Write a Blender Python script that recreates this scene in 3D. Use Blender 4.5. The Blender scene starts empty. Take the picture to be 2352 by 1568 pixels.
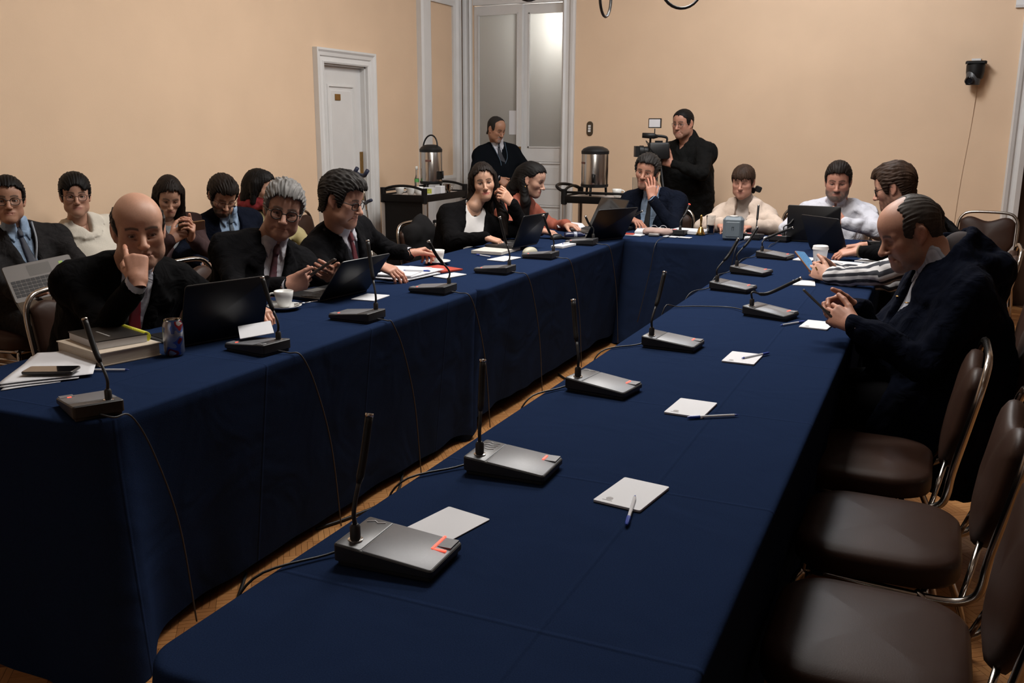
import bpy, math, random
import numpy as np
from mathutils import Matrix, Vector

random.seed(7)
SC = bpy.context.scene
COL = SC.collection
PI = math.pi

# ---------------------------------------------------------------- camera, world, exposure
cam_d = bpy.data.cameras.new('camera')
cam_d.sensor_width = 36.0
cam_d.lens = 36.0 * 2150.4 / 2352.0
cam_d.clip_start = 0.05
cam = bpy.data.objects.new('camera', cam_d)
COL.objects.link(cam)
_yaw, _pitch, _roll = math.radians(24.1735), math.radians(12.979), math.radians(-0.2557)
_f = Vector((-math.sin(_yaw) * math.cos(_pitch), math.cos(_yaw) * math.cos(_pitch), -math.sin(_pitch)))
_r0 = Vector((math.cos(_yaw), math.sin(_yaw), 0))
_d0 = _f.cross(_r0)
_r = _r0 * math.cos(_roll) + _d0 * math.sin(_roll)
_d = _d0 * math.cos(_roll) - _r0 * math.sin(_roll)
cam.matrix_world = Matrix((( _r.x, -_d.x, -_f.x, 0.0), (_r.y, -_d.y, -_f.y, 0.0), (_r.z, -_d.z, -_f.z, 1.50), (0, 0, 0, 1)))
SC.camera = cam
cam_d.dof.use_dof = False

world = bpy.data.worlds.new('world')
SC.world = world
world.use_nodes = True
world.node_tree.nodes['Background'].inputs[0].default_value = (0.55, 0.65, 0.8, 1)
world.node_tree.nodes['Background'].inputs[1].default_value = 0.4

SC.view_settings.view_transform = 'Standard'
SC.view_settings.look = 'None'
SC.view_settings.gamma = 1.0
SC.view_settings.use_curve_mapping = False
SC.view_settings.exposure = 0.0
SC.cycles.max_bounces = 5
SC.cycles.diffuse_bounces = 3
SC.cycles.glossy_bounces = 3
SC.cycles.transmission_bounces = 4
SC.cycles.caustics_reflective = False
SC.cycles.caustics_refractive = False

def lamp(name, kind, loc, energy, color=(1, 1, 1), size=0.3, size_y=None, rot=None, spread=None):
    d = bpy.data.lights.new(name, kind)
    d.energy = energy
    d.color = color
    if kind == 'AREA':
        d.size = size
        if size_y:
            d.shape = 'RECTANGLE'
            d.size_y = size_y
    else:
        d.shadow_soft_size = size
    o = bpy.data.objects.new(name, d)
    COL.objects.link(o)
    o.location = loc
    if rot:
        o.rotation_euler = rot
    return o

# soft cool fill lamp added behind the camera, set before unseen window bays (the window frames are built with the rear wall)
lamp('window_daylight', 'AREA', (-1.6, -2.84, 2.1), 12.0, (0.82, 0.91, 1.0), 2.6, 1.8, (math.radians(-90), 0, 0))

# ---------------------------------------------------------------- tags and objects
def tag(o, label=None, cat=None, group=None, kind=None):
    if label:
        o['label'] = label
    if cat:
        o['category'] = cat
    if group:
        o['group'] = group
    if kind:
        o['kind'] = kind
    return o

def empty(name, loc=(0, 0, 0), rz=0.0):
    o = bpy.data.objects.new(name, None)
    COL.objects.link(o)
    o.location = loc
    o.rotation_euler = (0, 0, rz)
    o.empty_display_size = 0.05
    return o

def mesh_np(name, V, Q, smooth=True, T=None):
    """mesh from numpy arrays: Q quads (n,4), T triangles (m,3)"""
    me = bpy.data.meshes.new(name)
    V = np.asarray(V, np.float32)
    nq = 0 if Q is None else len(Q)
    nt = 0 if T is None else len(T)
    me.vertices.add(len(V))
    me.vertices.foreach_set('co', V.ravel())
    loops = []
    if nq:
        loops.append(np.asarray(Q, np.int32).ravel())
    if nt:
        loops.append(np.asarray(T, np.int32).ravel())
    lv = np.concatenate(loops)
    me.loops.add(len(lv))
    me.loops.foreach_set('vertex_index', lv)
    me.polygons.add(nq + nt)
    st = np.concatenate([np.arange(nq) * 4, nq * 4 + np.arange(nt) * 3]).astype(np.int32)
    me.polygons.foreach_set('loop_start', st)
    me.polygons.foreach_set('use_smooth', np.full(nq + nt, smooth))
    me.update(calc_edges=True)
    return me

def link(name, me, mats=None, parent=None, loc=None, rot=None, mw=None):
    o = bpy.data.objects.new(name, me)
    COL.objects.link(o)
    if mats is not None:
        for m in (mats if isinstance(mats, (list, tuple)) else [mats]):
            if len(me.materials) == 0 or isinstance(mats, (list, tuple)):
                if len(me.materials) < (len(mats) if isinstance(mats, (list, tuple)) else 1):
                    me.materials.append(m)
    if parent is not None:
        o.parent = parent
    if loc is not None:
        o.location = loc
    if rot is not None:
        o.rotation_euler = rot
    if mw is not None:
        o.matrix_world = mw
    return o

def copy_tree(o, parent=None):
    c = o.copy()
    COL.objects.link(c)
    c.parent = parent
    for ch in list(o.children):
        copy_tree(ch, c)
    return c

class MB:
    """collects faces for one mesh object"""
    def __init__(s):
        s.v = []
        s.f = []
    def add(s, vs, fs):
        b = len(s.v)
        s.v += [tuple(p) for p in vs]
        s.f += [tuple(i + b for i in f) for f in fs]
        return s
    def box(s, c, size, M=None):
        x, y, z = [k / 2 for k in size]
        vs = [Vector((sx * x + c[0], sy * y + c[1], sz * z + c[2])) for sz in (-1, 1) for sx, sy in ((-1, -1), (1, -1), (1, 1), (-1, 1))]
        if M is not None:
            vs = [M @ v for v in vs]
        return s.add(vs, [(3, 2, 1, 0), (4, 5, 6, 7), (0, 1, 5, 4), (1, 2, 6, 5), (2, 3, 7, 6), (3, 0, 4, 7)])
    def loft(s, rings, cap0=True, cap1=True, closed=True, M=None):
        n = len(rings[0])
        vs = []
        for r in rings:
            vs += [Vector(p) for p in r]
        if M is not None:
            vs = [M @ v for v in vs]
        fs = []
        for k in range(len(rings) - 1):
            for i in range(n if closed else n - 1):
                j = (i + 1) % n
                fs.append((k * n + i, k * n + j, (k + 1) * n + j, (k + 1) * n + i))
        if cap0:
            fs.append(tuple(range(n - 1, -1, -1)))
        if cap1:
            fs.append(tuple((len(rings) - 1) * n + i for i in range(n)))
        return s.add(vs, fs)
    def tube(s, pts, r, n=8, caps=True):
        pts = [Vector(p) for p in pts]
        rs = r if isinstance(r, (list, tuple)) else [r] * len(pts)
        rings = []
        t0 = (pts[1] - pts[0]).normalized()
        a = t0.orthogonal().normalized()
        for i, p in enumerate(pts):
            t = (pts[min(i + 1, len(pts) - 1)] - pts[max(i - 1, 0)])
            if t.length < 1e-9:
                t = t0
            t.normalize()
            a = (a - t * a.dot(t))
            if a.length < 1e-6:
                a = t.orthogonal()
            a.normalize()
            b = t.cross(a)
            rings.append([p + (a * math.cos(2 * PI * k / n) + b * math.sin(2 * PI * k / n)) * rs[i] for k in range(n)])
        return s.loft(rings, caps, caps)
    def lathe(s, prof, n=24, c=(0, 0, 0), M=None, cap0=True, cap1=True):
        rings = [[(c[0] + r * math.cos(2 * PI * k / n), c[1] + r * math.sin(2 * PI * k / n), c[2] + z) for k in range(n)] for r, z in prof]
        return s.loft(rings, cap0, cap1, True, M)
    def slab(s, outline, steps, M=None):
        """outline(inset) -> 2D points; steps: list of (inset, z)"""
        return s.loft([[(x, y, z) for x, y in outline(i)] for i, z in steps], M=M)
    def build(s, name, mats=None, parent=None, smooth=False, loc=None, rot=None, mw=None, angle=None):
        me = bpy.data.meshes.new(name)
        me.from_pydata([tuple(p) for p in s.v], [], s.f)
        me.update()
        if smooth:
            me.polygons.foreach_set('use_smooth', [True] * len(me.polygons))
            if angle:
                me.set_sharp_from_angle(angle=math.radians(angle))
        return link(name, me, mats, parent, loc, rot, mw)

def rrect(w, d, r, n=5, taper=0.0):
    """rounded rectangle outline as a function of inset; taper narrows the +y end"""
    def f(i):
        ww, dd, rr = w / 2 - i, d / 2 - i, max(r - i, 0.0005)
        out = []
        for cx, cy, a0 in ((ww - rr, -dd + rr, -90), (ww - rr, dd - rr, 0), (-ww + rr, dd - rr, 90), (-ww + rr, -dd + rr, 180)):
            for k in range(n + 1):
                a = math.radians(a0 + 90 * k / n)
                x, y = cx + rr * math.cos(a), cy + rr * math.sin(a)
                x *= 1 - taper * (y / d + 0.5)
                out.append((x, y))
        return out
    return f

def bez(p0, p1, p2, p3, n=12):
    p0, p1, p2, p3 = [Vector(p) for p in (p0, p1, p2, p3)]
    return [p0 * (1 - t) ** 3 + p1 * 3 * t * (1 - t) ** 2 + p2 * 3 * t * t * (1 - t) + p3 * t ** 3 for t in [i / n for i in range(n + 1)]]

def spline(pts, n=6):
    pts = [Vector(p) for p in pts]
    P = [pts[0] * 2 - pts[1]] + pts + [pts[-1] * 2 - pts[-2]]
    out = []
    for i in range(1, len(P) - 2):
        for k in range(n):
            t = k / n
            out.append(0.5 * ((2 * P[i]) + (P[i + 1] - P[i - 1]) * t + (2 * P[i - 1] - 5 * P[i] + 4 * P[i + 1] - P[i + 2]) * t * t + (3 * P[i] - P[i - 1] - 3 * P[i + 1] + P[i + 2]) * t ** 3))
    out.append(pts[-1])
    return out

# ---------------------------------------------------------------- materials
def _n(nt, typ, **kw):
    n = nt.nodes.new(typ)
    for k, v in kw.items():
        if hasattr(n, k):
            setattr(n, k, v)
    return n

MATS = {}
def mat(name, color, rough=0.6, metal=0.0, var=0.0, var_scale=20.0, bump=0.0, bump_scale=80.0, stretch=None, spec=0.5,
        emit=None, emit_s=0.0, attr=False, sheen=0.0, coat=0.0, trans=0.0, alpha=None, detail=2.0, bump_dist=0.002, fold=0.0, fold_scale=11.0):
    if name in MATS:
        return MATS[name]
    m = bpy.data.materials.new(name)
    m.use_nodes = True
    nt = m.node_tree
    b = nt.nodes['Principled BSDF']
    b.inputs['Base Color'].default_value = (*color, 1)
    b.inputs['Roughness'].default_value = rough
    b.inputs['Metallic'].default_value = metal
    b.inputs['Specular IOR Level'].default_value = spec
    if sheen:
        b.inputs['Sheen Weight'].default_value = sheen
        b.inputs['Sheen Roughness'].default_value = 0.5
    if coat:
        b.inputs['Coat Weight'].default_value = coat
    if trans:
        b.inputs['Transmission Weight'].default_value = trans
    if emit:
        b.inputs['Emission Color'].default_value = (*emit, 1)
        b.inputs['Emission Strength'].default_value = emit_s
    tc = None
    def coords():
        tcn = _n(nt, 'ShaderNodeTexCoord')
        mp = _n(nt, 'ShaderNodeMapping')
        nt.links.new(tcn.outputs['Object'], mp.inputs['Vector'])
        if stretch:
            mp.inputs['Scale'].default_value = stretch
        return mp
    if attr:
        a = _n(nt, 'ShaderNodeVertexColor')
        a.layer_name = 'Col'
        src = a.outputs['Color']
    else:
        src = None
    if var or bump or fold:
        tc = coords()
    if var:
        nz = _n(nt, 'ShaderNodeTexNoise')
        nz.inputs['Scale'].default_value = var_scale
        nz.inputs['Detail'].default_value = detail
        nt.links.new(tc.outputs[0], nz.inputs['Vector'])
        mr = _n(nt, 'ShaderNodeMapRange')
        mr.inputs['From Min'].default_value = 0.25
        mr.inputs['From Max'].default_value = 0.75
        mr.inputs['To Min'].default_value = 1 - var
        mr.inputs['To Max'].default_value = 1 + var
        nt.links.new(nz.outputs['Fac'], mr.inputs['Value'])
        mx = _n(nt, 'ShaderNodeVectorMath', operation='SCALE')
        if src is not None:
            nt.links.new(src, mx.inputs[0])
        else:
            mx.inputs[0].default_value = color
        nt.links.new(mr.outputs[0], mx.inputs['Scale'])
        src = mx.outputs[0]
    if src is not None:
        nt.links.new(src, b.inputs['Base Color'])
    if bump:
        nb = _n(nt, 'ShaderNodeTexNoise')
        nb.inputs['Scale'].default_value = bump_scale
        nb.inputs['Detail'].default_value = detail
        nt.links.new(tc.outputs[0], nb.inputs['Vector'])
        bp = _n(nt, 'ShaderNodeBump')
        bp.inputs['Strength'].default_value = bump
        bp.inputs['Distance'].default_value = bump_dist
        nt.links.new(nb.outputs['Fac'], bp.inputs['Height'])
        nt.links.new(bp.outputs[0], b.inputs['Normal'])
    if fold:
        nf = _n(nt, 'ShaderNodeTexNoise')
        nf.inputs['Scale'].default_value = fold_scale
        nf.inputs['Detail'].default_value = 2.5
        nf.inputs['Distortion'].default_value = 1.6
        nt.links.new(tc.outputs[0], nf.inputs['Vector'])
        bf = _n(nt, 'ShaderNodeBump')
        bf.inputs['Strength'].default_value = fold
        bf.inputs['Distance'].default_value = .03
        nt.links.new(nf.outputs['Fac'], bf.inputs['Height'])
        if bump:
            nt.links.new(bp.outputs[0], bf.inputs['Normal'])
        nt.links.new(bf.outputs[0], b.inputs['Normal'])
    if emit and emit_s < 5:
        m.cycles.emission_sampling = 'NONE'
    MATS[name] = m
    return m

# ---------------------------------------------------------------- signed distance fields -> one continuous surface
class Field:
    def __init__(s, lo, hi, h):
        s.h = h
        s.lo = np.asarray(lo, float)
        s.n = np.maximum(4, np.ceil((np.asarray(hi, float) - s.lo) / h).astype(int) + 1)
        s.ax = [np.float32(s.lo[i]) + np.float32(h) * np.arange(s.n[i], dtype=np.float32) for i in range(3)]
        s.d = np.full(tuple(s.n), 1.0, np.float32)
    def _sl(s, lo, hi):
        a = np.clip(np.floor((np.asarray(lo) - s.lo) / s.h).astype(int), 0, s.n)
        b = np.clip(np.ceil((np.asarray(hi) - s.lo) / s.h).astype(int) + 1, 0, s.n)
        if np.any(b <= a):
            return None
        return tuple(slice(int(a[i]), int(b[i])) for i in range(3))
    def _xyz(s, sl):
        return s.ax[0][sl[0]][:, None, None], s.ax[1][sl[1]][None, :, None], s.ax[2][sl[2]][None, None, :]
    def put(s, prim, k=0.02, op='add', inf=0.0):
        fn, lo, hi = prim
        m = k + 2 * s.h + max(inf, 0)
        sl = s._sl(np.asarray(lo) - m, np.asarray(hi) + m)
        if sl is None:
            return s
        X, Y, Z = s._xyz(sl)
        b = (fn(X, Y, Z) - inf).astype(np.float32)
        a = s.d[sl]
        if op == 'add':
            if k <= 0:
                s.d[sl] = np.minimum(a, b)
            else:
                hh = np.maximum(k - np.abs(a - b), 0) / k
                s.d[sl] = np.minimum(a, b) - hh * hh * (k * 0.25)
        elif op == 'sub':
            b = -b
            if k <= 0:
                s.d[sl] = np.maximum(a, b)
            else:
                hh = np.maximum(k - np.abs(a - b), 0) / k
                s.d[sl] = np.maximum(a, b) + hh * hh * (k * 0.25)
        return s
    def noise(s, amp, freq, seed=0, aniso=(1, 1, 1), oct=2, ridge=True):
        rs = np.random.RandomState(seed)
        X, Y, Z = s._xyz((slice(None),) * 3)
        m = np.abs(s.d) < 0.04
        if not m.any():
            return s
        idx = np.nonzero(m)
        P = np.stack([s.ax[i][idx[i]] * aniso[i] for i in range(3)], 1)
        tot = np.zeros(len(P), np.float32)
        f, a = freq, amp
        for o in range(oct):
            acc = 0
            for q in range(5):
                kv = rs.normal(size=3)
                kv = kv / np.linalg.norm(kv) * f * rs.uniform(0.7, 1.4)
                acc = acc + (1.0 - 1.6 * np.abs(np.sin(0.5 * (P @ kv) + rs.uniform(0, 6.28) + 0.7 * np.sin(P @ (kv[[1, 2, 0]] * 0.6)))) if ridge else np.sin(P @ kv + rs.uniform(0, 6.28)))
            tot += a * acc / 2.2
            f *= 2.1
            a *= 0.5
        s.d[idx] += tot.astype(np.float32)
        return s
    def surf(s):
        d = s.d
        neg = d < 0
        c = np.zeros(tuple(s.n - 1), np.uint8)
        for i in (0, 1):
            for j in (0, 1):
                for k in (0, 1):
                    c += neg[i:d.shape[0] - 1 + i, j:d.shape[1] - 1 + j, k:d.shape[2] - 1 + k]
        act = (c > 0) & (c < 8)
        I = np.argwhere(act)
        if len(I) == 0:
            return np.zeros((0, 3)), np.zeros((0, 4), int)
        idx = np.full(act.shape, -1, np.int32)
        idx[act] = np.arange(len(I))
        acc = np.zeros((len(I), 3))
        cnt = np.zeros(len(I))
        cor = [(a, b, e) for a in (0, 1) for b in (0, 1) for e in (0, 1)]
        val = {q: d[I[:, 0] + q[0], I[:, 1] + q[1], I[:, 2] + q[2]] for q in cor}
        for q in cor:
            for ax in range(3):
                if q[ax] == 0:
                    q2 = tuple(q[t] + (1 if t == ax else 0) for t in range(3))
                    a, b = val[q], val[q2]
                    m = (a < 0) != (b < 0)
                    t = a[m] / (a[m] - b[m])
                    p = np.tile(np.array(q, float), (m.sum(), 1))
                    p[:, ax] += t
                    acc[m] += p
                    cnt[m] += 1
        V = s.lo + (I + acc / cnt[:, None]) * s.h
        Q = []
        for ax in range(3):
            o1, o2 = (ax + 1) % 3, (ax + 2) % 3
            sa = [slice(None)] * 3
            sb = [slice(None)] * 3
            sa[ax] = slice(0, -1)
            sb[ax] = slice(1, None)
            for t in (o1, o2):
                sa[t] = slice(1, -1)
                sb[t] = slice(1, -1)
            A, B = neg[tuple(sa)], neg[tuple(sb)]
            for flip in (0, 1):
                E = np.argwhere((A & ~B) if flip == 0 else (~A & B))
                if len(E) == 0:
                    continue
                E[:, o1] += 1
                E[:, o2] += 1
                def cell(u, v):
                    e = E.copy()
                    e[:, o1] -= u
                    e[:, o2] -= v
                    return idx[e[:, 0], e[:, 1], e[:, 2]]
                q = np.stack([cell(1, 1), cell(0, 1), cell(0, 0), cell(1, 0)], 1)
                if flip:
                    q = q[:, ::-1]
                Q.append(q)
        Q = np.concatenate(Q)
        Q = Q[(Q >= 0).all(1)]
        return V, Q

def smooth_mesh(V, Q, it=1, lam=0.5):
    for _ in range(it):
        acc = np.zeros_like(V)
        cnt = np.zeros(len(V))
        for a in range(4):
            i, j = Q[:, a], Q[:, (a + 1) % 4]
            for ax in range(3):
                acc[:, ax] += np.bincount(i, V[j, ax], len(V)) + np.bincount(j, V[i, ax], len(V))
            cnt += np.bincount(i, minlength=len(V)) + np.bincount(j, minlength=len(V))
        V = V * (1 - lam) + lam * acc / np.maximum(cnt, 1)[:, None]
    return V

def v3(*a):
    return np.array(a, float)

def cone(a, b, ra, rb):
    """tapered capsule"""
    a, b = np.asarray(a, float), np.asarray(b, float)
    ab = b - a
    L2 = max(ab @ ab, 1e-9)
    def fn(X, Y, Z):
        px, py, pz = X - a[0], Y - a[1], Z - a[2]
        t = np.clip((px * ab[0] + py * ab[1] + pz * ab[2]) / L2, 0, 1)
        return np.sqrt((px - t * ab[0]) ** 2 + (py - t * ab[1]) ** 2 + (pz - t * ab[2]) ** 2) - (ra + (rb - ra) * t)
    R = max(ra, rb)
    return fn, np.minimum(a, b) - R, np.maximum(a, b) + R

def fcone(a, b, ra, rb, ax, s):
    """tapered capsule squashed along the unit axis ax by factor s (<1 flatter)"""
    a, b, ax = np.asarray(a, float), np.asarray(b, float), np.asarray(ax, float)
    ab = b - a
    ab = ab - ax * (ab @ ax) * 0
    L2 = max(ab @ ab, 1e-9)
    def fn(X, Y, Z):
        px, py, pz = X - a[0], Y - a[1], Z - a[2]
        t = np.clip((px * ab[0] + py * ab[1] + pz * ab[2]) / L2, 0, 1)
        qx, qy, qz = px - t * ab[0], py - t * ab[1], pz - t * ab[2]
        e = qx * ax[0] + qy * ax[1] + qz * ax[2]
        g = e * (1 / s - 1)
        qx, qy, qz = qx + g * ax[0], qy + g * ax[1], qz + g * ax[2]
        l = np.sqrt(qx ** 2 + qy ** 2 + qz ** 2)
        r = ra + (rb - ra) * t
        return (l - r) * (s + (1 - s) * 0.45)
    R = max(ra, rb)
    return fn, np.minimum(a, b) - R, np.maximum(a, b) + R

def ell(c, r, M=None):
    c, r = np.asarray(c, float), np.asarray(r, float)
    def fn(X, Y, Z):
        x, y, z = X - c[0], Y - c[1], Z - c[2]
        if M is not None:
            x, y, z = (M[0][0] * x + M[1][0] * y + M[2][0] * z, M[0][1] * x + M[1][1] * y + M[2][1] * z, M[0][2] * x + M[1][2] * y + M[2][2] * z)
        k0 = np.sqrt((x / r[0]) ** 2 + (y / r[1]) ** 2 + (z / r[2]) ** 2)
        k1 = np.sqrt((x / r[0] ** 2) ** 2 + (y / r[1] ** 2) ** 2 + (z / r[2] ** 2) ** 2)
        return k0 * (k0 - 1) / np.maximum(k1, 1e-6)
    R = r.max() if M is not None else r
    return fn, c - R, c + R

def poly_sd(u, v, poly):
    """2D signed distance to a polygon (negative inside)"""
    P = np.asarray(poly, float)
    n = len(P)
    d = np.full(np.broadcast(u, v).shape, 1e9)
    sgn = np.ones(d.shape)
    for i in range(n):
        j = (i - 1) % n
        e = P[j] - P[i]
        wx, wy = u - P[i][0], v - P[i][1]
        t = np.clip((wx * e[0] + wy * e[1]) / (e @ e), 0, 1)
        d = np.minimum(d, (wx - e[0] * t) ** 2 + (wy - e[1] * t) ** 2)
        c1, c2, c3 = v >= P[i][1], v < P[j][1], e[0] * wy > e[1] * wx
        fl = (c1 & c2 & c3) | (~c1 & ~c2 & ~c3)
        sgn = np.where(fl, -sgn, sgn)
    return sgn * np.sqrt(d)
# ---------------------------------------------------------------- the room
XL, YB, XR, YF, ZC = -4.608, 9.0, 2.6, -3.0, 3.9
M_WALL = mat('wall_peach', (.66, .477, .328), .85, var=.03, var_scale=3.0, bump=.25, bump_scale=140, bump_dist=.001)
M_WHITE = mat('trim_white', (.62, .61, .60), .45, var=.03, var_scale=6, bump=.08, bump_scale=60)
M_CEIL = mat('ceiling_white', (.72, .70, .66), .9)
M_BRASS = mat('brass', (.33, .19, .06), .4, .85, var=.15, var_scale=40)
M_DARKWOOD = mat('dark_wood', (.028, .012, .007), .4, var=.3, var_scale=14, stretch=(6, 6, .6))
M_BLACK = mat('black_plastic', (.007, .007, .0075), .45, bump=.1, bump_scale=600, spec=.3)
M_CHROME = mat('chrome', (.62, .60, .57), .12, 1.0)
M_STEEL = mat('brushed_steel', (.46, .44, .42), .22, 1.0, var=.06, var_scale=50, stretch=(30, 30, .6))

def S(name, mb, m, parent=None, **kw):
    o = mb.build(name, m, parent, **kw)
    if parent is None:
        o['kind'] = 'structure'
    return o

def wall_x(name, x0, x1, ya, yb, z0, z1, holes):
    """wall slab between x0 and x1 running along y, with rectangular holes (y0,y1,z0,z1) cut out"""
    mb = MB()
    ys = sorted({ya, yb} | {h[0] for h in holes} | {h[1] for h in holes})
    for a, b in zip(ys[:-1], ys[1:]):
        c = (a + b) / 2
        zs = [z0]
        segs = []
        cur = z0
        for h in sorted([h for h in holes if h[0] < c < h[1]], key=lambda h: h[2]):
            if h[2] > cur:
                segs.append((cur, h[2]))
            cur = h[3]
        if cur < z1:
            segs.append((cur, z1))
        for s0, s1 in segs:
            mb.box(((x0 + x1) / 2, c, (s0 + s1) / 2), (abs(x1 - x0), b - a, s1 - s0))
    return S(name, mb, M_WALL)

def wall_y(name, y0, y1, xa, xb, z0, z1, holes):
    mb = MB()
    xs = sorted({xa, xb} | {h[0] for h in holes} | {h[1] for h in holes})
    for a, b in zip(xs[:-1], xs[1:]):
        c = (a + b) / 2
        cur, segs = z0, []
        for h in sorted([h for h in holes if h[0] < c < h[1]], key=lambda h: h[2]):
            if h[2] > cur:
                segs.append((cur, h[2]))
            cur = h[3]
        if cur < z1:
            segs.append((cur, z1))
        for s0, s1 in segs:
            mb.box((c, (y0 + y1) / 2, (s0 + s1) / 2), (b - a, abs(y1 - y0), s1 - s0))
    return S(name, mb, M_WALL)

D1 = (6.505, 7.140, 0.0, 1.985)                 # side door opening (y0,y1,z0,z1)
wall_x('wall_left', XL - .25, XL, YF, YB + .2, 0, ZC, [D1])
DB = (-4.50, -3.50, 0.0, 3.05)                  # double door opening in the back wall
DR = (.635, 1.60, 0.0, 2.45)
wall_y('wall_back', YB, YB + .2, XL, XR + .2, 0, ZC, [DB, DR])
wall_x('wall_right', XR, XR + .2, YF, YB, 0, ZC, []).data.materials[0] = mat('panelled_brown', (.16, .09, .05), .5, var=.2, var_scale=4)  # unseen wall made dark brown to cut bounce light on the skirts
WIN = [(-2.85, -1.75, .95, 3.1), (-1.45, -.35, .95, 3.1)]  # unseen window bays added to go with the rear fill lamp
wall_y('wall_front', YF - .2, YF, XL, XR, 0, ZC, WIN)
S('ceiling', MB().box(((XL + XR) / 2, (YF + YB) / 2, ZC + .05), (XR - XL + .5, YB - YF + .5, .1)), M_CEIL)
for i, (a, b, z0, z1) in enumerate(WIN):
    w = tag(empty('window_%d' % (i + 1), ((a + b) / 2, YF - .06, z0)), kind='structure')
    mb = MB()
    cw, hh = (b - a), z1 - z0
    for x in (-cw / 2 + .03, cw / 2 - .03, 0):
        mb.box((x, 0, hh / 2), (.06, .06, hh))
    for z in (.03, hh - .03, hh * .66):
        mb.box((0, 0, z), (cw, .058, .06))
    mb.build('window_frame', M_WHITE, w)

# mouldings
def bar_profile(mb, a, b, w_dir, n_dir, width, prof, mit=(0, 0)):
    """moulding from a to b: profile of (across 0..1, height) pairs; mit lengthens the ends at 45 degrees"""
    a, b, w, n = [Vector(t) for t in (a, b, w_dir, n_dir)]
    d = (b - a).normalized()
    r0 = [a + w * (u * width) + n * hgt - d * (mit[0] * u * width) for u, hgt in prof]
    r1 = [b + w * (u * width) + n * hgt + d * (mit[1] * u * width) for u, hgt in prof]
    mb.loft([r0, r1], True, True)
PROF = [(0, 0), (0, .028), (.10, .034), (.16, .022), (.42, .018), (.5, .030), (.72, .034), (.86, .046), (1, .046), (1, 0)]

def frame_mould(name, p00, p10, p11, p01, ndir, width, m=M_WHITE, sides='LTR', kind=True):
    """architrave round an opening; inner corners bottom-left, bottom-right, top-right, top-left"""
    mb = MB()
    p00, p10, p11, p01 = [Vector(p) for p in (p00, p10, p11, p01)]
    ax = (p10 - p00).normalized()
    up = Vector((0, 0, 1))
    if 'L' in sides:
        bar_profile(mb, p00, p01, -ax, ndir, width, PROF, (0, 1))
    if 'R' in sides:
        bar_profile(mb, p10, p11, ax, ndir, width, PROF, (0, 1))
    if 'T' in sides:
        bar_profile(mb, p01, p11, up, ndir, width, PROF, (1, 1))
    if 'B' in sides:
        bar_profile(mb, p00 - ax * width, p10 + ax * width, -up, ndir, width, PROF)
    o = mb.build(name, m)
    if kind:
        o['kind'] = 'structure'
    return o

# side door in the left wall
frame_mould('trim_1', (XL, D1[0], 0), (XL, D1[1], 0), (XL, D1[1], D1[3]), (XL, D1[0], D1[3]), (1, 0, 0), .115)
mb = MB()
for y in (D1[0] + .006, D1[1] - .006):
    mb.box((XL - .10, y, D1[3] / 2), (.20, .012, D1[3]))
mb.box((XL - .10, (D1[0] + D1[1]) / 2, D1[3] - .006), (.20, D1[1] - D1[0], .012))
S('trim_2', mb, M_WHITE)
d1 = tag(empty('door_1', (XL - .045, (D1[0] + D1[1]) / 2, 0)), 'white panelled side door with a small brass plate', kind='structure')
wd = D1[1] - D1[0]
MB().box((-.02, 0, D1[3] / 2), (.04, wd, D1[3])).build('door_leaf', M_WHITE, d1)
def panel_mould(par, yc, zc, w, h, name='door_panel', m=M_WHITE, axis='x', off=0.0):
    mb = MB()
    rings = []
    for i, t in ((0, 0), (.004, .012), (.020, .014), (.030, -.004), (.042, -.004), (.055, .006)):
        ww, hh = w / 2 - i, h / 2 - i
        if axis == 'x':
            rings.append([(off + t, yc + a * ww, zc + b * hh) for a, b in ((-1, -1), (1, -1), (1, 1), (-1, 1))])
        else:
            rings.append([(yc + a * ww, off - t, zc + b * hh) for a, b in ((-1, -1), (1, -1), (1, 1), (-1, 1))])
    mb.loft(rings, False, True)
    return mb.build(name, m, par)
panel_mould(d1, 0, 1.25, .40, 1.16)
panel_mould(d1, 0, .36, .40, .46)
MB().box((.010, -.055, 1.725), (.006, .075, .05)).build('number_plate', M_BRASS, d1)
MB().box((.004, .285, 1.06), (.008, .045, .42)).build('push_plate', M_BRASS, d1)

# blind panelled opening between the side door and the corner
tb = tag(empty('trim_3', (XL, 8.50, 0)), 'tall white framed niche in the peach wall by the corner', kind='structure')
mb = MB()
bar_profile(mb, (0, -.21, 0), (0, -.21, ZC), (0, -1, 0), (1, 0, 0), .245, [(0, 0), (0, .02), (.1, .03), (.25, .03), (.3, .05), (.62, .05), (.66, .065), (.9, .065), (1, .05), (1, 0)])
mb.build('side_post', M_WHITE, tb)
mb = MB()
bar_profile(mb, (0, .40, 0), (0, .40, ZC), (0, -1, 0), (1, 0, 0), .15, [(0, 0), (0, .03), (.2, .05), (.6, .05), (.75, .03), (1, .02), (1, 0)])
mb.build('side_post', M_WHITE, tb)
mb = MB()
bar_profile(mb, (0, -.21, 1.0), (0, .27, 1.0), (0, 0, -1), (1, 0, 0), .10, [(0, 0), (0, .02), (.3, .03), (.6, .025), (1, .02), (1, 0)])
mb.box((.008, .03, .45), (.014, .48, .9))
mb.build('lower_panel', M_WHITE, tb)
mb = MB()
bar_profile(mb, (0, -.21, 2.66), (0, .27, 2.66), (0, 0, 1), (1, 0, 0), .14, [(0, 0), (0, .02), (.3, .03), (.6, .035), (1, .05), (1, 0)])
mb.build('top_rail', M_WHITE, tb)

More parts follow.
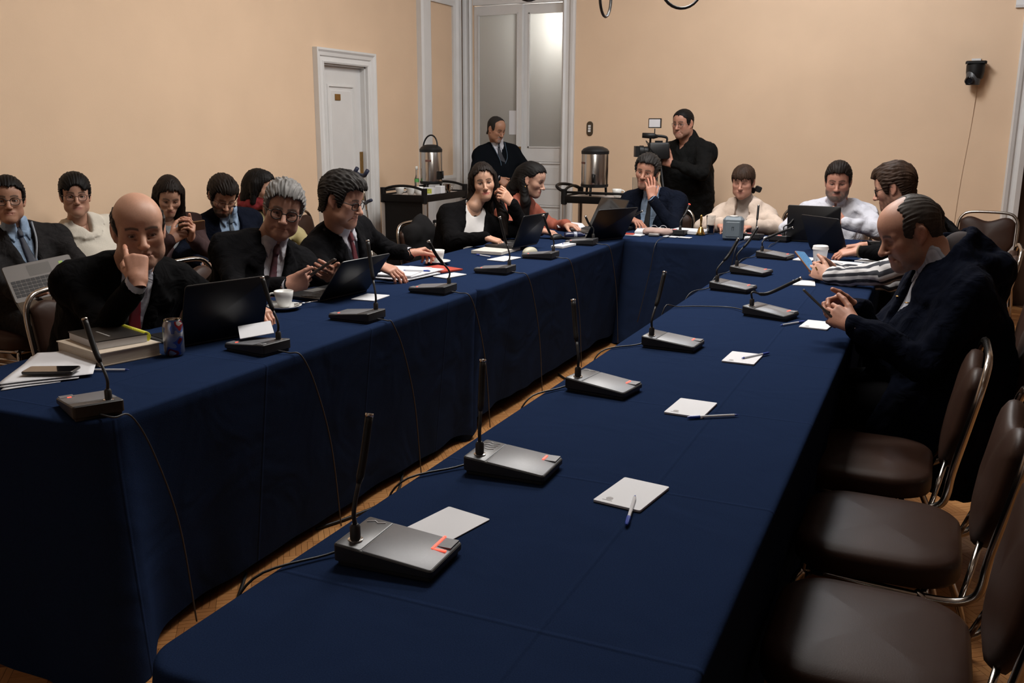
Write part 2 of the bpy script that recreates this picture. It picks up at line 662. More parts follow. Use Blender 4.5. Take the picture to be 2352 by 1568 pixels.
# double door in the back wall
mb = MB()
bar_profile(mb, (DB[0], YB, 0), (DB[0], YB, 3.05), (-1, 0, 0), (0, -1, 0), .095, [(0, 0), (0, .03), (.15, .045), (.3, .03), (.55, .03), (.7, .05), (.9, .055), (1, .03), (1, 0)])
bar_profile(mb, (DB[1], YB, 0), (DB[1], YB, 3.05), (1, 0, 0), (0, -1, 0), .13, [(0, 0), (0, .03), (.15, .045), (.3, .03), (.55, .03), (.7, .05), (.9, .055), (1, .03), (1, 0)])
bar_profile(mb, (DB[0] - .095, YB, 3.05), (DB[1] + .13, YB, 3.05), (0, 0, 1), (0, -1, 0), .15, PROF)
S('trim_4', mb, M_WHITE)
M_FROST = bpy.data.materials.new('frosted_glass')
M_FROST.use_nodes = True
nt = M_FROST.node_tree
nt.nodes.clear()
out = _n(nt, 'ShaderNodeOutputMaterial')
tr = _n(nt, 'ShaderNodeBsdfTranslucent')
tr.inputs[0].default_value = (.74, .74, .72, 1)
gl = _n(nt, 'ShaderNodeBsdfPrincipled')
gl.inputs['Base Color'].default_value = (.28, .26, .24, 1)
gl.inputs['Roughness'].default_value = .32
mx = _n(nt, 'ShaderNodeMixShader')
mx.inputs[0].default_value = .5
nz = _n(nt, 'ShaderNodeTexNoise')
nz.inputs['Scale'].default_value = 60
bp = _n(nt, 'ShaderNodeBump')
bp.inputs['Strength'].default_value = .15
nt.links.new(nz.outputs[0], bp.inputs['Height'])
nt.links.new(bp.outputs[0], gl.inputs['Normal'])
nt.links.new(tr.outputs[0], mx.inputs[1])
nt.links.new(gl.outputs[0], mx.inputs[2])
nt.links.new(mx.outputs[0], out.inputs[0])

def door_leaf(parent, w, x_sign, stile_l, stile_r):
    """leaf from local x=0 to x=x_sign*w; glass above 1.28"""
    X = lambda a: a * x_sign
    def bx(name, xa, xb, za, zb, th=.045, m=M_WHITE, y=0):
        return MB().box(((X(xa) + X(xb)) / 2, y, (za + zb) / 2), (abs(xb - xa), th, zb - za)).build(name, m, parent)
    bx('stile', 0, stile_l, 0, 2.68)
    bx('stile', w - stile_r, w, 0, 2.68)
    bx('rail', stile_l, w - stile_r, 0, .16)
    bx('rail', stile_l, w - stile_r, .70, .86)
    bx('rail', stile_l, w - stile_r, 1.14, 1.28)
    bx('rail', stile_l, w - stile_r, 2.60, 2.68)
    bx('glass_pane', stile_l - .005, w - stile_r + .005, 1.27, 2.61, .008, M_FROST)
    bx('panel_back', stile_l, w - stile_r, .15, 1.15, .02)
    c, pw = (stile_l + w - stile_r) / 2, w - stile_l - stile_r
    panel_mould(parent, X(c), 1.0, pw, .28, axis='y', off=-.010)
    panel_mould(parent, X(c), .43, pw, .54, axis='y', off=-.010)
    # glazing bead
    mb = MB()
    for xa in (stile_l + .006, w - stile_r - .006):
        mb.box((X(xa), -.020, 1.94), (.012, .02, 1.32))
    for za in (1.286, 2.594):
        mb.box((X(c), -.020, za), (pw, .02, .012))
    mb.build('glazing_bead', M_WHITE, parent)
d2 = tag(empty('door_2', (DB[0] + .004, YB + .06, 0), math.radians(-4)), 'hinged white door leaf with frosted pane behind the standing guard', kind='structure')
door_leaf(d2, .555, 1, .045, .045)
MB().box((.532, -.030, 1.17), (.040, .008, .24)).build('push_plate', M_BRASS, d2)
d3 = tag(empty('door_3', (DB[1] + .05, YB + .075, 0), 0), 'white door leaf with the brighter frosted pane', kind='structure')
door_leaf(d3, .50, -1, .055, .055)
S('trim_5', MB().box(((DB[0] + DB[1]) / 2, YB + .06, 2.79), (DB[1] - DB[0], .10, .20)), M_WHITE)
S('window_3', MB().box(((DB[0] + DB[1]) / 2, YB + .06, 2.97), (DB[1] - DB[0], .02, .17)), M_FROST)
# corridor behind the frosted glass, with its lamp
mb = MB()
mb.box((-4.2, 10.4, 1.6), (2.6, .1, 3.2))
mb.box((-5.45, 9.8, 1.6), (.1, 1.2, 3.2))
mb.box((-2.95, 9.8, 1.6), (.1, 1.2, 3.2))
mb.box((-4.2, 9.8, 3.25), (2.6, 1.3, .1))
S('wall_corridor', mb, mat('corridor_grey', (.35, .33, .31), .8))
MB().lathe([(.001, 0), (.10, .01), (.15, .05), (.16, .09), (.10, .11)], 20, (-3.50, 9.60, 2.52)).build('corridor_lamp', mat('lamp_glass', (.9, .9, .88), .3, emit=(1, .98, .95), emit_s=4.0), smooth=True)
tag(bpy.data.objects['corridor_lamp'], 'glowing round corridor lamp seen through frosted glass', 'lamp')
lamp('corridor_bulb', 'POINT', (-3.50, 9.45, 2.55), 75.0, (1, .97, .93), .10)

# right side of the back wall: white jamb and dark wooden door
mb = MB()
bar_profile(mb, (DR[0], YB, 0), (DR[0], YB, DR[3]), (-1, 0, 0), (0, -1, 0), .13, [(0, 0), (0, .04), (.3, .055), (.5, .03), (.6, .03), (.7, .05), (.9, .06), (1, .03), (1, 0)])
mb.box((DR[0] - .06, YB - .035, .13), (.135, .07, .26))
bar_profile(mb, (DR[1], YB, 0), (DR[1], YB, DR[3]), (1, 0, 0), (0, -1, 0), .20, PROF)
bar_profile(mb, (DR[0] - .2, YB, DR[3]), (DR[1] + .2, YB, DR[3]), (0, 0, 1), (0, -1, 0), .20, PROF)
S('trim_6', mb, M_WHITE)
d4 = tag(empty('door_4', ((DR[0] + DR[1]) / 2, YB + .10, 0)), 'dark brown wooden door in a white jamb', kind='structure')
MB().box((0, 0, DR[3] / 2), (DR[1] - DR[0], .05, DR[3])).build('door_leaf', M_DARKWOOD, d4)
panel_mould(d4, 0, 1.6, .60, 1.2, m=M_DARKWOOD, axis='y', off=-.026)
panel_mould(d4, 0, .5, .60, .6, m=M_DARKWOOD, axis='y', off=-.026)

# skirting boards
def skirting(name, a, b, n):
    mb = MB()
    bar_profile(mb, a, b, (0, 0, 1), n, .16, [(0, 0), (0, .02), (.6, .02), (.75, .012), (1, .010), (1, 0)])
    S(name, mb, M_WHITE)
skirting('baseboard_left', (XL, YF, 0), (XL, D1[0] - .115, 0), (1, 0, 0))
skirting('baseboard_back', (DB[1] + .13, YB, 0), (DR[0] - .13, YB, 0), (0, -1, 0))
skirting('baseboard_right', (XR, YF, 0), (XR, YB, 0), (-1, 0, 0))

# parquet floor: squares of five fingers, laid diagonally, grain turning from square to square
M_PQ = bpy.data.materials.new('parquet')
M_PQ.use_nodes = True
nt = M_PQ.node_tree
b = nt.nodes['Principled BSDF']
oi = _n(nt, 'ShaderNodeObjectInfo')
geo = _n(nt, 'ShaderNodeVertexColor')
geo.layer_name = 'Col'
ramp = _n(nt, 'ShaderNodeValToRGB')
ramp.color_ramp.elements[0].color = (.17, .066, .020, 1)
ramp.color_ramp.elements[1].color = (.46, .225, .082, 1)
e = ramp.color_ramp.elements.new(.5)
e.color = (.32, .135, .043, 1)
sp = _n(nt, 'ShaderNodeSeparateColor')
ad = _n(nt, 'ShaderNodeMath', operation='ADD')
fr = _n(nt, 'ShaderNodeMath', operation='MINIMUM')
fr.inputs[1].default_value = 1.0
sk = _n(nt, 'ShaderNodeMath', operation='MULTIPLY')
sk.inputs[1].default_value = .85
nt.links.new(geo.outputs[0], sp.inputs[0])
nt.links.new(sp.outputs[0], ad.inputs[0])
nt.links.new(oi.outputs['Random'], sk.inputs[0])
nt.links.new(sk.outputs[0], ad.inputs[1])
nt.links.new(ad.outputs[0], fr.inputs[0])
nt.links.new(fr.outputs[0], ramp.inputs[0])
tcn = _n(nt, 'ShaderNodeTexCoord')
mp = _n(nt, 'ShaderNodeMapping')
mp.inputs['Scale'].default_value = (14, 180, 14)
nz = _n(nt, 'ShaderNodeTexNoise')
nz.inputs['Scale'].default_value = 1.0
nt.links.new(tcn.outputs['Object'], mp.inputs[0])
nt.links.new(mp.outputs[0], nz.inputs['Vector'])
mr = _n(nt, 'ShaderNodeMapRange')
mr.inputs['To Min'].default_value = .78
mr.inputs['To Max'].default_value = 1.22
nt.links.new(nz.outputs[0], mr.inputs[0])
vm = _n(nt, 'ShaderNodeVectorMath', operation='SCALE')
nt.links.new(ramp.outputs[0], vm.inputs[0])
nt.links.new(mr.outputs[0], vm.inputs['Scale'])
nt.links.new(vm.outputs[0], b.inputs['Base Color'])
b.inputs['Roughness'].default_value = .38
floor = S('floor', MB().box(((XL + XR) / 2, (YF + YB) / 2 + .5, -.035), (XR - XL + 2, YB - YF + 3, .07)), mat('subfloor', (.10, .042, .016), .6))

PQ = .106
def block_geo(fingers=5):
    vs, fs, cs = [], [], []
    fw = PQ / fingers
    rs = random.Random(3)
    for k in range(fingers):
        y0, y1 = -PQ / 2 + k * fw + .0006, -PQ / 2 + (k + 1) * fw - .0006
        x0, x1 = -PQ / 2 + .0005, PQ / 2 - .0005
        bb = len(vs)
        z = .0040 + rs.uniform(-.0003, .0003)
        vs += [(x0, y0, 0), (x1, y0, 0), (x1, y1, 0), (x0, y1, 0), (x0, y0, z), (x1, y0, z), (x1, y1, z), (x0, y1, z)]
        fs += [tuple(bb + i for i in f) for f in ((4, 5, 6, 7), (0, 1, 5, 4), (1, 2, 6, 5), (2, 3, 7, 6), (3, 0, 4, 7))]
        cs += [rs.uniform(0, .13)] * 8
    return vs, fs, cs
def set_col(me, cs):
    at = me.color_attributes.new('Col', 'FLOAT_COLOR', 'POINT')
    at.data.foreach_set('color', np.array([(c, c, c, 1) for c in cs], np.float32).ravel())
bv, bf, bc = block_geo()
me_b = bpy.data.meshes.new('parquet_block')
me_b.from_pydata(bv, [], bf)
set_col(me_b, bc)
me_b.materials.append(M_PQ)
ANG = math.radians(38)
ca, sa = math.cos(ANG), math.sin(ANG)
cells = []
for i in range(-70, 90):
    for j in range(-70, 90):
        x, y = -1.4 + (i * ca - j * sa) * PQ, 3.0 + (i * sa + j * ca) * PQ
        if XL + .1 < x < XR - .05 and -.2 < y < YB - .05:
            cells.append((x, y, (i + j) % 2))
def floor_score(x, y):
    gap = -2.25 < x < -.80 and 1.0 < y < 6.2
    right = -.35 < x < 1.3 and 1.2 < y < 5.2
    corner = -3.3 < x < -2.2 and 1.1 < y < 1.75
    near = math.hypot(x, y)
    if gap and x > -2.02 - .02 * y and x < -1.15 + .0 * y or corner:
        return near
    if right and x > -.05:
        return near + .6
    return near + 30
cells.sort(key=lambda c: floor_score(c[0], c[1]))
for x, y, k in cells[:300]:
    o = bpy.data.objects.new('parquet_block', me_b)
    COL.objects.link(o)
    o.parent = floor
    o.location = (x, y, 0)
    o.rotation_euler = (0, 0, ANG + k * PI / 2)
V, T, CC = [], [], []
rs = random.Random(5)
for x, y, k in cells[300:]:
    a = ANG + k * PI / 2
    c, s_ = math.cos(a), math.sin(a)
    bb = len(V)
    V += [(x + c * q[0] - s_ * q[1], y + s_ * q[0] + c * q[1], q[2]) for q in bv]
    T += [tuple(bb + t for t in f) for f in bf]
    r = rs.random() * .85
    CC += [r * .5 + q for q in bc]
me = mesh_np('parquet_rest', np.array(V), np.array(T), smooth=False)
set_col(me, CC)
pr = link('parquet_surface', me, M_PQ, floor)
pr['kind'] = 'stuff'

# ---------------------------------------------------------------- wall fittings
sw = tag(empty('light_switch', (-3.203, YB, 1.475)), 'dark oval switch plate with three white rockers on the back wall', 'switch')
MB().slab(rrect(.065, .14, .032, 6), [(0, 0), (0, .008), (.004, .012)], Matrix.Rotation(PI / 2, 4, 'X')).build('plate', mat('bronze', (.07, .05, .03), .45, .4), sw)
for k in (-1, 0, 1):
    MB().box((0, -.015, k * .024), (.026, .010, .019)).build('rocker', M_WHITE, sw)

pz = tag(empty('wall_camera', (.19, YB, 1.93)), 'black motorised camera mounted on the peach back wall', 'camera')
MB().slab(rrect(.16, .13, .02, 4), [(0, .085), (0, .10), (.008, .106)], Matrix.Translation((0, -.085, 0))).build('bracket', M_BLACK, pz)
MB().box((0, -.012, .07), (.07, .024, .12)).build('wall_plate', M_WHITE, pz)
MB().lathe([(.060, .085), (.072, .075), (.070, .02), (.062, -.03), (.030, -.06)], 24, (0, -.085, 0)).build('body', M_BLACK, pz, smooth=True, angle=40)
MB().lathe([(.052, -.055), (.056, -.02), (.056, .05), (.05, .058)], 22, (-.01, -.095, -.03), Matrix.Rotation(.0, 4, 'X')).build('head', mat('camera_grey', (.05, .05, .052), .4), pz, smooth=True, angle=40)
lm = MB()
lm.lathe([(.034, 0), (.034, .03), (.026, .032), (.02, .022)], 20, (0, 0, 0), Matrix.Translation((-.035, -.145, -.05)) @ Matrix.Rotation(math.radians(100), 4, 'X') @ Matrix.Rotation(math.radians(-12), 4, 'Y'))
lm.build('lens', mat('lens_glass', (.01, .01, .012), .08, coat=.5), pz, smooth=True, angle=40)
mb = MB()
mb.tube(spline([(.22, YB - .012, 1.86), (.205, YB - .003, 1.5), (.17, YB - .003, 1.0), (.15, YB - .003, .4), (.15, YB - .003, .16)], 5), .0028, 6)
tag(mb.build('camera_cable', mat('cable_cover', (.50, .355, .24), .7), smooth=True), 'thin cable running down the wall below the mounted camera', 'cable')
pn = MB().box((-4.04, YB - .0305 + .05, 1.53), (.105, .002, .24))
tag(pn.build('paper_notice', mat('paper', (.60, .605, .63), .7)), 'white paper sheet taped on the frosted pane behind the guard', 'paper')

# chandeliers: black hoops hanging from a rod, bulbs above the hoops
M_IRON = mat('black_iron', (.012, .012, .013), .4, .3)
M_BULB = mat('bulb_glow', (1, .95, .88), .3, emit=(1, .93, .84), emit_s=9.0)
M_BULB.cycles.emission_sampling = 'NONE'
def chandelier(loc, label, watts, spin=0.0, col=(1, .94, .86)):
    t = tag(empty('chandelier', loc, spin), label, 'chandelier', 'hoop chandeliers on the ceiling')
    MB().tube([(0, 0, .05), (0, 0, ZC - loc[2])], .012, 8).build('rod', M_IRON, t, smooth=True)
    MB().lathe([(.07, 0), (.07, .02), (.02, .05)], 16, (0, 0, ZC - loc[2] - .05)).build('ceiling_rose', M_IRON, t, smooth=True, angle=40)
    MB().lathe([(.005, -.02), (.05, .0), (.06, .06), (.02, .12)], 16, (0, 0, 0)).build('hub', M_IRON, t, smooth=True)
    for k, (a, turn) in enumerate(((24.2, 8.0), (204.2, 40.0), (108, 68.0), (292, 80.0))):
        hz = (-.078, -.045, -.078, -.03)[k]
        ar = math.radians(a) - spin
        px, py = .37 * math.cos(ar), .37 * math.sin(ar)
        MB().tube(bez((0, 0, .06), (px * .4, py * .4, .16), (px * .8, py * .8, .12), (px, py, .03), 10), .008, 6).build('arm', M_IRON, t, smooth=True)
        hp = MB()
        rt = math.radians(24.2 + turn) - spin
        hp.tube([(px + .10 * math.cos(q) * math.cos(rt), py + .10 * math.cos(q) * math.sin(rt), hz + .10 * math.sin(q)) for q in [2 * PI * i / 28 for i in range(29)]], .0075, 6, caps=False)
        hp.build('hoop', M_IRON, t, smooth=True)
        MB().lathe([(.005, 0), (.03, .015), (.042, .05), (.03, .09), (.012, .11)], 14, (px, py, .05)).build('bulb', M_BULB, t, smooth=True)
    lo = lamp('chandelier_light', 'POINT', (0, 0, .30), watts, col, .22)
    lo.parent = t
    return t
chandelier((-1.55, 4.52, 2.232), 'black hoop chandelier hanging over the middle of the tables', 40.0, .0)
chandelier((-.9, 7.0, 2.9), 'black hoop chandelier close to the back wall', 105.0, .4, (.86, .92, 1.0))  # out-of-view chandelier added, its cool tint brightens the back wall
chandelier((-1.2, .6, 2.9), 'black hoop chandelier above the photographer', 4.0, .4)

# unseen ceiling panels added as fill over the tables and floor
def fill_panel(x, y, watts, label):
    t = tag(empty('ceiling_light', (x, y, ZC)), label, 'ceiling light', 'flat ceiling panels')
    w, d = 1.20, .60
    mb = MB()
    for a, b_, c, e_ in ((0, -d / 2 - .02, w + .08, .04), (0, d / 2 + .02, w + .08, .04), (-w / 2 - .02, 0, .04, d), (w / 2 + .02, 0, .04, d)):
        mb.box((a, b_, -.03), (c, e_, .06))
    mb.build('frame', M_WHITE, t)
    MB().box((0, 0, -.012), (w, d, .02)).build('diffuser', mat('panel_glow', (.9, .9, .9), .5, emit=(1, .97, .93), emit_s=3.0), t)
    l = lamp('panel_light', 'AREA', (0, 0, -.03), watts, (1, .965, .92), w, d)
    l.parent = t
fill_panel(-1.5, 5.4, 120.0, 'flat ceiling panel over the head table end')
fill_panel(-1.5, 3.3, 66.0, 'flat ceiling panel over the middle of the aisle')
# ---------------------------------------------------------------- tablecloths
def cloth_material():
    m = bpy.data.materials.new('navy_cloth')
    m.use_nodes = True
    nt = m.node_tree
    b = nt.nodes['Principled BSDF']
    b.inputs['Roughness'].default_value = .95
    b.inputs['Specular IOR Level'].default_value = 0.0
    b.inputs['Sheen Weight'].default_value = 0.0
    b.inputs['Sheen Roughness'].default_value = .45
    b.inputs['Sheen Tint'].default_value = (.35, .5, 1, 1)
    tc = _n(nt, 'ShaderNodeTexCoord')
    n1 = _n(nt, 'ShaderNodeTexNoise')
    n1.inputs['Scale'].default_value = 420
    n1.inputs['Detail'].default_value = 0
    n2 = _n(nt, 'ShaderNodeTexNoise')
    n2.inputs['Scale'].default_value = 3.2
    n2.inputs['Detail'].default_value = 2
    n2.inputs['Distortion'].default_value = 1.2
    for n in (n1, n2):
        nt.links.new(tc.outputs['Object'], n.inputs['Vector'])
    rp = _n(nt, 'ShaderNodeValToRGB')
    rp.color_ramp.elements[0].position = .25
    rp.color_ramp.elements[0].color = (.0100, .0182, .0455, 1)
    rp.color_ramp.elements[1].position = .75
    rp.color_ramp.elements[1].color = (.0132, .0236, .0590, 1)
    nt.links.new(n1.outputs['Fac'], rp.inputs[0])
    nt.links.new(rp.outputs[0], b.inputs['Base Color'])
    # ironed creases: one along the length, several across, from the object coordinates
    sx = _n(nt, 'ShaderNodeSeparateXYZ')
    nt.links.new(tc.outputs['Object'], sx.inputs[0])
    def crease(src, centre, period):
        a = _n(nt, 'ShaderNodeMath', operation='SUBTRACT')
        a.inputs[1].default_value = centre
        nt.links.new(src, a.inputs[0])
        if period:
            pp = _n(nt, 'ShaderNodeMath', operation='PINGPONG')
            pp.inputs[1].default_value = period / 2
            nt.links.new(a.outputs[0], pp.inputs[0])
            a = pp
        ab = _n(nt, 'ShaderNodeMath', operation='ABSOLUTE')
        nt.links.new(a.outputs[0], ab.inputs[0])
        mr = _n(nt, 'ShaderNodeMapRange')
        mr.interpolation_type = 'SMOOTHSTEP'
        mr.inputs['From Min'].default_value = 0
        mr.inputs['From Max'].default_value = .008
        mr.inputs['To Min'].default_value = 1
        mr.inputs['To Max'].default_value = 0
        nt.links.new(ab.outputs[0], mr.inputs[0])
        return mr.outputs[0]
    c1, c2 = crease(sx.outputs[0], 0.12, 0), crease(sx.outputs[1], .17, .62)
    ad = _n(nt, 'ShaderNodeMath', operation='ADD')
    nt.links.new(c1, ad.inputs[0])
    nt.links.new(c2, ad.inputs[1])
    b1 = _n(nt, 'ShaderNodeBump')
    b1.inputs['Strength'].default_value = .35
    b1.inputs['Distance'].default_value = .0006
    nt.links.new(n1.outputs['Fac'], b1.inputs['Height'])
    b2 = _n(nt, 'ShaderNodeBump')
    b2.inputs['Strength'].default_value = .5
    b2.inputs['Distance'].default_value = .02
    nt.links.new(n2.outputs['Fac'], b2.inputs['Height'])
    nt.links.new(b1.outputs[0], b2.inputs['Normal'])
    b3 = _n(nt, 'ShaderNodeBump')
    b3.inputs['Strength'].default_value = .55
    b3.inputs['Distance'].default_value = .003
    nt.links.new(ad.outputs[0], b3.inputs['Height'])
    nt.links.new(b2.outputs[0], b3.inputs['Normal'])
    nt.links.new(b3.outputs[0], b.inputs['Normal'])
    return m
M_CLOTH = cloth_material()

def draped_cloth(name, x0, x1, y0, y1, z, hem, r=.06, wave=.030, corner=(1, 1, 1, 1), tuck=.055, label='', group='navy cloths on the meeting tables', seed=1):
    """tablecloth over a long table: flat top, rounded edge, folded skirt. corner: flare at (x0y0, x1y0, x1y1, x0y1)"""
    cx, cy = (x0 + x1) / 2, (y0 + y1) / 2
    hw, hd = (x1 - x0) / 2, (y1 - y0) / 2
    rs = np.random.RandomState(seed)
    # perimeter points with outward normals
    P, N, Cn, Sx = [], [], [], []
    step = .022
    def seg(a, b, n):
        L = math.hypot(b[0] - a[0], b[1] - a[1])
        k = max(2, int(L / step))
        for i in range(k):
            t = i / k
            P.append((a[0] + (b[0] - a[0]) * t, a[1] + (b[1] - a[1]) * t))
            N.append(n)
    cs = [(-hw, -hd, 180), (hw, -hd, 270), (hw, hd, 0), (-hw, hd, 90)]
    for i in range(4):
        x, y, a0 = cs[i]
        ccx, ccy = x + (r if x < 0 else -r), y + (r if y < 0 else -r)
        for k in range(9):
            a = math.radians(a0 + 90 * k / 9)
            P.append((ccx + r * math.cos(a), ccy + r * math.sin(a)))
            N.append((math.cos(a), math.sin(a)))
        x2, y2, a2 = cs[(i + 1) % 4]
        a = math.radians(a0 + 90)
        n = (math.cos(a), math.sin(a))
        p_end = (ccx + r * n[0], ccy + r * n[1])
        q = (x2 + (r if x2 < 0 else -r) + r * n[0], y2 + (r if y2 < 0 else -r) + r * n[1])
        seg(p_end, q, n)
    P, N = np.array(P), np.array(N)
    arc = np.concatenate([[0], np.cumsum(np.linalg.norm(np.diff(P, axis=0), axis=1))])
    ph = rs.uniform(0, 6.28, 4)
    wv = (np.sin(arc * 11 + 1.3 * np.sin(arc * 2.3 + ph[0]) + ph[1]) + .6 * np.sin(arc * 23 + 2 * np.sin(arc * 3.1 + ph[2]) + ph[3]))
    wv *= .55 + .45 * np.sin(arc * 1.7 + ph[2])
    crn = np.zeros(len(P))
    for (x, y, _), k in zip(cs, corner):
        crn = np.maximum(crn, k * np.exp(-(np.hypot(P[:, 0] - x, P[:, 1] - y) / .16) ** 2))
    side = np.abs(N[:, 0]) if hd >= hw else np.abs(N[:, 1])
    tk = tuck * side - .035 * (1 - side)
    hm = hem * side + .006 * (1 - side)
    n = len(P)
    V = []
    ins = [1.0, .8, .6, .42, .28, .17, .09, .04, .015]
    core = max(0.0, hd - hw)
    for t in ins:
        # inset towards the core line
        Q = np.stack([P[:, 0] * (1 - t), np.where(np.abs(P[:, 1]) > core, np.sign(P[:, 1]) * (core + (np.abs(P[:, 1]) - core) * (1 - t)), P[:, 1])], 1) if hd >= hw else \
            np.stack([np.where(np.abs(P[:, 0]) > hw - hd, np.sign(P[:, 0]) * (hw - hd + (np.abs(P[:, 0]) - hw + hd) * (1 - t)), P[:, 0]), P[:, 1] * (1 - t)], 1)
        zz = np.zeros(n)
        V.append(np.column_stack([Q, zz]))
    for o, dz in ((0, -.0005), (.006, -.003), (.0095, -.010)):
        V.append(np.column_stack([P + N * o, np.full(n, dz)]))
    H = z - hm
    for t in (.06, .12, .2, .3, .4, .5, .6, .7, .8, .9, .96, 1.0):
        amp = wave * (t ** 1.2)
        out = .010 - tk * t + amp * (.6 * wv) + crn * ((.09 + np.maximum(tk, 0)) * t ** 1.3 + .03 * np.sin(t * 3) * wv)
        hz = H * t + crn * hm * t
        hz = hz + (.008 * wv * t if t > .9 else 0)
        hz = np.minimum(hz, z - .004)
        V.append(np.column_stack([P + N * out[:, None], -hz]))
    V = np.concatenate(V)
    m = len(V) // n
    I = np.arange(n)
    J = (I + 1) % n
    Q = np.concatenate([np.stack([k * n + I, (k + 1) * n + I, (k + 1) * n + J, k * n + J], 1) for k in range(m - 1)])
    me = mesh_np(name, V, Q)
    o = link(name, me, M_CLOTH, None, (cx, cy, z))
    return tag(o, label, 'tablecloth', group)

TZ = .75
draped_cloth('tablecloth', -2.66, -1.92, 1.64, 3.93, TZ, .048, r=.10, wave=.022, tuck=.085, corner=(1, 1, .3, .3), label='navy tablecloth under the notebooks and the drinks can, its corner sweeping the floor', seed=3)
draped_cloth('tablecloth', -2.665, -1.915, 3.90, 6.82, TZ - .001, .085, wave=.022, tuck=.085, corner=(.0, .0, 1, 1), label='navy tablecloth on the far table run in front of the two women', seed=5)
draped_cloth('tablecloth', -1.93, .12, 6.105, 6.82, TZ - .002, .05, corner=(.2, .2, 1, 1), label='navy tablecloth on the head table facing the room', seed=8)
draped_cloth('tablecloth', -.975, -.245, .88, 6.13, TZ, .05, wave=.022, corner=(1, 1, .2, .2), label='long navy tablecloth set with microphones and notepads beside the empty chairs', seed=11)

# ---------------------------------------------------------------- banquet chairs
M_VINYL = mat('brown_vinyl', (.0290, .0135, .0088), .45, var=.10, var_scale=9, bump=.25, bump_scale=320, bump_dist=.0008, spec=.15)
M_TUBE = mat('chair_tube', (.42, .39, .36), .18, 1.0)

def pillow_slab(outline, z0, z1, crown, nring=6):
    """soft pad: closed loft with a crowned top"""
    steps = [(.012, z0), (.003, z0 + .004), (0, z0 + .012), (0, z1 - .022), (.004, z1 - .010), (.014, z1 - .002)]
    for k in range(1, nring + 1):
        steps.append((.014 + k * .03, z1 + crown * (1 - (1 - k / nring) ** 2)))
    return steps

def chair_mesh(parent, vinyl=M_VINYL, tube=M_TUBE):
    # local: sitter faces +y, origin on the floor under the seat
    sw, sd = .435, .400
    mb = MB()
    mb.slab(rrect(sw, sd, .115, 8, -.06), pillow_slab(None, .405, .472, .014))
    mb.build('seat', vinyl, parent, smooth=True, angle=50)
    # back pad: outline in (x, t) then tilted
    th = math.radians(11)
    Mb = Matrix.Translation((0, -.235, .465)) @ Matrix.Rotation(th, 4, 'X') @ Matrix.Rotation(PI / 2, 4, 'X')
    def back_outline(i):
        pts = []
        H = .365
        for k in range(41):
            # left side up, top edge with a hollow, right side down
            t = k / 40
            if t < .3:
                s = t / .3
                x, y = -(.055 + .143 * min(1, s / .42) ** .5), .012 + s * H * .86
            elif t < .7:
                s = (t - .3) / .4
                x = -.198 + .396 * s
                corner = 1 - abs(2 * s - 1) ** 6
                y = H * .86 + corner * H * .14 - .045 * math.exp(-((s - .5) / .24) ** 2)
            else:
                s = (1 - t) / .3
                x, y = (.055 + .143 * min(1, s / .42) ** .5), .012 + s * H * .86
            pts.append((x, y))
        c = Vector((0, .18))
        res = []
        for x, y in pts:
            v = Vector((x, y)) - c
            L = v.length
            v = v * max(0.05, (L - i * 1.15) / L)
            res.append((v.x + c.x, v.y + c.y))
        return res[::-1]
    mb = MB()
    mb.slab(back_outline, [(.02, .012), (.006, .011), (0, .006), (0, -.014), (.006, -.024), (.02, -.031), (.05, -.037), (.09, -.041), (.14, -.043)], Mb)
    mb.build('backrest', vinyl, parent, smooth=True, angle=55)
    # tubes
    def bp(x, t, o=0.0):
        return tuple(Mb @ Vector((x, t, o)))
    path = []
    top = .382
    lft = [(-.198, .16, .400), (-.204, -.05, .388), (-.208, -.17, .386), (-.211, -.222, .405), (-.213, -.240, .44)]
    arch = [bp(-.214, .05, +.004), bp(-.216, .18, +.004), bp(-.214, .29, +.004), bp(-.194, .352, +.004), bp(-.14, top + .005, +.004), bp(0, top + .012, .004)]
    path = lft + arch
    full = path + [(-x, y, z) for x, y, z in path[:-1]][::-1]
    MB().tube(spline(full, 4), .0115, 8).build('back_frame', tube, parent, smooth=True)
    for s in (-1, 1):
        MB().tube(spline([(s * .205, .165, .398), (s * .222, .185, .36), (s * .232, .21, .18), (s * .236, .222, .012)], 4), .0105, 8).build('leg', tube, parent, smooth=True)
        MB().tube(spline([(s * .200, -.10, .396), (s * .220, -.135, .36), (s * .236, -.22, .18), (s * .242, -.262, .012)], 4), .0105, 8).build('leg', tube, parent, smooth=True)
        MB().tube([(s * .226, .185, .335), (s * .228, -.13, .335)], .0065, 6).build('side_rail', tube, parent, smooth=True)
        MB().tube([(s * .224, .18, .36), (s * .226, -.125, .36)], .0065, 6).build('side_rail', tube, parent, smooth=True)
    MB().tube([(-.205, .15, .392), (.205, .15, .392)], .009, 6).build('cross_rail', tube, parent, smooth=True)
    MB().tube([(-.205, -.12, .392), (.205, -.12, .392)], .009, 6).build('cross_rail', tube, parent, smooth=True)
    for s in (-1, 1):
        MB().tube([(s * .205, -.20, .392), (s * .13, -.232, .52)], .008, 6).build('back_bracket', tube, parent, smooth=True)

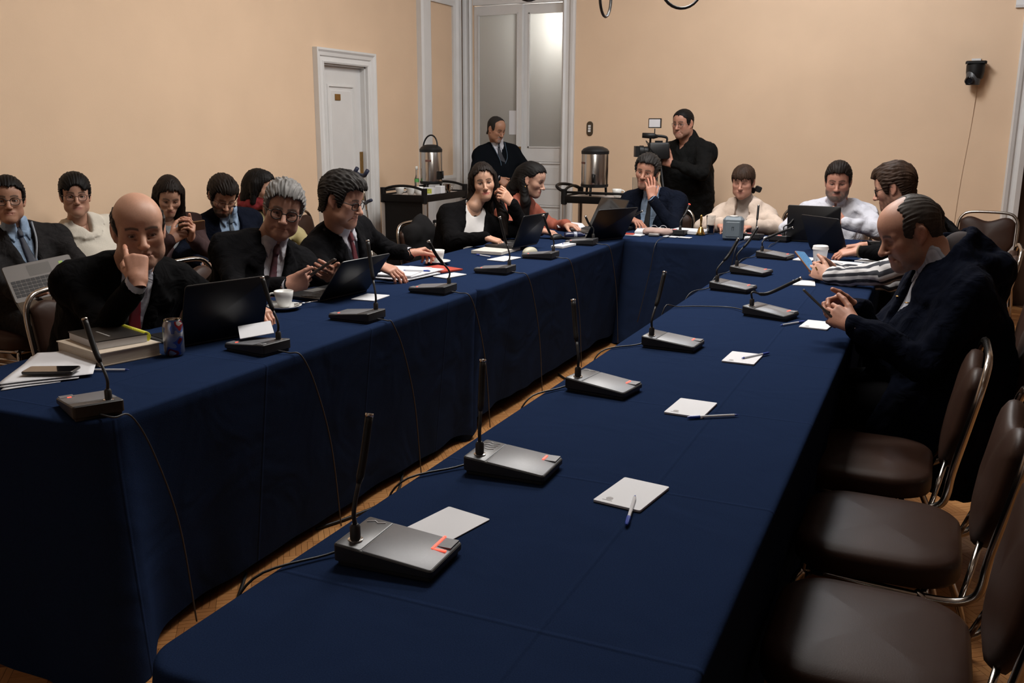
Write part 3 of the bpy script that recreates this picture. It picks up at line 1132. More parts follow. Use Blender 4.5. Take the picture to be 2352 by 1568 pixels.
ch0 = empty('banquet_chair')
chair_mesh(ch0)
def place_chair(x, y, face, label, first=[True], z=0.0, group='brown vinyl banquet chairs'):
    """face: direction the sitter looks, degrees from +x"""
    c = ch0 if first[0] else copy_tree(ch0)
    first[0] = False
    c.location = (x, y, z)
    c.rotation_euler = (0, 0, math.radians(face - 90))
    return tag(c, label, 'chair', group)
place_chair(-.045, 1.93, 180, 'empty brown vinyl chair closest to the table corner, its seat cut by the frame bottom')
place_chair(-.055, 2.52, 180, 'second empty brown vinyl chair, between two empty chairs')
place_chair(-.130, 3.11, 180, 'empty brown vinyl chair next to the man in the navy coat')
place_chair(.075, 3.66, 180, 'brown vinyl chair under the man in the navy hooded coat')
place_chair(.16, 4.62, 180, 'brown vinyl chair of the person in striped sleeves')
place_chair(.14, 5.95, 180, 'brown vinyl chair of the man with brown hair and glasses')
place_chair(.345, 8.02, 262, 'empty brown chair by the white jamb at the back wall')
place_chair(-2.92, 2.72, 0, 'brown vinyl chair of the bald man holding his cheek')
place_chair(-3.02, 3.46, 0, 'brown vinyl chair behind the grey-haired man with the phone')
place_chair(-3.02, 4.20, 0, 'brown vinyl chair of the dark-suited man beside the coffee cup')
place_chair(-2.97, 5.62, 0, 'brown vinyl chair of the woman in the black cardigan')
place_chair(-3.00, 6.30, 0, 'brown vinyl chair of the woman in the rust shirt')
place_chair(-1.98, 7.20, 270, 'brown vinyl chair of the man resting his face on his hand')
place_chair(-1.32, 7.30, 270, 'brown vinyl chair of the woman in the cream coat')
place_chair(-.93, 7.72, 270, 'dark chair with a black jacket between the cream coat and the white shirt')
place_chair(-.64, 7.25, 270, 'brown vinyl chair of the bearded man in the white shirt')
for y, t in ((3.30, 'man holding the open laptop'), (3.86, 'woman in the white jumper'), (4.36, 'woman with long hair and a phone'), (4.78, 'man in the pale blue shirt'), (5.22, 'woman in the red scarf')):
    place_chair(-4.22, y, 0, 'brown vinyl wall chair of the ' + t)
place_chair(-4.20, 5.92, 0, 'empty brown chair against the wall before the side door')

# ---------------------------------------------------------------- microphones
M_MBODY = mat('mic_body', (.010, .010, .011), .5, bump=.1, bump_scale=500)
M_MTOP = mat('mic_plate', (.135, .138, .15), .46, .15, var=.04, var_scale=200)
M_MSTRIP = mat('mic_strip', (.055, .057, .062), .40, .15)
M_LED = mat('red_led', (.9, .05, .03), .4, emit=(1, .07, .04), emit_s=2.2)
M_PRINT_GLARE = mat('mic_print', (.75, .75, .78), .4)

def mic_unit(loc, rz, tip, label, mid=None, led=1.0, cable=None, logo=0, lit_ring=False, group='conference microphone units', cable_mat=None):
    """wedge base, local +x is the talk-button end; tip: world position of the microphone end"""
    t = tag(empty('microphone_unit', loc, rz), label, 'microphone', group)
    L, W = .190, .128
    def top(x):
        return .0405 - (x + L / 2) / L * .019
    out = rrect(L, W, .008, 3)
    def ring(i, zf):
        return [(x, y, zf(x)) for x, y in out(i)]
    mb = MB()
    mb.loft([ring(.006, lambda x: 0), ring(.006, lambda x: .006), ring(0, lambda x: .010), ring(0, lambda x: top(x) - .002), ring(.002, lambda x: top(x))])
    mb.build('base', M_MBODY, t, smooth=True, angle=35)
    def plate(name, xa, xb, m, lift=.0012, wy=W - .006, yc=0):
        mb = MB()
        o = rrect(xb - xa, wy, .004, 3)
        c = (xa + xb) / 2
        mb.loft([[(x + c, y + yc, top(x + c) - .001) for x, y in o(0)], [(x + c, y + yc, top(x + c) + lift * .6) for x, y in o(0)], [(x + c, y + yc, top(x + c) + lift) for x, y in o(.0008)]])
        return mb.build(name, m, t, smooth=True, angle=35)
    plate('top_plate', -.040, .092, M_MTOP)
    plate('stem_panel', -.092, -.0425, M_MSTRIP)
    # talk button and the lit strip round it
    mb = MB()
    mb.box((.078, .040, top(.078) + .0018), (.026, .036, .003))
    mb.build('talk_button', M_MTOP, t)
    mb = MB()
    mb.box((.0615, .036, top(.0615) + .0016), (.0045, .054 if led > 1 else (.026 if led == 1 else .010), .0024))
    if led > 1:
        mb.box((.074, .0110, top(.074) + .0016), (.026, .0045, .0024))
    mb.build('status_light', M_LED, t)
    for k in range(logo):  # off-white strokes put the glare on the unit's print into colour
        mb = MB()
        y0 = .046 - k * .013
        mb.tube([(-.086 + .003 * (k % 2), y0 - .006, top(-.086) + .0016), (-.074, y0 + .004, top(-.074) + .0016), (-.066, y0 - .002, top(-.066) + .0016), (-.054, y0 + .006, top(-.054) + .0016)], .0011, 5)
        mb.build('printed_mark', M_PRINT_GLARE, t, smooth=True)
    # stem
    sx, sy = -.068, -.032
    zs = top(sx)
    MB().lathe([(.0135, 0), (.0135, .003), (.010, .004)], 20, (sx, sy, zs)).build('socket_ring', M_CHROME, t, smooth=True, angle=40)
    MB().lathe([(.0095, 0), (.0095, .026), (.006, .031)], 16, (sx, sy, zs)).build('socket', M_MBODY, t, smooth=True, angle=40)
    Mi = Matrix.Translation(loc) @ Matrix.Rotation(rz, 4, 'Z')
    tl = Mi.inverted() @ Vector(tip)
    s0 = Vector((sx, sy, zs + .028))
    if mid is not None:
        ml = Mi.inverted() @ Vector(mid)
        pts = spline([s0, s0 + Vector((0, 0, .03)), ml, tl], 7)
    else:
        pts = spline([s0, s0 + Vector((0, 0, .035)), s0 + (tl - s0) * .55 + Vector((0, 0, .004)), tl], 7)
    k = int(len(pts) * .52)
    MB().tube(pts[:k + 1], .0042, 8).build('gooseneck', M_MBODY, t, smooth=True)
    hd = pts[k:]
    n = len(hd)
    MB().tube(hd, [.0048] + [.0075] * (n - 1), 10).build('microphone_head', M_BLACK, t, smooth=True)
    a, bb = Vector(hd[-2]), Vector(hd[-1])
    d = (bb - a).normalized()
    MB().tube([bb, bb + d * .006], .0079, 12).build('light_ring', M_LED if lit_ring else M_CHROME, t, smooth=True)
    if cable:
        cl = [Mi.inverted() @ Vector(p) for p in cable]
        MB().tube(spline(cl, 6), .0026, 6).build('cable', cable_mat or M_MBODY, t, smooth=True)
    return t
M_CABLE = mat('grey_cable', (.016, .016, .018), .5)

Rm = [((-.808, 1.315), 3, (-.884, 1.35, .994), None, 2, 1, 'microphone unit closest to the camera, propped over a blank note sheet'),
      ((-.803, 1.800), 2, (-.893, 1.83, .983), None, 1, 4, 'microphone unit with pale marks beside its stem, second along the long table'),
      ((-.830, 2.500), -8, (-.947, 2.55, .996), None, 1, 1, 'microphone unit, third along the long table, pointing at a notepad with a pen across'),
      ((-.790, 3.130), -4, (-.849, 3.20, .996), None, 1, 0, 'microphone unit, fourth along the long table, with a thin slanted stem'),
      ((-.570, 3.825), -18, (-.473, 3.90, .901), (-.60, 3.90, .83), 1, 0, 'microphone unit bent towards the man in the navy coat'),
      ((-.832, 4.385), -12, (-.834, 4.45, .982), None, 1, 0, 'microphone unit, fifth along the inner edge, with a stem slanting to the right'),
      ((-.846, 4.930), -14, (-.842, 5.00, .983), None, 1, 0, 'microphone unit near the lidded paper cup, stem slanting to the right'),
      ((-.830, 5.600), -14, (-.757, 5.70, .922), (-.89, 5.70, .86), 1, 0, 'microphone unit with a low bent stem at the far end of the long table')]
for i, (xy, a, tip, mid, led, logo, lab) in enumerate(Rm):
    x, y = xy
    cb = [(x - .094, y - .02, TZ + .012), (x - .12, y - .05, TZ + .006), (-1.000, y - .16, TZ - .004), (-1.02, y - .20, TZ - .10), (-1.03, y - .22, .35)]
    if i == 4:
        cb = [(x - .094, y + .02, TZ + .012), (x - .20, y + .10, TZ + .006), (-.95, y + .02, TZ + .006), (-1.0, y - .06, TZ - .01), (-1.02, y - .1, .4)]
    mic_unit((x, y, TZ + .001), math.radians(a), tip, lab, mid, led, cb, logo)
Lm = [((-2.020, 1.735), 152, (-2.030, 1.755, .992), 'microphone unit at the table corner beside the loose papers'),
      ((-2.060, 2.475), 172, (-2.050, 2.508, .993), 'microphone unit with a white note card leaning on it'),
      ((-2.045, 3.060), 178, (-2.040, 3.145, 1.049), 'microphone unit in front of the grey-haired man with the phone'),
      ((-2.075, 3.730), 180, (-2.070, 3.691, .988), 'microphone unit beside the stack of printed papers'),
      ((-2.070, 4.390), 180, (-2.050, 4.406, 1.036), 'microphone unit in front of the woman in the black cardigan'),
      ((-2.070, 5.010), 180, (-2.040, 4.974, 1.0), 'microphone unit next to the beige computer mouse'),
      ((-2.075, 5.720), 182, (-2.050, 5.716, .93), 'microphone unit at the inner corner beside the red folder')]
for i, (xy, a, tip, lab) in enumerate(Lm):
    x, y = xy
    ar = math.radians(a)
    ex = (x - .094 * math.cos(ar), y - .094 * math.sin(ar))
    cb = [(ex[0], ex[1], TZ + .012), (ex[0] + .04, ex[1] + .01, TZ + .006), (-1.895, y + .02, TZ - .006), (-1.880, y + .07, TZ - .12), (-1.868, y + .13, .40), (-1.86, y + .16, .08)]
    mic_unit((x, y, TZ + .001), ar, tip, lab, None, .5, cb, 1 if i == 1 else 0, cable_mat=M_CABLE)
Hm = [((-2.11, 6.62), 78, (-1.935, 6.60, .901), (-2.05, 6.60, .84), False, 'microphone unit with an arched stem before the man resting his face'),
      ((-1.66, 6.57), 92, (-1.593, 6.60, .960), None, True, 'microphone unit with a glowing red tip beside the brass bell'),
      ((-1.13, 6.56), 90, (-1.103, 6.55, .973), None, False, 'microphone unit before the woman in the cream coat'),
      ((-.93, 6.52), 80, (-.858, 6.50, .900), None, False, 'microphone unit before the bearded man in the white shirt')]
for xy, a, tip, mid, lit, lab in Hm:
    x, y = xy
    cb = [(x, y - .094, TZ + .012), (x - .01, y - .2, TZ + .006), (x - .02, 6.085, TZ - .008), (x - .05, 6.065, .55), (x - .12, 6.05, .2)]
    mic_unit((x, y, TZ + .001), math.radians(a), tip, lab, mid, 1, cb, 0, lit, cable_mat=M_CABLE)
# ---------------------------------------------------------------- people
def rotm(yaw=0, pitch=0, roll=0):
    """head matrix: local x right, y forward, z up; yaw turns to the left, pitch looks down, roll tips to the right"""
    a = Matrix.Rotation(math.radians(yaw), 3, 'Z') @ Matrix.Rotation(math.radians(-pitch), 3, 'X') @ Matrix.Rotation(math.radians(roll), 3, 'Y')
    return np.array(a)

def unit(v):
    v = np.asarray(v, float)
    return v / max(np.linalg.norm(v), 1e-9)

def head_surface(p, neck_l, h):
    """one head with neck, local frame, metres. neck_l: base of the neck in the local frame"""
    w, fat, jaw, nose = p.get('w', 1.0), p.get('fat', 0.0), p.get('jaw', 1.0), p.get('nose', 1.0)
    op = p.get('eye', 0.6)
    lo = np.minimum([-0.105, -0.13, -0.15], np.asarray(neck_l) - 0.085)
    hi = np.maximum([0.105, 0.135, 0.145], np.asarray(neck_l) + 0.085)
    F = Field(lo, hi, h)
    F.put(ell((0, -0.014, 0.030), (0.077 * w, 0.099, 0.088)), 0)
    F.put(ell((0, 0.030, 0.038), (0.063 * w, 0.060, 0.062)), 0.03)
    F.put(ell((0, 0.028, -0.034), (0.055 * w, 0.060, 0.076)), 0.03)
    for s in (-1, 1):
        F.put(cone((s * 0.043 * w * jaw, -0.002, -0.056), (s * 0.013 * jaw, 0.068, -0.102 + p.get('chin', 0.0)), 0.017 + fat * 0.3, 0.017), 0.03)
        F.put(ell((s * 0.041 * w, 0.056, -0.024), (0.022 + fat * .4, 0.022, 0.022 + fat * .4)), 0.03)
        if fat:
            F.put(ell((s * 0.040 * w, 0.036, -0.070), (0.024 + fat, 0.028 + fat, 0.026 + fat)), 0.03)
    cz = p.get('chin', 0.0)
    F.put(ell((0, 0.073, -0.099 + cz), (0.020 * jaw, 0.017, 0.015)), 0.025)
    bd = p.get('beard')
    if bd and bd[0] == 'full' and bd[2] > .8:
        F.put(ell((0, 0.062, -0.098), (.036, .030, .026)), .02)
        for s in (-1, 1):
            F.put(cone((s * .050 * w, .012, -.05), (s * .026, .066, -.088), .015, .022), .02)
    F.put(cone((0, 0.01, -0.085), (0, 0.055, -0.098), 0.030 + fat, 0.02 + fat * .5), 0.03)
    # neck
    nr = p.get('neck_r', 0.056)
    nl = np.asarray(neck_l, float)
    F.put(cone((0, -0.024, -0.06), nl, nr, nr * 1.08), 0.03)
    # brow, sockets, lids
    for s in (-1, 1):
        F.put(cone((s * 0.047 * w, 0.066, 0.017), (s * 0.012, 0.083, 0.013), 0.0085, 0.0085), 0.014)
    for s in (-1, 1):
        F.put(ell((s * 0.031 * w, 0.092, -0.003), (0.019, 0.016, 0.012)), 0.014, 'sub')
    for s in (-1, 1):
        ec = (s * 0.031 * w, 0.0705, -0.003)
        F.put(ell(ec, (0.0150, 0.0145, 0.0140)), 0.006)
        e = np.array(ec)
        if op > 0.05:
            hz = 0.0078 * op
            zc = ec[2] - 0.0030 * (1 - op)
            def fn(X, Y, Z, e=e, hz=hz, zc=zc):
                d2 = np.abs(Z - zc) - hz * np.sqrt(np.maximum(0.02, 1 - ((X - e[0]) / 0.0145) ** 2))
                d2 = np.maximum(d2, np.abs(X - e[0]) - 0.0145)
                return np.maximum(d2, (e[1] + 0.004) - Y)
            F.put((fn, e - [0.016, 0, 0.01], e + [0.016, 0.02, 0.01]), 0.0015, 'sub')
    # nose
    F.put(cone((0, 0.083, 0.006), (0, 0.104 + 0.006 * nose, -0.033), 0.0075, 0.0105 * nose), 0.013)
    F.put(ell((0, 0.105 + 0.006 * nose, -0.037), (0.0125 * nose, 0.0115, 0.0105)), 0.006)
    for s in (-1, 1):
        F.put(ell((s * 0.0125 * nose, 0.098, -0.0405), (0.0075, 0.010, 0.0075)), 0.006)
        F.put(ell((s * 0.0065, 0.105, -0.049), (0.0035, 0.005, 0.004)), 0.003, 'sub')
    # mouth
    F.put(ell((0, 0.078, -0.068), (0.030, 0.014, 0.018)), 0.016)
    F.put(ell((0, 0.0870, -0.0635), (0.0255, 0.0070, 0.0044)), 0.005)
    F.put(ell((0, 0.0850, -0.0738), (0.0215, 0.0085, 0.0058)), 0.005)
    for s in (-1, 1):
        F.put(cone((0, 0.0955, -0.0688), (s * 0.0265, 0.0835, -0.0702), 0.0014, 0.0016), 0.003, 'sub')
    if p.get('age', 0):
        for s in (-1, 1):
            F.put(cone((s * .0185, .1005, -.046), (s * .0375, .0765, -.082), .0022, .0020), .010, 'sub')
            F.put(cone((s * .015, .083, -.017), (s * .040, .0700, -.0215), .0018, .0018), .007, 'sub')
    # ears
    for s in (-1, 1):
        M = np.array(Matrix.Rotation(s * 0.30, 3, 'Z') @ Matrix.Rotation(0.18, 3, 'X'))
        F.put(ell((s * 0.078 * w, -0.010, -0.006), (0.0075, 0.0185, 0.0315), M), 0.006)
        F.put(ell((s * 0.0865 * w, -0.005, -0.004), (0.006, 0.010, 0.019), M), 0.005, 'sub')
        F.put(ell((s * 0.073 * w, 0.000, -0.034), (0.0075, 0.009, 0.010)), 0.006)
    V, Q = F.surf()
    V = smooth_mesh(V, Q, 1, 0.4)
    C = head_colors(V, p)
    # eyeballs
    VS, QS, CS, TS = [V], [Q], [C], []
    base = len(V)
    gz = p.get('gaze', (0, 0))
    gd = Matrix.Rotation(math.radians(gz[0]), 3, 'Z') @ Matrix.Rotation(math.radians(-gz[1]), 3, 'X')
    angs = [0.02, 0.2, 0.22, 0.44, 0.48, 0.75, 1.1, 1.5, 1.9]
    cols = [(.01,) * 3, (.01,) * 3, p.get('iris', (.07, .035, .018)), p.get('iris', (.07, .035, .018)), (.26, .23, .22)] + [(.34, .30, .28)] * 4
    n = 14
    for s in (-1, 1):
        ring = []
        for a in angs:
            for k in range(n):
                t = 2 * PI * k / n
                q = gd @ Vector((math.sin(a) * math.cos(t), math.cos(a), math.sin(a) * math.sin(t)))
                ring.append((s * 0.031 * w + q.x * 0.0127, 0.0705 + q.y * 0.0127, -0.003 + q.z * 0.0127))
        VS.append(np.array(ring))
        CS.append(np.repeat(np.array(cols), n, 0))
        qs = []
        for a in range(len(angs) - 1):
            for k in range(n):
                qs.append((base + a * n + k, base + (a + 1) * n + k, base + (a + 1) * n + (k + 1) % n, base + a * n + (k + 1) % n))
        QS.append(np.array(qs))
        base += len(ring)
    return np.concatenate(VS), np.concatenate(QS), np.concatenate(CS)

def _noise3(P, f, seed):
    rs = np.random.RandomState(seed)
    acc = 0
    for q in range(7):
        kv = rs.normal(size=3)
        kv = kv / np.linalg.norm(kv) * f * rs.uniform(.6, 1.5)
        acc = acc + np.sin(P @ kv + rs.uniform(0, 6.28))
    return acc / 3.5

def head_colors(V, p):
    w = p.get('w', 1.0)
    x, y, z = V[:, 0] / w, V[:, 1], V[:, 2]
    ax = np.abs(x)
    skin = np.array(p.get('skin', (.46, .25, .165)))
    C = np.tile(skin, (len(V), 1))
    n = _noise3(V, 90, 3)
    C *= (1 + 0.05 * n)[:, None]
    def g(cx, cy, cz, r):
        return np.exp(-(((ax - cx) / r) ** 2 + ((y - cy) / r) ** 2 + ((z - cz) / r) ** 2))
    red = 0.4 * g(.042, .07, -.03, .022) + 0.3 * g(0, .112, -.036, .016) + 0.5 * g(.08, -.01, -.01, .025)
    C *= np.stack([1 + .10 * red, 1 - .14 * red, 1 - .16 * red], 1)
    eye = g(.031, .082, -.008, .017)
    C *= (1 - p.get('bags', .22) * eye)[:, None]
    def mixc(m, col):
        nonlocal C
        m = np.clip(m, 0, 1)[:, None]
        C = C * (1 - m) + np.array(col) * m
    lip = np.exp(-((ax / .0265) ** 4)) * np.exp(-(((z + .0688) / .0095) ** 4)) * (y > .074)
    mixc(lip * p.get('lip', .55), p.get('lipc', (.33, .12, .10)))
    # brows follow an arch
    br = p.get('browc', (.03, .02, .015))
    zb = .0195 + .004 * np.sin(np.clip((ax - .012) / .036, 0, 1) * PI)
    m = np.exp(-((z - zb) / .0048) ** 4) * (ax > .010) * (ax < .050) * (y > .05)
    mixc(m * p.get('brow', .85), br)
    # lash line
    m = np.exp(-((z - .0025 * p.get('eye', .6) - .0005) / .0022) ** 2) * np.exp(-((ax - .031) / .015) ** 4) * (y > .07)
    mixc(m * p.get('lash', .6), (.02, .014, .012))
    b = p.get('beard')
    if b:
        kind, col, den = b
        nz = .5 + .5 * _noise3(V, 260, 9)
        low = np.clip((-.040 - z) / .012, 0, 1) * np.clip((y - (.000 + 1.3 * np.maximum(0, -.082 - z))) / .022, 0, 1) * np.clip((z + .128) / .012, 0, 1)
        side = np.clip((ax - .050) / .012, 0, 1) * np.clip((.03 - z) / .02, 0, 1) * np.clip((z + .09) / .02, 0, 1) * np.clip((y - .002) / .010, 0, 1) * np.clip((.050 - y) / .016, 0, 1)
        hollow = g(.036, .07, -.045, .017)
        mst = np.exp(-((z + .0545) / .0075) ** 4) * np.exp(-((ax / .030) ** 6)) * (y > .07)
        gt = np.exp(-((ax / .027) ** 6)) * (z < -.05) * (y > .05)
        lipm = np.clip(lip, 0, 1)
        if kind == 'full':
            m = np.clip(low + side * .9 + mst, 0, 1) * (1 - .75 * hollow)
        elif kind == 'goatee':
            m = np.clip(mst + gt, 0, 1)
        elif kind == 'mustache':
            m = mst
        else:
            m = np.clip(low + mst, 0, 1) * (1 - .6 * hollow)
        m = m * (1 - lipm) * np.clip(den * (.7 + .6 * nz), 0, 1)
        mixc(m, col)
    st = p.get('stubble_scalp')
    if st:
        col, den = st
        m = np.clip((z - .0) / .03, 0, 1) * np.clip((-(y) + .02) / .03, 0, 1)
        mixc(m * den, col)
    return C

HAIR_SHORT = [(-.15, .17), (.13, .17), (.13, .083), (.066, .072), (.052, .050), (.046, .010), (.036, -.030), (.022, -.030), (.014, .004),
              (-.004, .030), (-.026, .024), (-.038, -.010), (-.046, -.060), (-.060, -.082), (-.15, -.085)]
HAIR_FRINGE = [(-.15, .17), (.13, .17), (.13, .030), (.060, .030), (.050, .020), (.046, -.015), (.028, -.045), (.010, -.045), (.000, -.010), (-.02, -.040), (-.05, -.075), (-.15, -.085)]
HAIR_RECEDE = [(-.15, .17), (.030, .17), (.045, .112), (.030, .075), (.044, .045), (.044, .005), (.036, -.030), (.022, -.030), (.014, .004),
               (-.004, .030), (-.026, .024), (-.038, -.010), (-.046, -.060), (-.060, -.082), (-.15, -.085)]
HAIR_RING = [(-.15, .062), (-.07, .060), (-.01, .052), (.034, .040), (.040, .005), (.034, -.024), (.022, -.026), (.014, .004),
             (-.004, .030), (-.026, .024), (-.038, -.010), (-.046, -.060), (-.060, -.080), (-.15, -.082)]
HAIR_LONG = [(-.16, .17), (.14, .17), (.14, .088), (.060, .078), (.050, .052), (.044, .020), (.030, -.01), (.014, -.06), (.000, -.10), (-.16, -.10)]

def hair_surface(p, hs, h):
    """hs: style dict in head-local metres"""
    w = p.get('w', 1.0)
    th = hs.get('th', .010)
    poly = hs['poly']
    pts = [q for c in hs.get('strands', []) for q in (c[0], c[1])]
    lo, hi = np.array([-.125, -.15, -.12]), np.array([.125, .125, .165])
    if pts:
        lo = np.minimum(lo, np.min(np.array(pts), 0) - .06)
        hi = np.maximum(hi, np.max(np.array(pts), 0) + .06)
    F = Field(lo, hi, h)
    F.put(ell((0, -.014, .030), (.077 * w + th * .8, .099 + th, .088 + th)), 0)
    F.put(ell((0, .030, .038), (.063 * w + th * .8, .060 + th, .062 + th)), .03)
    F.put(cone((0, -.03, -.03), (0, -.045, -.075), .062 + th * .5, .056 + th * .3), .03)
    for e in hs.get('vol', []):
        F.put(ell(e[0], e[1]), .025)
    X, Y, Z = F._xyz((slice(None),) * 3)
    part = hs.get('jag', .004)
    rs = np.random.RandomState(hs.get('seed', 1))
    ph = rs.uniform(0, 6, 4)
    jz = part * (np.sin(X * 130 + ph[0]) + .7 * np.sin(X * 290 + ph[1]) + .8 * np.sin(Y * 210 + ph[2]) + .6 * np.sin(Y * 420 + X * 300))
    up = hs.get('arch', 0.0) * (X / .07) ** 2
    sd = poly_sd(np.broadcast_to(Y, F.d.shape)[::1], np.broadcast_to(Z, F.d.shape) + jz + np.where(Y > .0, up, 0), poly)
    F.d = np.maximum(F.d, sd.astype(np.float32))
    for e in hs.get('cut', []):
        F.put(ell(e[0], e[1]), .012, 'sub')
    for c in hs.get('strands', []):
        F.put(cone(*c), .03)
    for e in hs.get('cut2', []):
        F.put(ell(e[0], e[1]), .010, 'sub')
    # strand grooves
    m = np.abs(F.d) < .03
    idx = np.nonzero(m)
    P = np.stack([F.ax[i][idx[i]] for i in range(3)], 1).astype(float)
    g = hs.get('groove', .0022)
    an = np.arctan2(P[:, 0], P[:, 2] + .02) if hs.get('dir', 'back') == 'back' else np.arctan2(P[:, 0], P[:, 1] + .02)
    q = P[:, 1] if hs.get('dir', 'back') == 'back' else P[:, 2]
    rn = np.random.RandomState(hs.get('seed', 1) + 50)
    ac = 0
    for _k in range(6):
        fa, fq = rn.uniform(25, 75), rn.uniform(12, 45)
        ac = ac + np.sin(an * fa + rn.uniform(1, 4) * np.sin(q * fq + rn.uniform(0, 6)) + q * rn.uniform(-60, 60) + rn.uniform(0, 6))
    F.d[idx] += (.45 * g * ac).astype(np.float32)
    return F.surf()

FINGERS = [(.024, (.043, .026, .020), .0088), (.004, (.048, .030, .021), .0090), (-.015, (.044, .028, .020), .0086), (-.032, (.034, .021, .018), .0078)]

def hand_surface(side, curl, thumb, h=.0028, spread=0.0, scale=1.0):
    """side +1 right hand, -1 left hand. Local: wrist at 0, fingers +y, back of the hand +z, thumb towards -x on a right hand.
    curl: 4 tuples of joint angles (degrees), thumb: (out, down, bend)"""
    segs = []
    bx = -1 if side > 0 else 1
    for i, (x, ls, r) in enumerate(FINGERS):
        base = np.array([bx * x, .088 - abs(x - .006) * .28, .002 if i in (1, 2) else 0.0])
        segs.append((np.array([bx * x * .55, .004, 0]), base, .0150, .0118, .014))
        a = 0.0
        sp = math.radians(bx * -x / .03 * spread)
        pt = base
        for j in range(3):
            a += math.radians(curl[i][j])
            d = np.array([math.sin(-sp) * math.cos(a), math.cos(sp) * math.cos(a), -math.sin(a)])
            q = pt + d * ls[j]
            segs.append((pt, q, r * (1 - .07 * j), r * (1 - .07 * (j + 1)), .004))
            pt = q
    o, dn, bd = [math.radians(t) for t in thumb]
    pt = np.array([bx * .020, .022, -.006])
    d = np.array([bx * math.sin(o) * math.cos(dn), math.cos(o) * math.cos(dn), -math.sin(dn)])
    ax = unit(np.cross(d, [0, 0, 1]))
    for j, (l, r0, r1) in enumerate(((.046, .0150, .0115), (.034, .0108, .0100), (.028, .0100, .0080))):
        q = pt + d * l
        segs.append((pt, q, r0, r1, .010 if j == 0 else .004))
        pt = q
        # bend back towards the fingers
        t = bd * .6
        side_v = np.array([-bx * 1.0, 0, 0])
        d = unit(d * math.cos(t) + unit(side_v - d * (side_v @ d)) * math.sin(t))
    allp = np.array([s[0] for s in segs] + [s[1] for s in segs])
    F = Field(allp.min(0) - .03, allp.max(0) + .03, h)
    F.put(cone((0, -.055, 0), (0, .010, 0), .0255, .0235), 0)
    for a, b, ra, rb, k in segs:
        F.put(cone(a, b, ra, rb), k)
    F.put(ell((bx * .020, .034, -.012), (.014, .026, .011)), .012)
    V, Q = F.surf()
    C = np.ones((len(V), 3))
    tip = np.clip((V[:, 1] - .10) / .05, 0, 1)
    C *= np.stack([1 + .03 * tip, 1 - .08 * tip, 1 - .08 * tip], 1)
    return V * scale, Q, C

RELAX = [(25, 30, 15), (28, 32, 18), (32, 35, 20), (36, 36, 22)]
FLAT = [(8, 12, 6), (8, 12, 6), (10, 14, 8), (14, 16, 8)]
FIST = [(70, 85, 45), (74, 88, 50), (76, 90, 50), (78, 90, 50)]
GRIP = [(38, 50, 25), (42, 55, 28), (46, 58, 30), (50, 60, 30)]

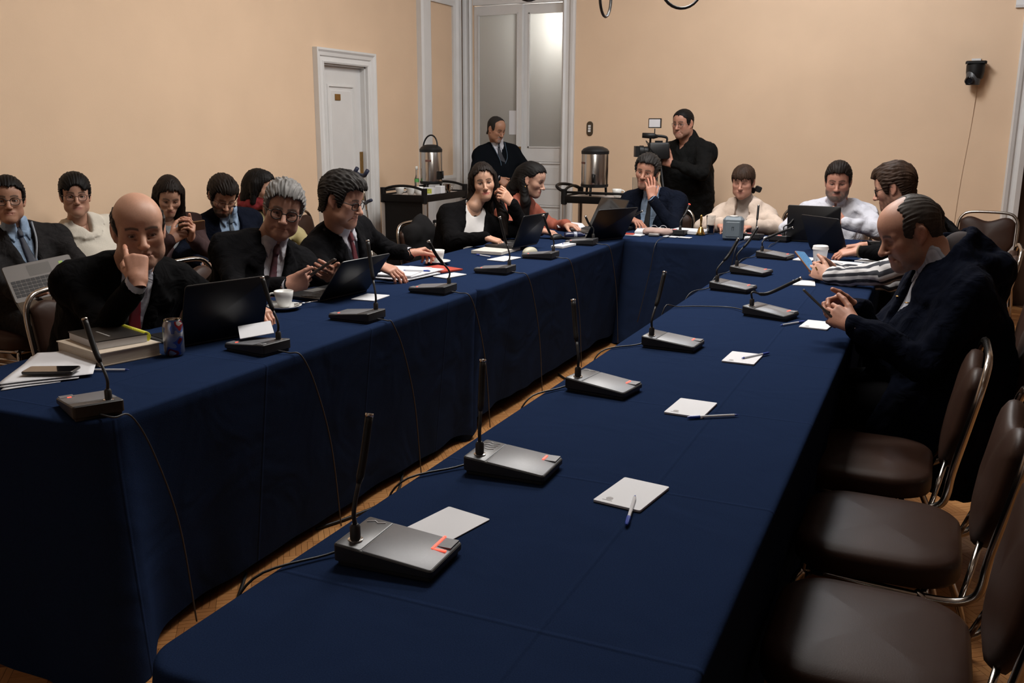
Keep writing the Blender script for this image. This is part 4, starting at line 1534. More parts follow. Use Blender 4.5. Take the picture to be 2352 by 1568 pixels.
class Body:
    def __init__(s, hip, neck, face, sw=.36, w=1.0, belly=0.0, bust=0.0, slump=.02, shrug=(0, 0), shf=(0, 0), arm=1.0):
        s.hip, s.neck = v3(*hip), v3(*neck)
        s.U = unit(s.neck - s.hip)
        f = v3(math.cos(math.radians(face)), math.sin(math.radians(face)), 0)
        s.F = unit(f - s.U * (f @ s.U))
        s.R = np.cross(s.F, s.U)
        s.L = np.linalg.norm(s.neck - s.hip)
        s.w, s.sw, s.belly, s.bust = w, sw, belly, bust
        s.mid = s.hip + s.U * s.L * .45 - s.F * slump
        s.sh = {}
        for i, sd in enumerate((1, -1)):
            s.sh[sd] = s.neck - s.U * (.082 - shrug[i]) + s.R * sd * sw / 2 + s.F * shf[i]
        s.arms = {}
        s.arm_l = (.285 * arm, .255 * arm)
        s.legs = {}
    def set_arm(s, sd, wrist, pole, stretch=True):
        a, b = s.arm_l
        S, W = s.sh[sd], v3(*wrist)
        D = W - S
        L = np.linalg.norm(D)
        if L > (a + b) * .985:
            k = L / ((a + b) * .985)
            a, b = a * k, b * k
        d = D / L
        ca = np.clip((a * a + L * L - b * b) / (2 * a * L), -1, 1)
        po = np.asarray(pole, float)
        po = unit(po - d * (po @ d))
        E = S + d * a * ca + po * a * math.sqrt(max(0, 1 - ca * ca))
        s.arms[sd] = (S, E, W)
    def set_leg(s, sd, knee, ankle):
        h = s.hip + s.R * sd * .09 * s.w - s.U * .01
        s.legs[sd] = (h, v3(*knee), v3(*ankle))
    def torso(s, inf=0.0):
        w = s.w
        hip, mid, neck, U, F, R, L = s.hip, s.mid, s.neck, s.U, s.F, s.R, s.L
        i = inf
        out = [(fcone(hip + U * .02, mid, .168 * w + i, .158 * w + i, F, .76), 0),
               (fcone(mid, neck - U * .17, .158 * w + i, .172 * w * (s.sw / .36) ** .5 + i, F, .70), .06),
               (cone(s.sh[1] - s.U * .012, s.sh[-1] - s.U * .012, .060 + i, .060 + i), .06)]
        for sd in (1, -1):
            out.append((cone(neck - U * .012 - F * .005 + R * sd * .022, s.sh[sd] + U * .004, .046 + i * .7, .046 + i * .8), .045))
            out.append((ell(neck - U * .20 + F * .035 + R * sd * .075, (.09 + i,) * 3), .06))
        if s.belly:
            out.append((ell(hip + U * L * .36 + F * (.05 + s.belly * .35), (.15 * w + s.belly * .3 + i, .12 + s.belly * .6 + i, .15 + i), np.stack([R, F, U], 1)), .08))
        if s.bust:
            for sd in (1, -1):
                out.append((ell(neck - U * .26 + F * (.075 + s.bust * .3) + R * sd * .078, (.070 + s.bust * .4 + i,) * 3), .045))
        return out
    def torso_sd(s, X, Y, Z, inf=0.0):
        d = None
        for (fn, lo, hi), k in s.torso(inf):
            b = fn(X, Y, Z)
            if d is None:
                d = b
            else:
                hh = np.maximum(k - np.abs(d - b), 0) / max(k, 1e-6)
                d = np.minimum(d, b) - hh * hh * k * .25
        return d
    def panel(s, poly, inf, front=True, depth=.30, base_inf=0.0):
        """cloth piece lying on the chest: polygon in (u right, v up) from the neck base, raised by inf over the torso"""
        P = np.asarray(poly, float)
        sg = 1 if front else -1
        lo2, hi2 = P.min(0), P.max(0)
        cs = np.array([s.neck + s.R * u + s.U * v + s.F * f for u in (lo2[0], hi2[0]) for v in (lo2[1], hi2[1]) for f in (0, sg * depth)])
        def fn(X, Y, Z):
            x, y, z = X - s.neck[0], Y - s.neck[1], Z - s.neck[2]
            u = x * s.R[0] + y * s.R[1] + z * s.R[2]
            v = x * s.U[0] + y * s.U[1] + z * s.U[2]
            f = x * s.F[0] + y * s.F[1] + z * s.F[2]
            d = np.maximum(s.torso_sd(X, Y, Z, base_inf) - inf, poly_sd(u, v, P))
            return np.maximum(d, -sg * f - .03)
        return fn, cs.min(0), cs.max(0)
    def prism(s, poly, f0=-.03, f1=.4):
        P = np.asarray(poly, float)
        lo2, hi2 = P.min(0), P.max(0)
        cs = np.array([s.neck + s.R * u + s.U * v + s.F * f for u in (lo2[0], hi2[0]) for v in (lo2[1], hi2[1]) for f in (f0, f1)])
        def fn(X, Y, Z):
            x, y, z = X - s.neck[0], Y - s.neck[1], Z - s.neck[2]
            u = x * s.R[0] + y * s.R[1] + z * s.R[2]
            v = x * s.U[0] + y * s.U[1] + z * s.U[2]
            f = x * s.F[0] + y * s.F[1] + z * s.F[2]
            return np.maximum(poly_sd(u, v, P), np.maximum(f0 - f, f - f1))
        return fn, cs.min(0), cs.max(0)

def field_for(prims, h, pad=.05):
    lo = np.min([p[1] for p in prims], 0) - pad
    hi = np.max([p[2] for p in prims], 0) + pad
    return Field(lo, hi, h)

def upper_garment(B, h, inf=.016, sleeve=.014, sleeve_end=.97, vneck=None, lapel=None, extra=(), folds=.0035, seed=1, hem=.10, skirt=None,
                  neck_hole=.062, arms=True, cuff=.008, cuts=(), sl0=.046, sl1=.036, sl2=.031):
    """jacket, coat, jumper or shirt following the torso and arms of B"""
    tp = B.torso(inf)
    arm_p = []
    if arms:
        for sd, (S, E, W) in B.arms.items():
            We = E + (W - E) * sleeve_end
            arm_p.append((cone(S, E, sl0 + sleeve + .004, sl1 + sleeve), .045))
            arm_p.append((cone(E, We, sl1 + sleeve, sl2 + cuff), .02))
    ex = [(fcone(B.hip + B.U * .06, B.hip - B.U * hem, .170 * B.w + inf, .175 * B.w + inf, B.F, .78), .05)]
    if skirt:
        for a, b, ra, rb in skirt:
            ex.append((cone(a, b, ra, rb), .05))
    allp = [q[0] for q in tp] + [q[0] for q in arm_p] + [q[0] for q in ex] + [q[0] for q in extra]
    F = field_for(allp, h)
    for q, k in tp:
        F.put(q, k)
    for q, k in ex:
        F.put(q, k)
    # neck hole
    F.put(cone(B.neck - B.U * .005 + B.F * .012, B.neck + B.U * .16 + B.F * .03, neck_hole, neck_hole), .008, 'sub')
    if vneck:
        F.put(B.prism(vneck), .004, 'sub')
    if lapel:
        for poly, li in lapel:
            F.put(B.panel(poly, inf + li), .003)
    for q, k in arm_p:
        F.put(q, k)
    for q, k in extra:
        F.put(q, k)
    for q, k in cuts:
        F.put(q, k, 'sub')
    if folds:
        F.noise(folds * 1.5, 44, seed, oct=2)
    return F.surf()

SUIT_V = [(-.062, .05), (.062, .05), (.050, -.06), (.012, -.30), (-.012, -.30), (-.050, -.06)]
SUIT_LAPEL = [([(-.060, .02), (-.125, -.075), (-.085, -.10), (-.012, -.31), (-.008, -.28), (-.046, -.06)], .009),
              ([(.060, .02), (.125, -.075), (.085, -.10), (.012, -.31), (.008, -.28), (.046, -.06)], .009)]

def obj_from(name, VQ, m, parent, colors=None, smooth=1):
    V, Q = VQ
    if smooth:
        V = smooth_mesh(V, Q, smooth, .5)
    me = mesh_np(name, V, Q)
    if colors is not None:
        at = me.color_attributes.new('Col', 'FLOAT_COLOR', 'POINT')
        at.data.foreach_set('color', np.concatenate([colors, np.ones((len(colors), 1))], 1).astype(np.float32).ravel())
    return link(name, me, m, parent)

def hand_frame(pos, fdir, back):
    y = unit(fdir)
    z = np.asarray(back, float)
    z = unit(z - y * (z @ y))
    x = np.cross(y, z)
    return np.stack([x, y, z], 1), np.asarray(pos, float)

def glasses(parent, Rm, Hc, p, color, lens=(.0235, .0190), r=.0020, square=False, s=1.0):
    w = p.get('w', 1.0)
    mb = MB()
    ys = .0955
    def tw(q):
        return Vector(Hc + Rm @ (np.array(q) * s))
    for sd in (-1, 1):
        pts = []
        for k in range(25):
            a = 2 * PI * k / 24
            e = .55 if square else .85
            ca, sa = math.cos(a), math.sin(a)
            pts.append(tw((sd * .0325 * w + lens[0] * math.copysign(abs(ca) ** e, ca), ys - .006 * abs(ca) * (1 if ca * sd > 0 else 0), -.006 + lens[1] * math.copysign(abs(sa) ** e, sa))))
        mb.tube(pts, r * s, 5, caps=False)
        mb.tube([tw((sd * (.0325 * w + lens[0]), ys - .006, .001)), tw((sd * .072 * w, .070, .004)), tw((sd * .079 * w, .0, .006)), tw((sd * .080 * w, -.018, -.004))], r * s * .9, 5)
    mb.tube([tw((-.0095, ys, -.002)), tw((0, ys + .003, .001)), tw((.0095, ys, -.002))], r * s, 5)
    g = mb.build('glasses', mat('glasses_' + '_'.join('%d' % (c * 99) for c in color), color, .3, .2), parent, smooth=True)
    return g

SKIN = mat('skin', (.5, .3, .2), .50, attr=True, var=.06, var_scale=160, bump=.10, bump_scale=420, spec=.38)

def person(label, B, head, Hc, Hrot, hs=None, hands=None, h_head=.0033, s=1.0, group=None, hair_mat=None, hair_h=None):
    """B body, head params, Hc head centre (world), Hrot 3x3. hands: {side: (wrist, fingers dir, back dir, curl, thumb)}"""
    skin = np.array(head.get('skin', (.46, .25, .165)))
    Hc = np.asarray(Hc, float)
    nl = Hrot.T @ (B.neck + B.U * .01 + B.F * .01 - Hc) / s
    V, Q, C = head_surface(head, nl, h_head)
    VS, QS, CS = [Hc + (Hrot @ (V * s).T).T], [Q], [C]
    base = len(V)
    # the rest of the body, inside the clothes
    tp = B.torso(-.022)
    ap = []
    for sd, (S, E, W) in B.arms.items():
        ap.append((cone(S, E, .040, .034), .03))
        ap.append((cone(E, W, .034, .024), .02))
    for sd, (a, b, c) in B.legs.items():
        ap.append((cone(a, b, .070, .048), .05))
        ap.append((cone(b, c, .046, .034), .02))
    F = field_for([q[0] for q in tp] + [q[0] for q in ap], .020)
    for q, k in tp + ap:
        F.put(q, k)
    nr_ = head.get('neck_r', .056)
    F.put(cone(B.neck - B.U * .08, B.neck + B.U * .03, nr_ * 1.05, nr_ * .88), .03)
    v, q = F.surf()
    VS.append(v)
    QS.append(q + base)
    CS.append(np.tile(skin, (len(v), 1)))
    base += len(v)
    for sd, hd in (hands or {}).items():
        wrist, fd, bk, curl, th = hd[:5]
        v, q, c = hand_surface(sd, curl, th, spread=hd[5] if len(hd) > 5 else 4, scale=head.get('hand', 1.0))
        M, o = hand_frame(wrist, fd, bk)
        VS.append(o + (M @ v.T).T)
        QS.append(q + base)
        CS.append(c * skin * np.array([1.02, .95, .93]))
        base += len(v)
    V, Q, C = np.concatenate(VS), np.concatenate(QS), np.concatenate(CS)
    P = obj_from('person', (V, Q), SKIN, None, C, smooth=0)
    tag(P, label, 'person', group)
    if hs:
        hv, hq = hair_surface(head, hs, hair_h or h_head * 1.15)
        hv = Hc + (Hrot @ (hv * s).T).T
        obj_from('hair', (hv, hq), hair_mat, P, smooth=1)
    return P

def trousers(P, B, m, h=.016, inf=.012, name='trousers'):
    pr = [(fcone(B.hip + B.U * .06, B.hip - B.U * .01, .165 * B.w + inf * .3, .165 * B.w + inf, B.F, .80), 0)]
    for sd, (a, b, c) in B.legs.items():
        pr.append((cone(a, b, .085 * B.w + inf, .062 + inf), .05))
        pr.append((cone(b, c, .060 + inf, .048 + inf), .02))
    F = field_for([q[0] for q in pr], h)
    for q, k in pr:
        F.put(q, k)
    F.noise(.003, 45, 5)
    return obj_from(name, F.surf(), m, P)

def shoes(P, B, m, face):
    f = v3(math.cos(math.radians(face)), math.sin(math.radians(face)), 0)
    for sd, (a, b, c) in B.legs.items():
        g = v3(c[0], c[1], 0)
        F = Field(np.minimum(g - .1, g + f * .22 - .1) - [0, 0, .02], np.maximum(g + .1, g + f * .22 + .1) + [0, 0, .05], .012)
        F.put(cone(g - f * .03 + [0, 0, .045], g + f * .15 + [0, 0, .04], .043, .040), 0)
        F.put(cone(g + [0, 0, .06], g + [0, 0, .12], .045, .046), .03)
        X, Y, Z = F._xyz((slice(None),) * 3)
        F.d = np.maximum(F.d, (.002 - Z) + 0 * F.d)
        obj_from('shoe', F.surf(), m, P, smooth=1)

def collar(P, B, m, h=.006, r=.066, height=.045, tilt=.02, points=True, name='collar', axis=None):
    """turned-down shirt collar round the neck"""
    ax = B.U if axis is None else unit(axis)
    c0 = B.neck - ax * .012 + B.F * .010
    c1 = B.neck + ax * height + B.F * (.010 + tilt)
    pr = [(cone(c0, c1, r + .006, r - .004), 0)]
    F = field_for([q[0] for q in pr], h, .09)
    F.put(pr[0][0], 0)
    F.put(cone(c0 + ax * (height * .9), c1 + ax * .12, r - .006, r - .004), .004, 'sub')
    # cut top flat and open the front
    F.put(B.prism([(-.016, .10), (.016, .10), (.004, -.02), (-.004, -.02)], .02, .3), .004, 'sub')
    if points:
        for sd in (-1, 1):
            F.put(B.panel([(sd * .012, .028), (sd * .056, .034), (sd * .060, -.012), (sd * .036, -.052)], .014), .004)
    return obj_from(name, F.surf(), m, P)

def tie(P, B, m, length=.34, w=.036, inf=.013, shift=0.0, top=.0):
    pr = [B.panel([(-.017 + shift, .022 + top), (.017 + shift, .022 + top), (.011 + shift, -.026 + top), (-.011 + shift, -.026 + top)], inf + .010),
          B.panel([(-.011 + shift, -.02 + top), (.011 + shift, -.02 + top), (w + shift, -length), (-w + shift, -length)], inf)]
    F = field_for(pr, .006, .03)
    for q in pr:
        F.put(q, .004)
    # keep only a thin front layer
    X, Y, Z = F._xyz((slice(None),) * 3)
    F.d = np.maximum(F.d, -(B.torso_sd(X, Y, Z, 0.0) + .006).astype(np.float32))
    return obj_from('tie', F.surf(), m, P)

def strip(P, name, m, pts, r=.003, n=6):
    mb = MB()
    mb.tube(spline(pts, 5), r, n)
    return mb.build(name, m, P, smooth=True)

def cuff_ring(P, B, sd, m, r=.0335, at=(.93, 1.04), name='shirt_cuff'):
    S, E, W = B.arms[sd]
    a, b = E + (W - E) * at[0], E + (W - E) * at[1]
    mb = MB()
    mb.tube([a, b], [r, r * .97], 16, caps=False)
    mb.tube([b, a], [r * .90, r * .92], 16, caps=False)
    return mb.build(name, m, P, smooth=True)
# ---------------------------------------------------------------- things on the tables
M_PAPER = mat('paper', (.60, .605, .63), .7)
M_CERAM = mat('white_ceramic', (.72, .72, .70), .25, coat=.3)
M_INK = mat('print_ink', (.10, .10, .12), .7)
TOP = TZ + .0015

def quad_frame(c, a):
    return Matrix.Translation(c) @ Matrix.Rotation(a, 4, 'Z')

def notepad(x, y, deg, label, w=.105, d=.15, h=.004, z=TOP, mark=True, tilt=(0, 0), group='white notepads on the tables'):
    t = tag(empty('notepad', (x, y, z), math.radians(deg)), label, 'notepad', group)
    t.rotation_euler = (tilt[0], tilt[1], math.radians(deg))
    MB().slab(rrect(w, d, .004, 3), [(0, 0), (0, h), (.0005, h + .0004)]).build('sheets', M_PAPER, t)
    if mark:
        mb = MB()
        cx, cy = -w * .25, -d * .34
        mb.lathe([(.0075, h + .0005), (.0075, h + .0008)], 14, (cx, cy, 0))
        mb.build('printed_crest', mat('crest_grey', (.34, .33, .33), .8, var=.6, var_scale=420), t)
        MB().box((cx, cy - .011, h + .0007), (.022, .0012, .0004)).build('printed_line', mat('crest_grey', (.3, .3, .3)), t)
    return t
notepad(-.800, 1.475, -12, 'blank note sheet partly under the front microphone unit', .105, .145, .001, mark=False)
notepad(-.520, 1.772, -8, 'notepad with a blue pen lying over its lower edge')
notepad(-.555, 2.428, -3, 'notepad with a clear pen lying across beside it')
notepad(-.535, 3.058, -2, 'notepad with a blue-capped pen resting on its corner')
notepad(-.375, 3.72, -6, 'notepad under the hands of the man in the navy coat')
notepad(-.555, 4.73, 8, 'notepad under the hands in striped sleeves')
notepad(-.66, 5.62, -10, 'notepad beside the far end microphone with a bent stem')
notepad(-2.135, 2.560, 42, 'white note card leaning on a microphone unit', .115, .16, .002, z=TOP + .046, mark=False, tilt=(math.radians(4), math.radians(-7)))
notepad(-2.255, 3.485, 4, 'notepad before the laptop of the grey-haired man', .115, .15, .003, mark=False)
notepad(-2.230, 4.19, -14, 'notepad beside the printed papers and red folder', .09, .16, .003, mark=False)
notepad(-2.240, 4.875, -8, 'notepad before the woman in the black cardigan', .115, .19, .003, mark=False)
notepad(-2.140, 5.565, -6, 'notepad with a blue pen near the inner corner', .085, .19, .012, mark=False)

M_PENC = mat('pen_clear', (.62, .64, .68), .15, coat=.4)
M_PENB = mat('pen_blue', (.015, .05, .32), .3)
def pen(a, b, label, z0=TOP + .004, z1=TOP + .004, group='ballpoint pens on the tables'):
    a, b = Vector((a[0], a[1], z0)), Vector((b[0], b[1], z1))
    d = (b - a).normalized()
    L = .143
    b = a + d * L
    t = tag(empty('pen', tuple(a)), label, 'pen', group)
    Mi = Matrix.Translation(a).inverted()
    P = lambda s: tuple(Mi @ (a + d * s))
    MB().tube([P(.012), P(L - .006)], .0036, 8).build('barrel', M_PENC, t, smooth=True, angle=40)
    MB().tube([P(.02), P(L - .02)], .0014, 6).build('ink_tube', M_PENB, t, smooth=True)
    MB().tube([P(L - .035), P(L - .008), P(L)], [.0046, .0044, .002], 8).build('cap', M_PENB, t, smooth=True, angle=40)
    MB().tube([P(0), P(.012)], [.0008, .0034], 8).build('tip', M_PENB, t, smooth=True)
    return t
pen((-.507, 1.752), (-.477, 1.587), 'blue ballpoint pen hanging off the notepad close to the camera', TOP + .009, TOP + .005)
pen((-.424, 2.414), (-.544, 2.333), 'clear pen with blue cap lying right of the second notepad')
pen((-.534, 3.03), (-.461, 3.163), 'pen with a blue cap across the corner of a notepad', TOP + .008, TOP + .006)
pen((-.503, 3.642), (-.425, 3.77), 'clear pen pointing at the notepad under the navy sleeve')
pen((-2.238, 2.081), (-2.356, 2.025), 'blue ballpoint pen beside the stack of books')
pen((-2.327, 4.894), (-2.416, 4.933), 'pen lying before the woman in the black cardigan')
pen((-2.15, 5.56), (-2.13, 5.70), 'blue pen on the thick notepad at the inner corner', TOP + .017, TOP + .017)
pen((-2.44, 4.08), (-2.36, 4.10), 'blue pen on the stack of printed papers', TOP + .030, TOP + .030)

def cup(x, y, label, z=TOP, saucer=True, rot=0.0, s=1.0, group='white coffee cups'):
    t = tag(empty('coffee_cup', (x, y, z + (.011 if saucer else 0)), rot), label, 'cup', group)
    MB().lathe([(.020 * s, 0), (.024 * s, .003), (.031 * s, .02 * s), (.037 * s, .045 * s), (.040 * s, .066 * s), (.038 * s, .067 * s), (.034 * s, .045 * s), (.028 * s, .018 * s), (.018 * s, .010 * s)], 28).build('bowl', M_CERAM, t, smooth=True)
    MB().tube(bez((.037 * s, 0, .056 * s), (.072 * s, 0, .066 * s), (.068 * s, 0, .014 * s), (.032 * s, 0, .022 * s), 12), .0042 * s, 8).build('handle', M_CERAM, t, smooth=True)
    if saucer:
        sc_ = MB().lathe([(.030, 0), (.034, .001), (.058, .009), (.071, .016), (.072, .018), (.058, .012), (.030, .007)], 32, (x, y, z)).build('saucer', M_CERAM, smooth=True)
        tag(sc_, label.replace('coffee cup', 'saucer under the coffee cup'), 'saucer', 'saucers under the cups')
    return t
cup(-2.433, 3.105, 'white coffee cup beside the open laptop of the grey-haired man', rot=math.radians(215))
cup(-2.490, 4.535, 'white coffee cup held by the dark-suited man', rot=math.radians(-70))
sp = MB()
sp.tube([(-2.40, 3.13, TOP + .016), (-2.375, 3.17, TOP + .020), (-2.345, 3.215, TOP + .024)], [.007, .002, .003], 6)
tag(sp.build('teaspoon', M_CHROME, smooth=True), 'metal teaspoon on the saucer by the laptop', 'spoon')

# drinks can
cn = tag(empty('drinks_can', (-2.262, 2.30, TOP)), 'silver, red and blue drinks can beside the black laptop', 'can')
M_CAN = bpy.data.materials.new('can_print')
M_CAN.use_nodes = True
nt = M_CAN.node_tree
b = nt.nodes['Principled BSDF']
b.inputs['Metallic'].default_value = .85
b.inputs['Roughness'].default_value = .28
tc = _n(nt, 'ShaderNodeTexCoord')
nz = _n(nt, 'ShaderNodeTexNoise')
nz.inputs['Scale'].default_value = 22
nz.inputs['Detail'].default_value = 1
rp = _n(nt, 'ShaderNodeValToRGB')
rp.color_ramp.interpolation = 'CONSTANT'
rp.color_ramp.elements[0].color = (.38, .40, .46, 1)
rp.color_ramp.elements[1].position = .50
rp.color_ramp.elements[1].color = (.10, .16, .42, 1)
e = rp.color_ramp.elements.new(.57)
e.color = (.30, .03, .04, 1)
e = rp.color_ramp.elements.new(.64)
e.color = (.48, .48, .5, 1)
nt.links.new(tc.outputs['Object'], nz.inputs['Vector'])
nt.links.new(nz.outputs[0], rp.inputs[0])
nt.links.new(rp.outputs[0], b.inputs['Base Color'])
MB().lathe([(.024, 0), (.026, .002), (.033, .012), (.033, .104), (.027, .118)], 32).build('body', M_CAN, cn, smooth=True, angle=50)
MB().lathe([(.027, .118), (.0275, .122), (.026, .122), (.024, .117), (.002, .117)], 32).build('lid', M_CHROME, cn, smooth=True, angle=50)
MB().slab(rrect(.014, .024, .006, 4), [(0, .1185), (0, .1205)]).build('pull_tab', M_CHROME, cn)

# books, papers and the phone at the near end
bk = tag(empty('thick_book', (-2.465, 2.215, TOP), math.radians(-15)), 'thick cream paperback lying under the black notebook', 'book')
MB().box((0, 0, .0215), (.275, .205, .038)).build('pages', mat('aged_pages', (.50, .43, .34), .8, var=.2, var_scale=900, stretch=(.02, .02, 1)), bk)
for zz, nm in ((.0015, 'cover'), (.042, 'cover')):
    MB().box((0, 0, zz), (.282, .212, .003)).build(nm, mat('cream_cover', (.52, .44, .35), .6), bk)
nb = tag(empty('spiral_notebook', (-2.475, 2.225, TOP + .0445), math.radians(-19)), 'black-covered notebook with a yellow spiral binding', 'notebook')
MB().box((0, 0, .012), (.215, .165, .024)).build('pages', M_PAPER, nb)
MB().box((0, 0, .0255), (.220, .170, .003)).build('cover', mat('black_cover', (.015, .013, .012), .4), nb)
MB().box((.01, -.02, .0273), (.10, .006, .0006)).build('cover_lettering', mat('cover_print', (.25, .24, .23), .6), nb)
MB().box((-.035, -.045, .0273), (.022, .010, .0006)).build('cover_badge', mat('badge_gold', (.5, .28, .05), .5), nb)
mb = MB()
for k in range(24):
    x = -.095 + k * .0083
    mb.tube([(x, (.086 + .014 * math.cos(q)), .014 + .016 * math.sin(q)) for q in [2 * PI * i / 10 for i in range(11)]], .0022, 5, caps=False)
mb.build('spiral_binding', mat('yellow_plastic', (.55, .53, .02), .4), nb, smooth=True)

def paper_sheet(name, corners, z, label, par=None, bend=None, n=14, th=.0006, group=None, lines=0):
    """thin sheet from 4 corners (xy), optionally curling at one corner"""
    A, B_, C_, D_ = [Vector((*c, z)) for c in corners]
    vs = []
    for i in range(n + 1):
        for j in range(n + 1):
            u, v = i / n, j / n
            p = A * (1 - u) * (1 - v) + B_ * u * (1 - v) + C_ * u * v + D_ * (1 - u) * v
            if bend:
                p.z += bend(u, v)
            p.z += .0008 * math.sin(u * 7 + v * 5)
            vs.append(p)
    m = (n + 1)
    fs = [(i * m + j, (i + 1) * m + j, (i + 1) * m + j + 1, i * m + j + 1) for i in range(n) for j in range(n)]
    me = bpy.data.meshes.new(name)
    me.from_pydata([tuple(p) for p in vs], [], fs)
    me.polygons.foreach_set('use_smooth', [True] * len(fs))
    o = link(name, me, MATS['paper'], par)
    sm = o.modifiers.new('solid', 'SOLIDIFY')
    sm.thickness = th
    sm.offset = 1
    if label:
        tag(o, label, 'paper', group)
    return o
paper_sheet('paper_sheet', ((-2.435, 1.775), (-2.662, 2.10), (-2.50, 2.21), (-2.285, 1.985)), TOP + .010, 'top loose paper sheet with a curled corner under the phone', bend=lambda u, v: .055 * max(0, u + v * .6 - 1.15) ** 1.2 * 1.6)
paper_sheet('paper_sheet', ((-2.42, 1.77), (-2.655, 2.07), (-2.53, 2.18), (-2.30, 1.945)), TOP + .005, 'lower loose paper sheet at the table corner')
paper_sheet('paper_sheet', ((-2.40, 1.76), (-2.63, 2.05), (-2.54, 2.15), (-2.325, 1.90)), TOP + .001, 'bottom paper sheet of the pile at the table corner')
def phone(M, label, screen=None, name='mobile_phone', w=.073, l=.150, case=None):
    t = tag(empty(name), label, 'phone', 'mobile phones')
    t.matrix_world = M
    MB().slab(rrect(w, l, .009, 4), [(.0015, 0), (0, .0015), (0, .0065), (.0015, .008)]).build('case', case or mat('phone_case', (.06, .055, .05), .35, .5), t, smooth=True, angle=40)
    MB().slab(rrect(w - .006, l - .006, .007, 4), [(0, .0079), (0, .0084)]).build('screen', screen or mat('phone_screen', (.006, .006, .007), .06, coat=.6), t)
    return t
M_SCR_DARK = mat('phone_screen', (.006, .006, .007), .06, coat=.6)
M_SCR_BLUE = mat('phone_screen_lit', (.03, .07, .12), .2, var=.5, var_scale=160, emit=(.10, .32, .62), emit_s=.55)
phone(Matrix.Translation((-2.395, 1.93, TOP + .0175)) @ Matrix.Rotation(math.radians(-62), 4, 'Z'), 'dark phone lying on the loose papers')
paper_sheet('paper_sheet', ((-2.45, 2.38), (-2.60, 2.45), (-2.54, 2.56), (-2.40, 2.50)), TOP + .001, 'paper sheet half hidden behind the drinks can')

# laptops
M_LAP = mat('laptop_black', (.009, .009, .010), .40, bump=.05, bump_scale=900, spec=.5)
M_LAPG = mat('laptop_grey', (.20, .19, .185), .4, .4)
M_KEY = mat('laptop_keys', (.025, .025, .027), .5)
def laptop(loc, rz, open_deg, label, w=.33, d=.225, body=M_LAP, deck=None, screen=None, keys=True, pose=None, sticker=False):
    """local: user side -y, hinge at +y; lid opens by open_deg from closed"""
    t = tag(empty('laptop', loc, rz), label, 'laptop', 'open laptops')
    if pose is not None:
        t.matrix_world = pose
    MB().slab(rrect(w, d, .012, 4), [(.004, 0), (0, .003), (0, .012), (.002, .014)]).build('base', body, t, smooth=True, angle=40)
    if deck:
        MB().slab(rrect(w - .006, d - .006, .010, 4), [(0, .0139), (0, .0145)]).build('deck', deck, t)
    if keys:
        kb = MB()
        for r_ in range(5):
            for k in range(13):
                kb.box((-w * .42 + k * w * .07, d * .33 - r_ * .019, .0152), (w * .06, .015, .0016))
        kb.build('keyboard', M_KEY, t)
        MB().slab(rrect(.10, .062, .004, 3), [(0, .0144), (0, .0148)], Matrix.Translation((0, -d * .27, 0))).build('touchpad', mat('touchpad', (.15, .145, .14), .35, .3), t)
    a = math.radians(open_deg)
    Ml = Matrix.Translation((0, d / 2 - .004, .012)) @ Matrix.Rotation(PI - a, 4, 'X')
    Ml = Matrix.Translation((0, d / 2 - .004, .014)) @ Matrix.Rotation(-a, 4, 'X') @ Matrix.Translation((0, -d / 2 + .004, 0))
    MB().slab(rrect(w, d, .012, 4), [(.002, 0), (0, .0015), (0, .005), (.002, .0065)], Ml).build('lid', body, t, smooth=True, angle=40)
    MB().slab(rrect(w - .012, d - .014, .006, 4), [(0, -.0002), (0, -.0010)], Ml).build('screen', screen or M_SCR_DARK, t)
    if sticker:
        MB().box((-w * .40, -d * .30, .0150), (.022, .016, .0006)).build('sticker', mat('sticker_blue', (.12, .35, .55), .5), t)
        MB().box((-w * .33, -d * .32, .0150), (.018, .016, .0006)).build('sticker', mat('sticker_green', (.30, .42, .12), .5), t)
    return t
# user sits at -x of the left run, so the laptops there are turned to face -x
laptop((-2.375, 2.575, TOP), math.radians(-108), 108, 'black laptop with its dull lid towards the aisle, by the drinks can')
laptop((-2.485, 3.47, TOP), math.radians(-96), 128, 'black laptop tilted back before the grey-haired man')
laptop((-2.40, 5.33, TOP + .018), math.radians(-98), 112, 'dark laptop used by the woman in the black cardigan', .30, .21)
laptop((-2.12, 6.05, TOP), math.radians(-118), 122, 'large black laptop with raised lid at the inner corner', .36, .25)
laptop((-2.30, 6.45, TOP), math.radians(-38), 118, 'black laptop showing its lid beside the printed booklet', .36, .25)
laptop((-.72, 6.62, TOP), math.radians(180 - 4), 97, 'black laptop before the bearded man in the white shirt', .34, .235)
laptop((-.50, 6.10, TOP), math.radians(138), 113, 'grey-black laptop typed on by the man with brown hair', .33, .23)

# closed notebook under the cardigan woman's laptop, mouse
MB().box((-2.42, 5.15, TOP + .009), (.20, .28, .017), None).build('closed_notebook', mat('notebook_cream', (.55, .52, .48), .6))
tag(bpy.data.objects['closed_notebook'], 'cream notebook under the laptop of the woman in the cardigan', 'notebook')
F = Field((-.07, -.05, -.01), (.07, .05, .06), .004)
F.put(ell((0, 0, .004), (.058, .033, .034)), 0)
X, Y, Z = F._xyz((slice(None),) * 3)
F.d = np.maximum(F.d, -Z + 0 * F.d)
ms = tag(empty('computer_mouse', (-2.205, 5.17, TOP), math.radians(70)), 'beige computer mouse behind a microphone unit', 'mouse')
obj_from('shell', F.surf(), mat('mouse_beige', (.40, .38, .29), .45), ms)
MB().box((.035, 0, .0285), (.014, .006, .008)).build('scroll_wheel', M_BLACK, ms)
F = Field((-.07, -.05, -.01), (.07, .05, .06), .004)
F.put(ell((0, 0, .004), (.052, .030, .032)), 0)
X, Y, Z = F._xyz((slice(None),) * 3)
F.d = np.maximum(F.d, -Z + 0 * F.d)
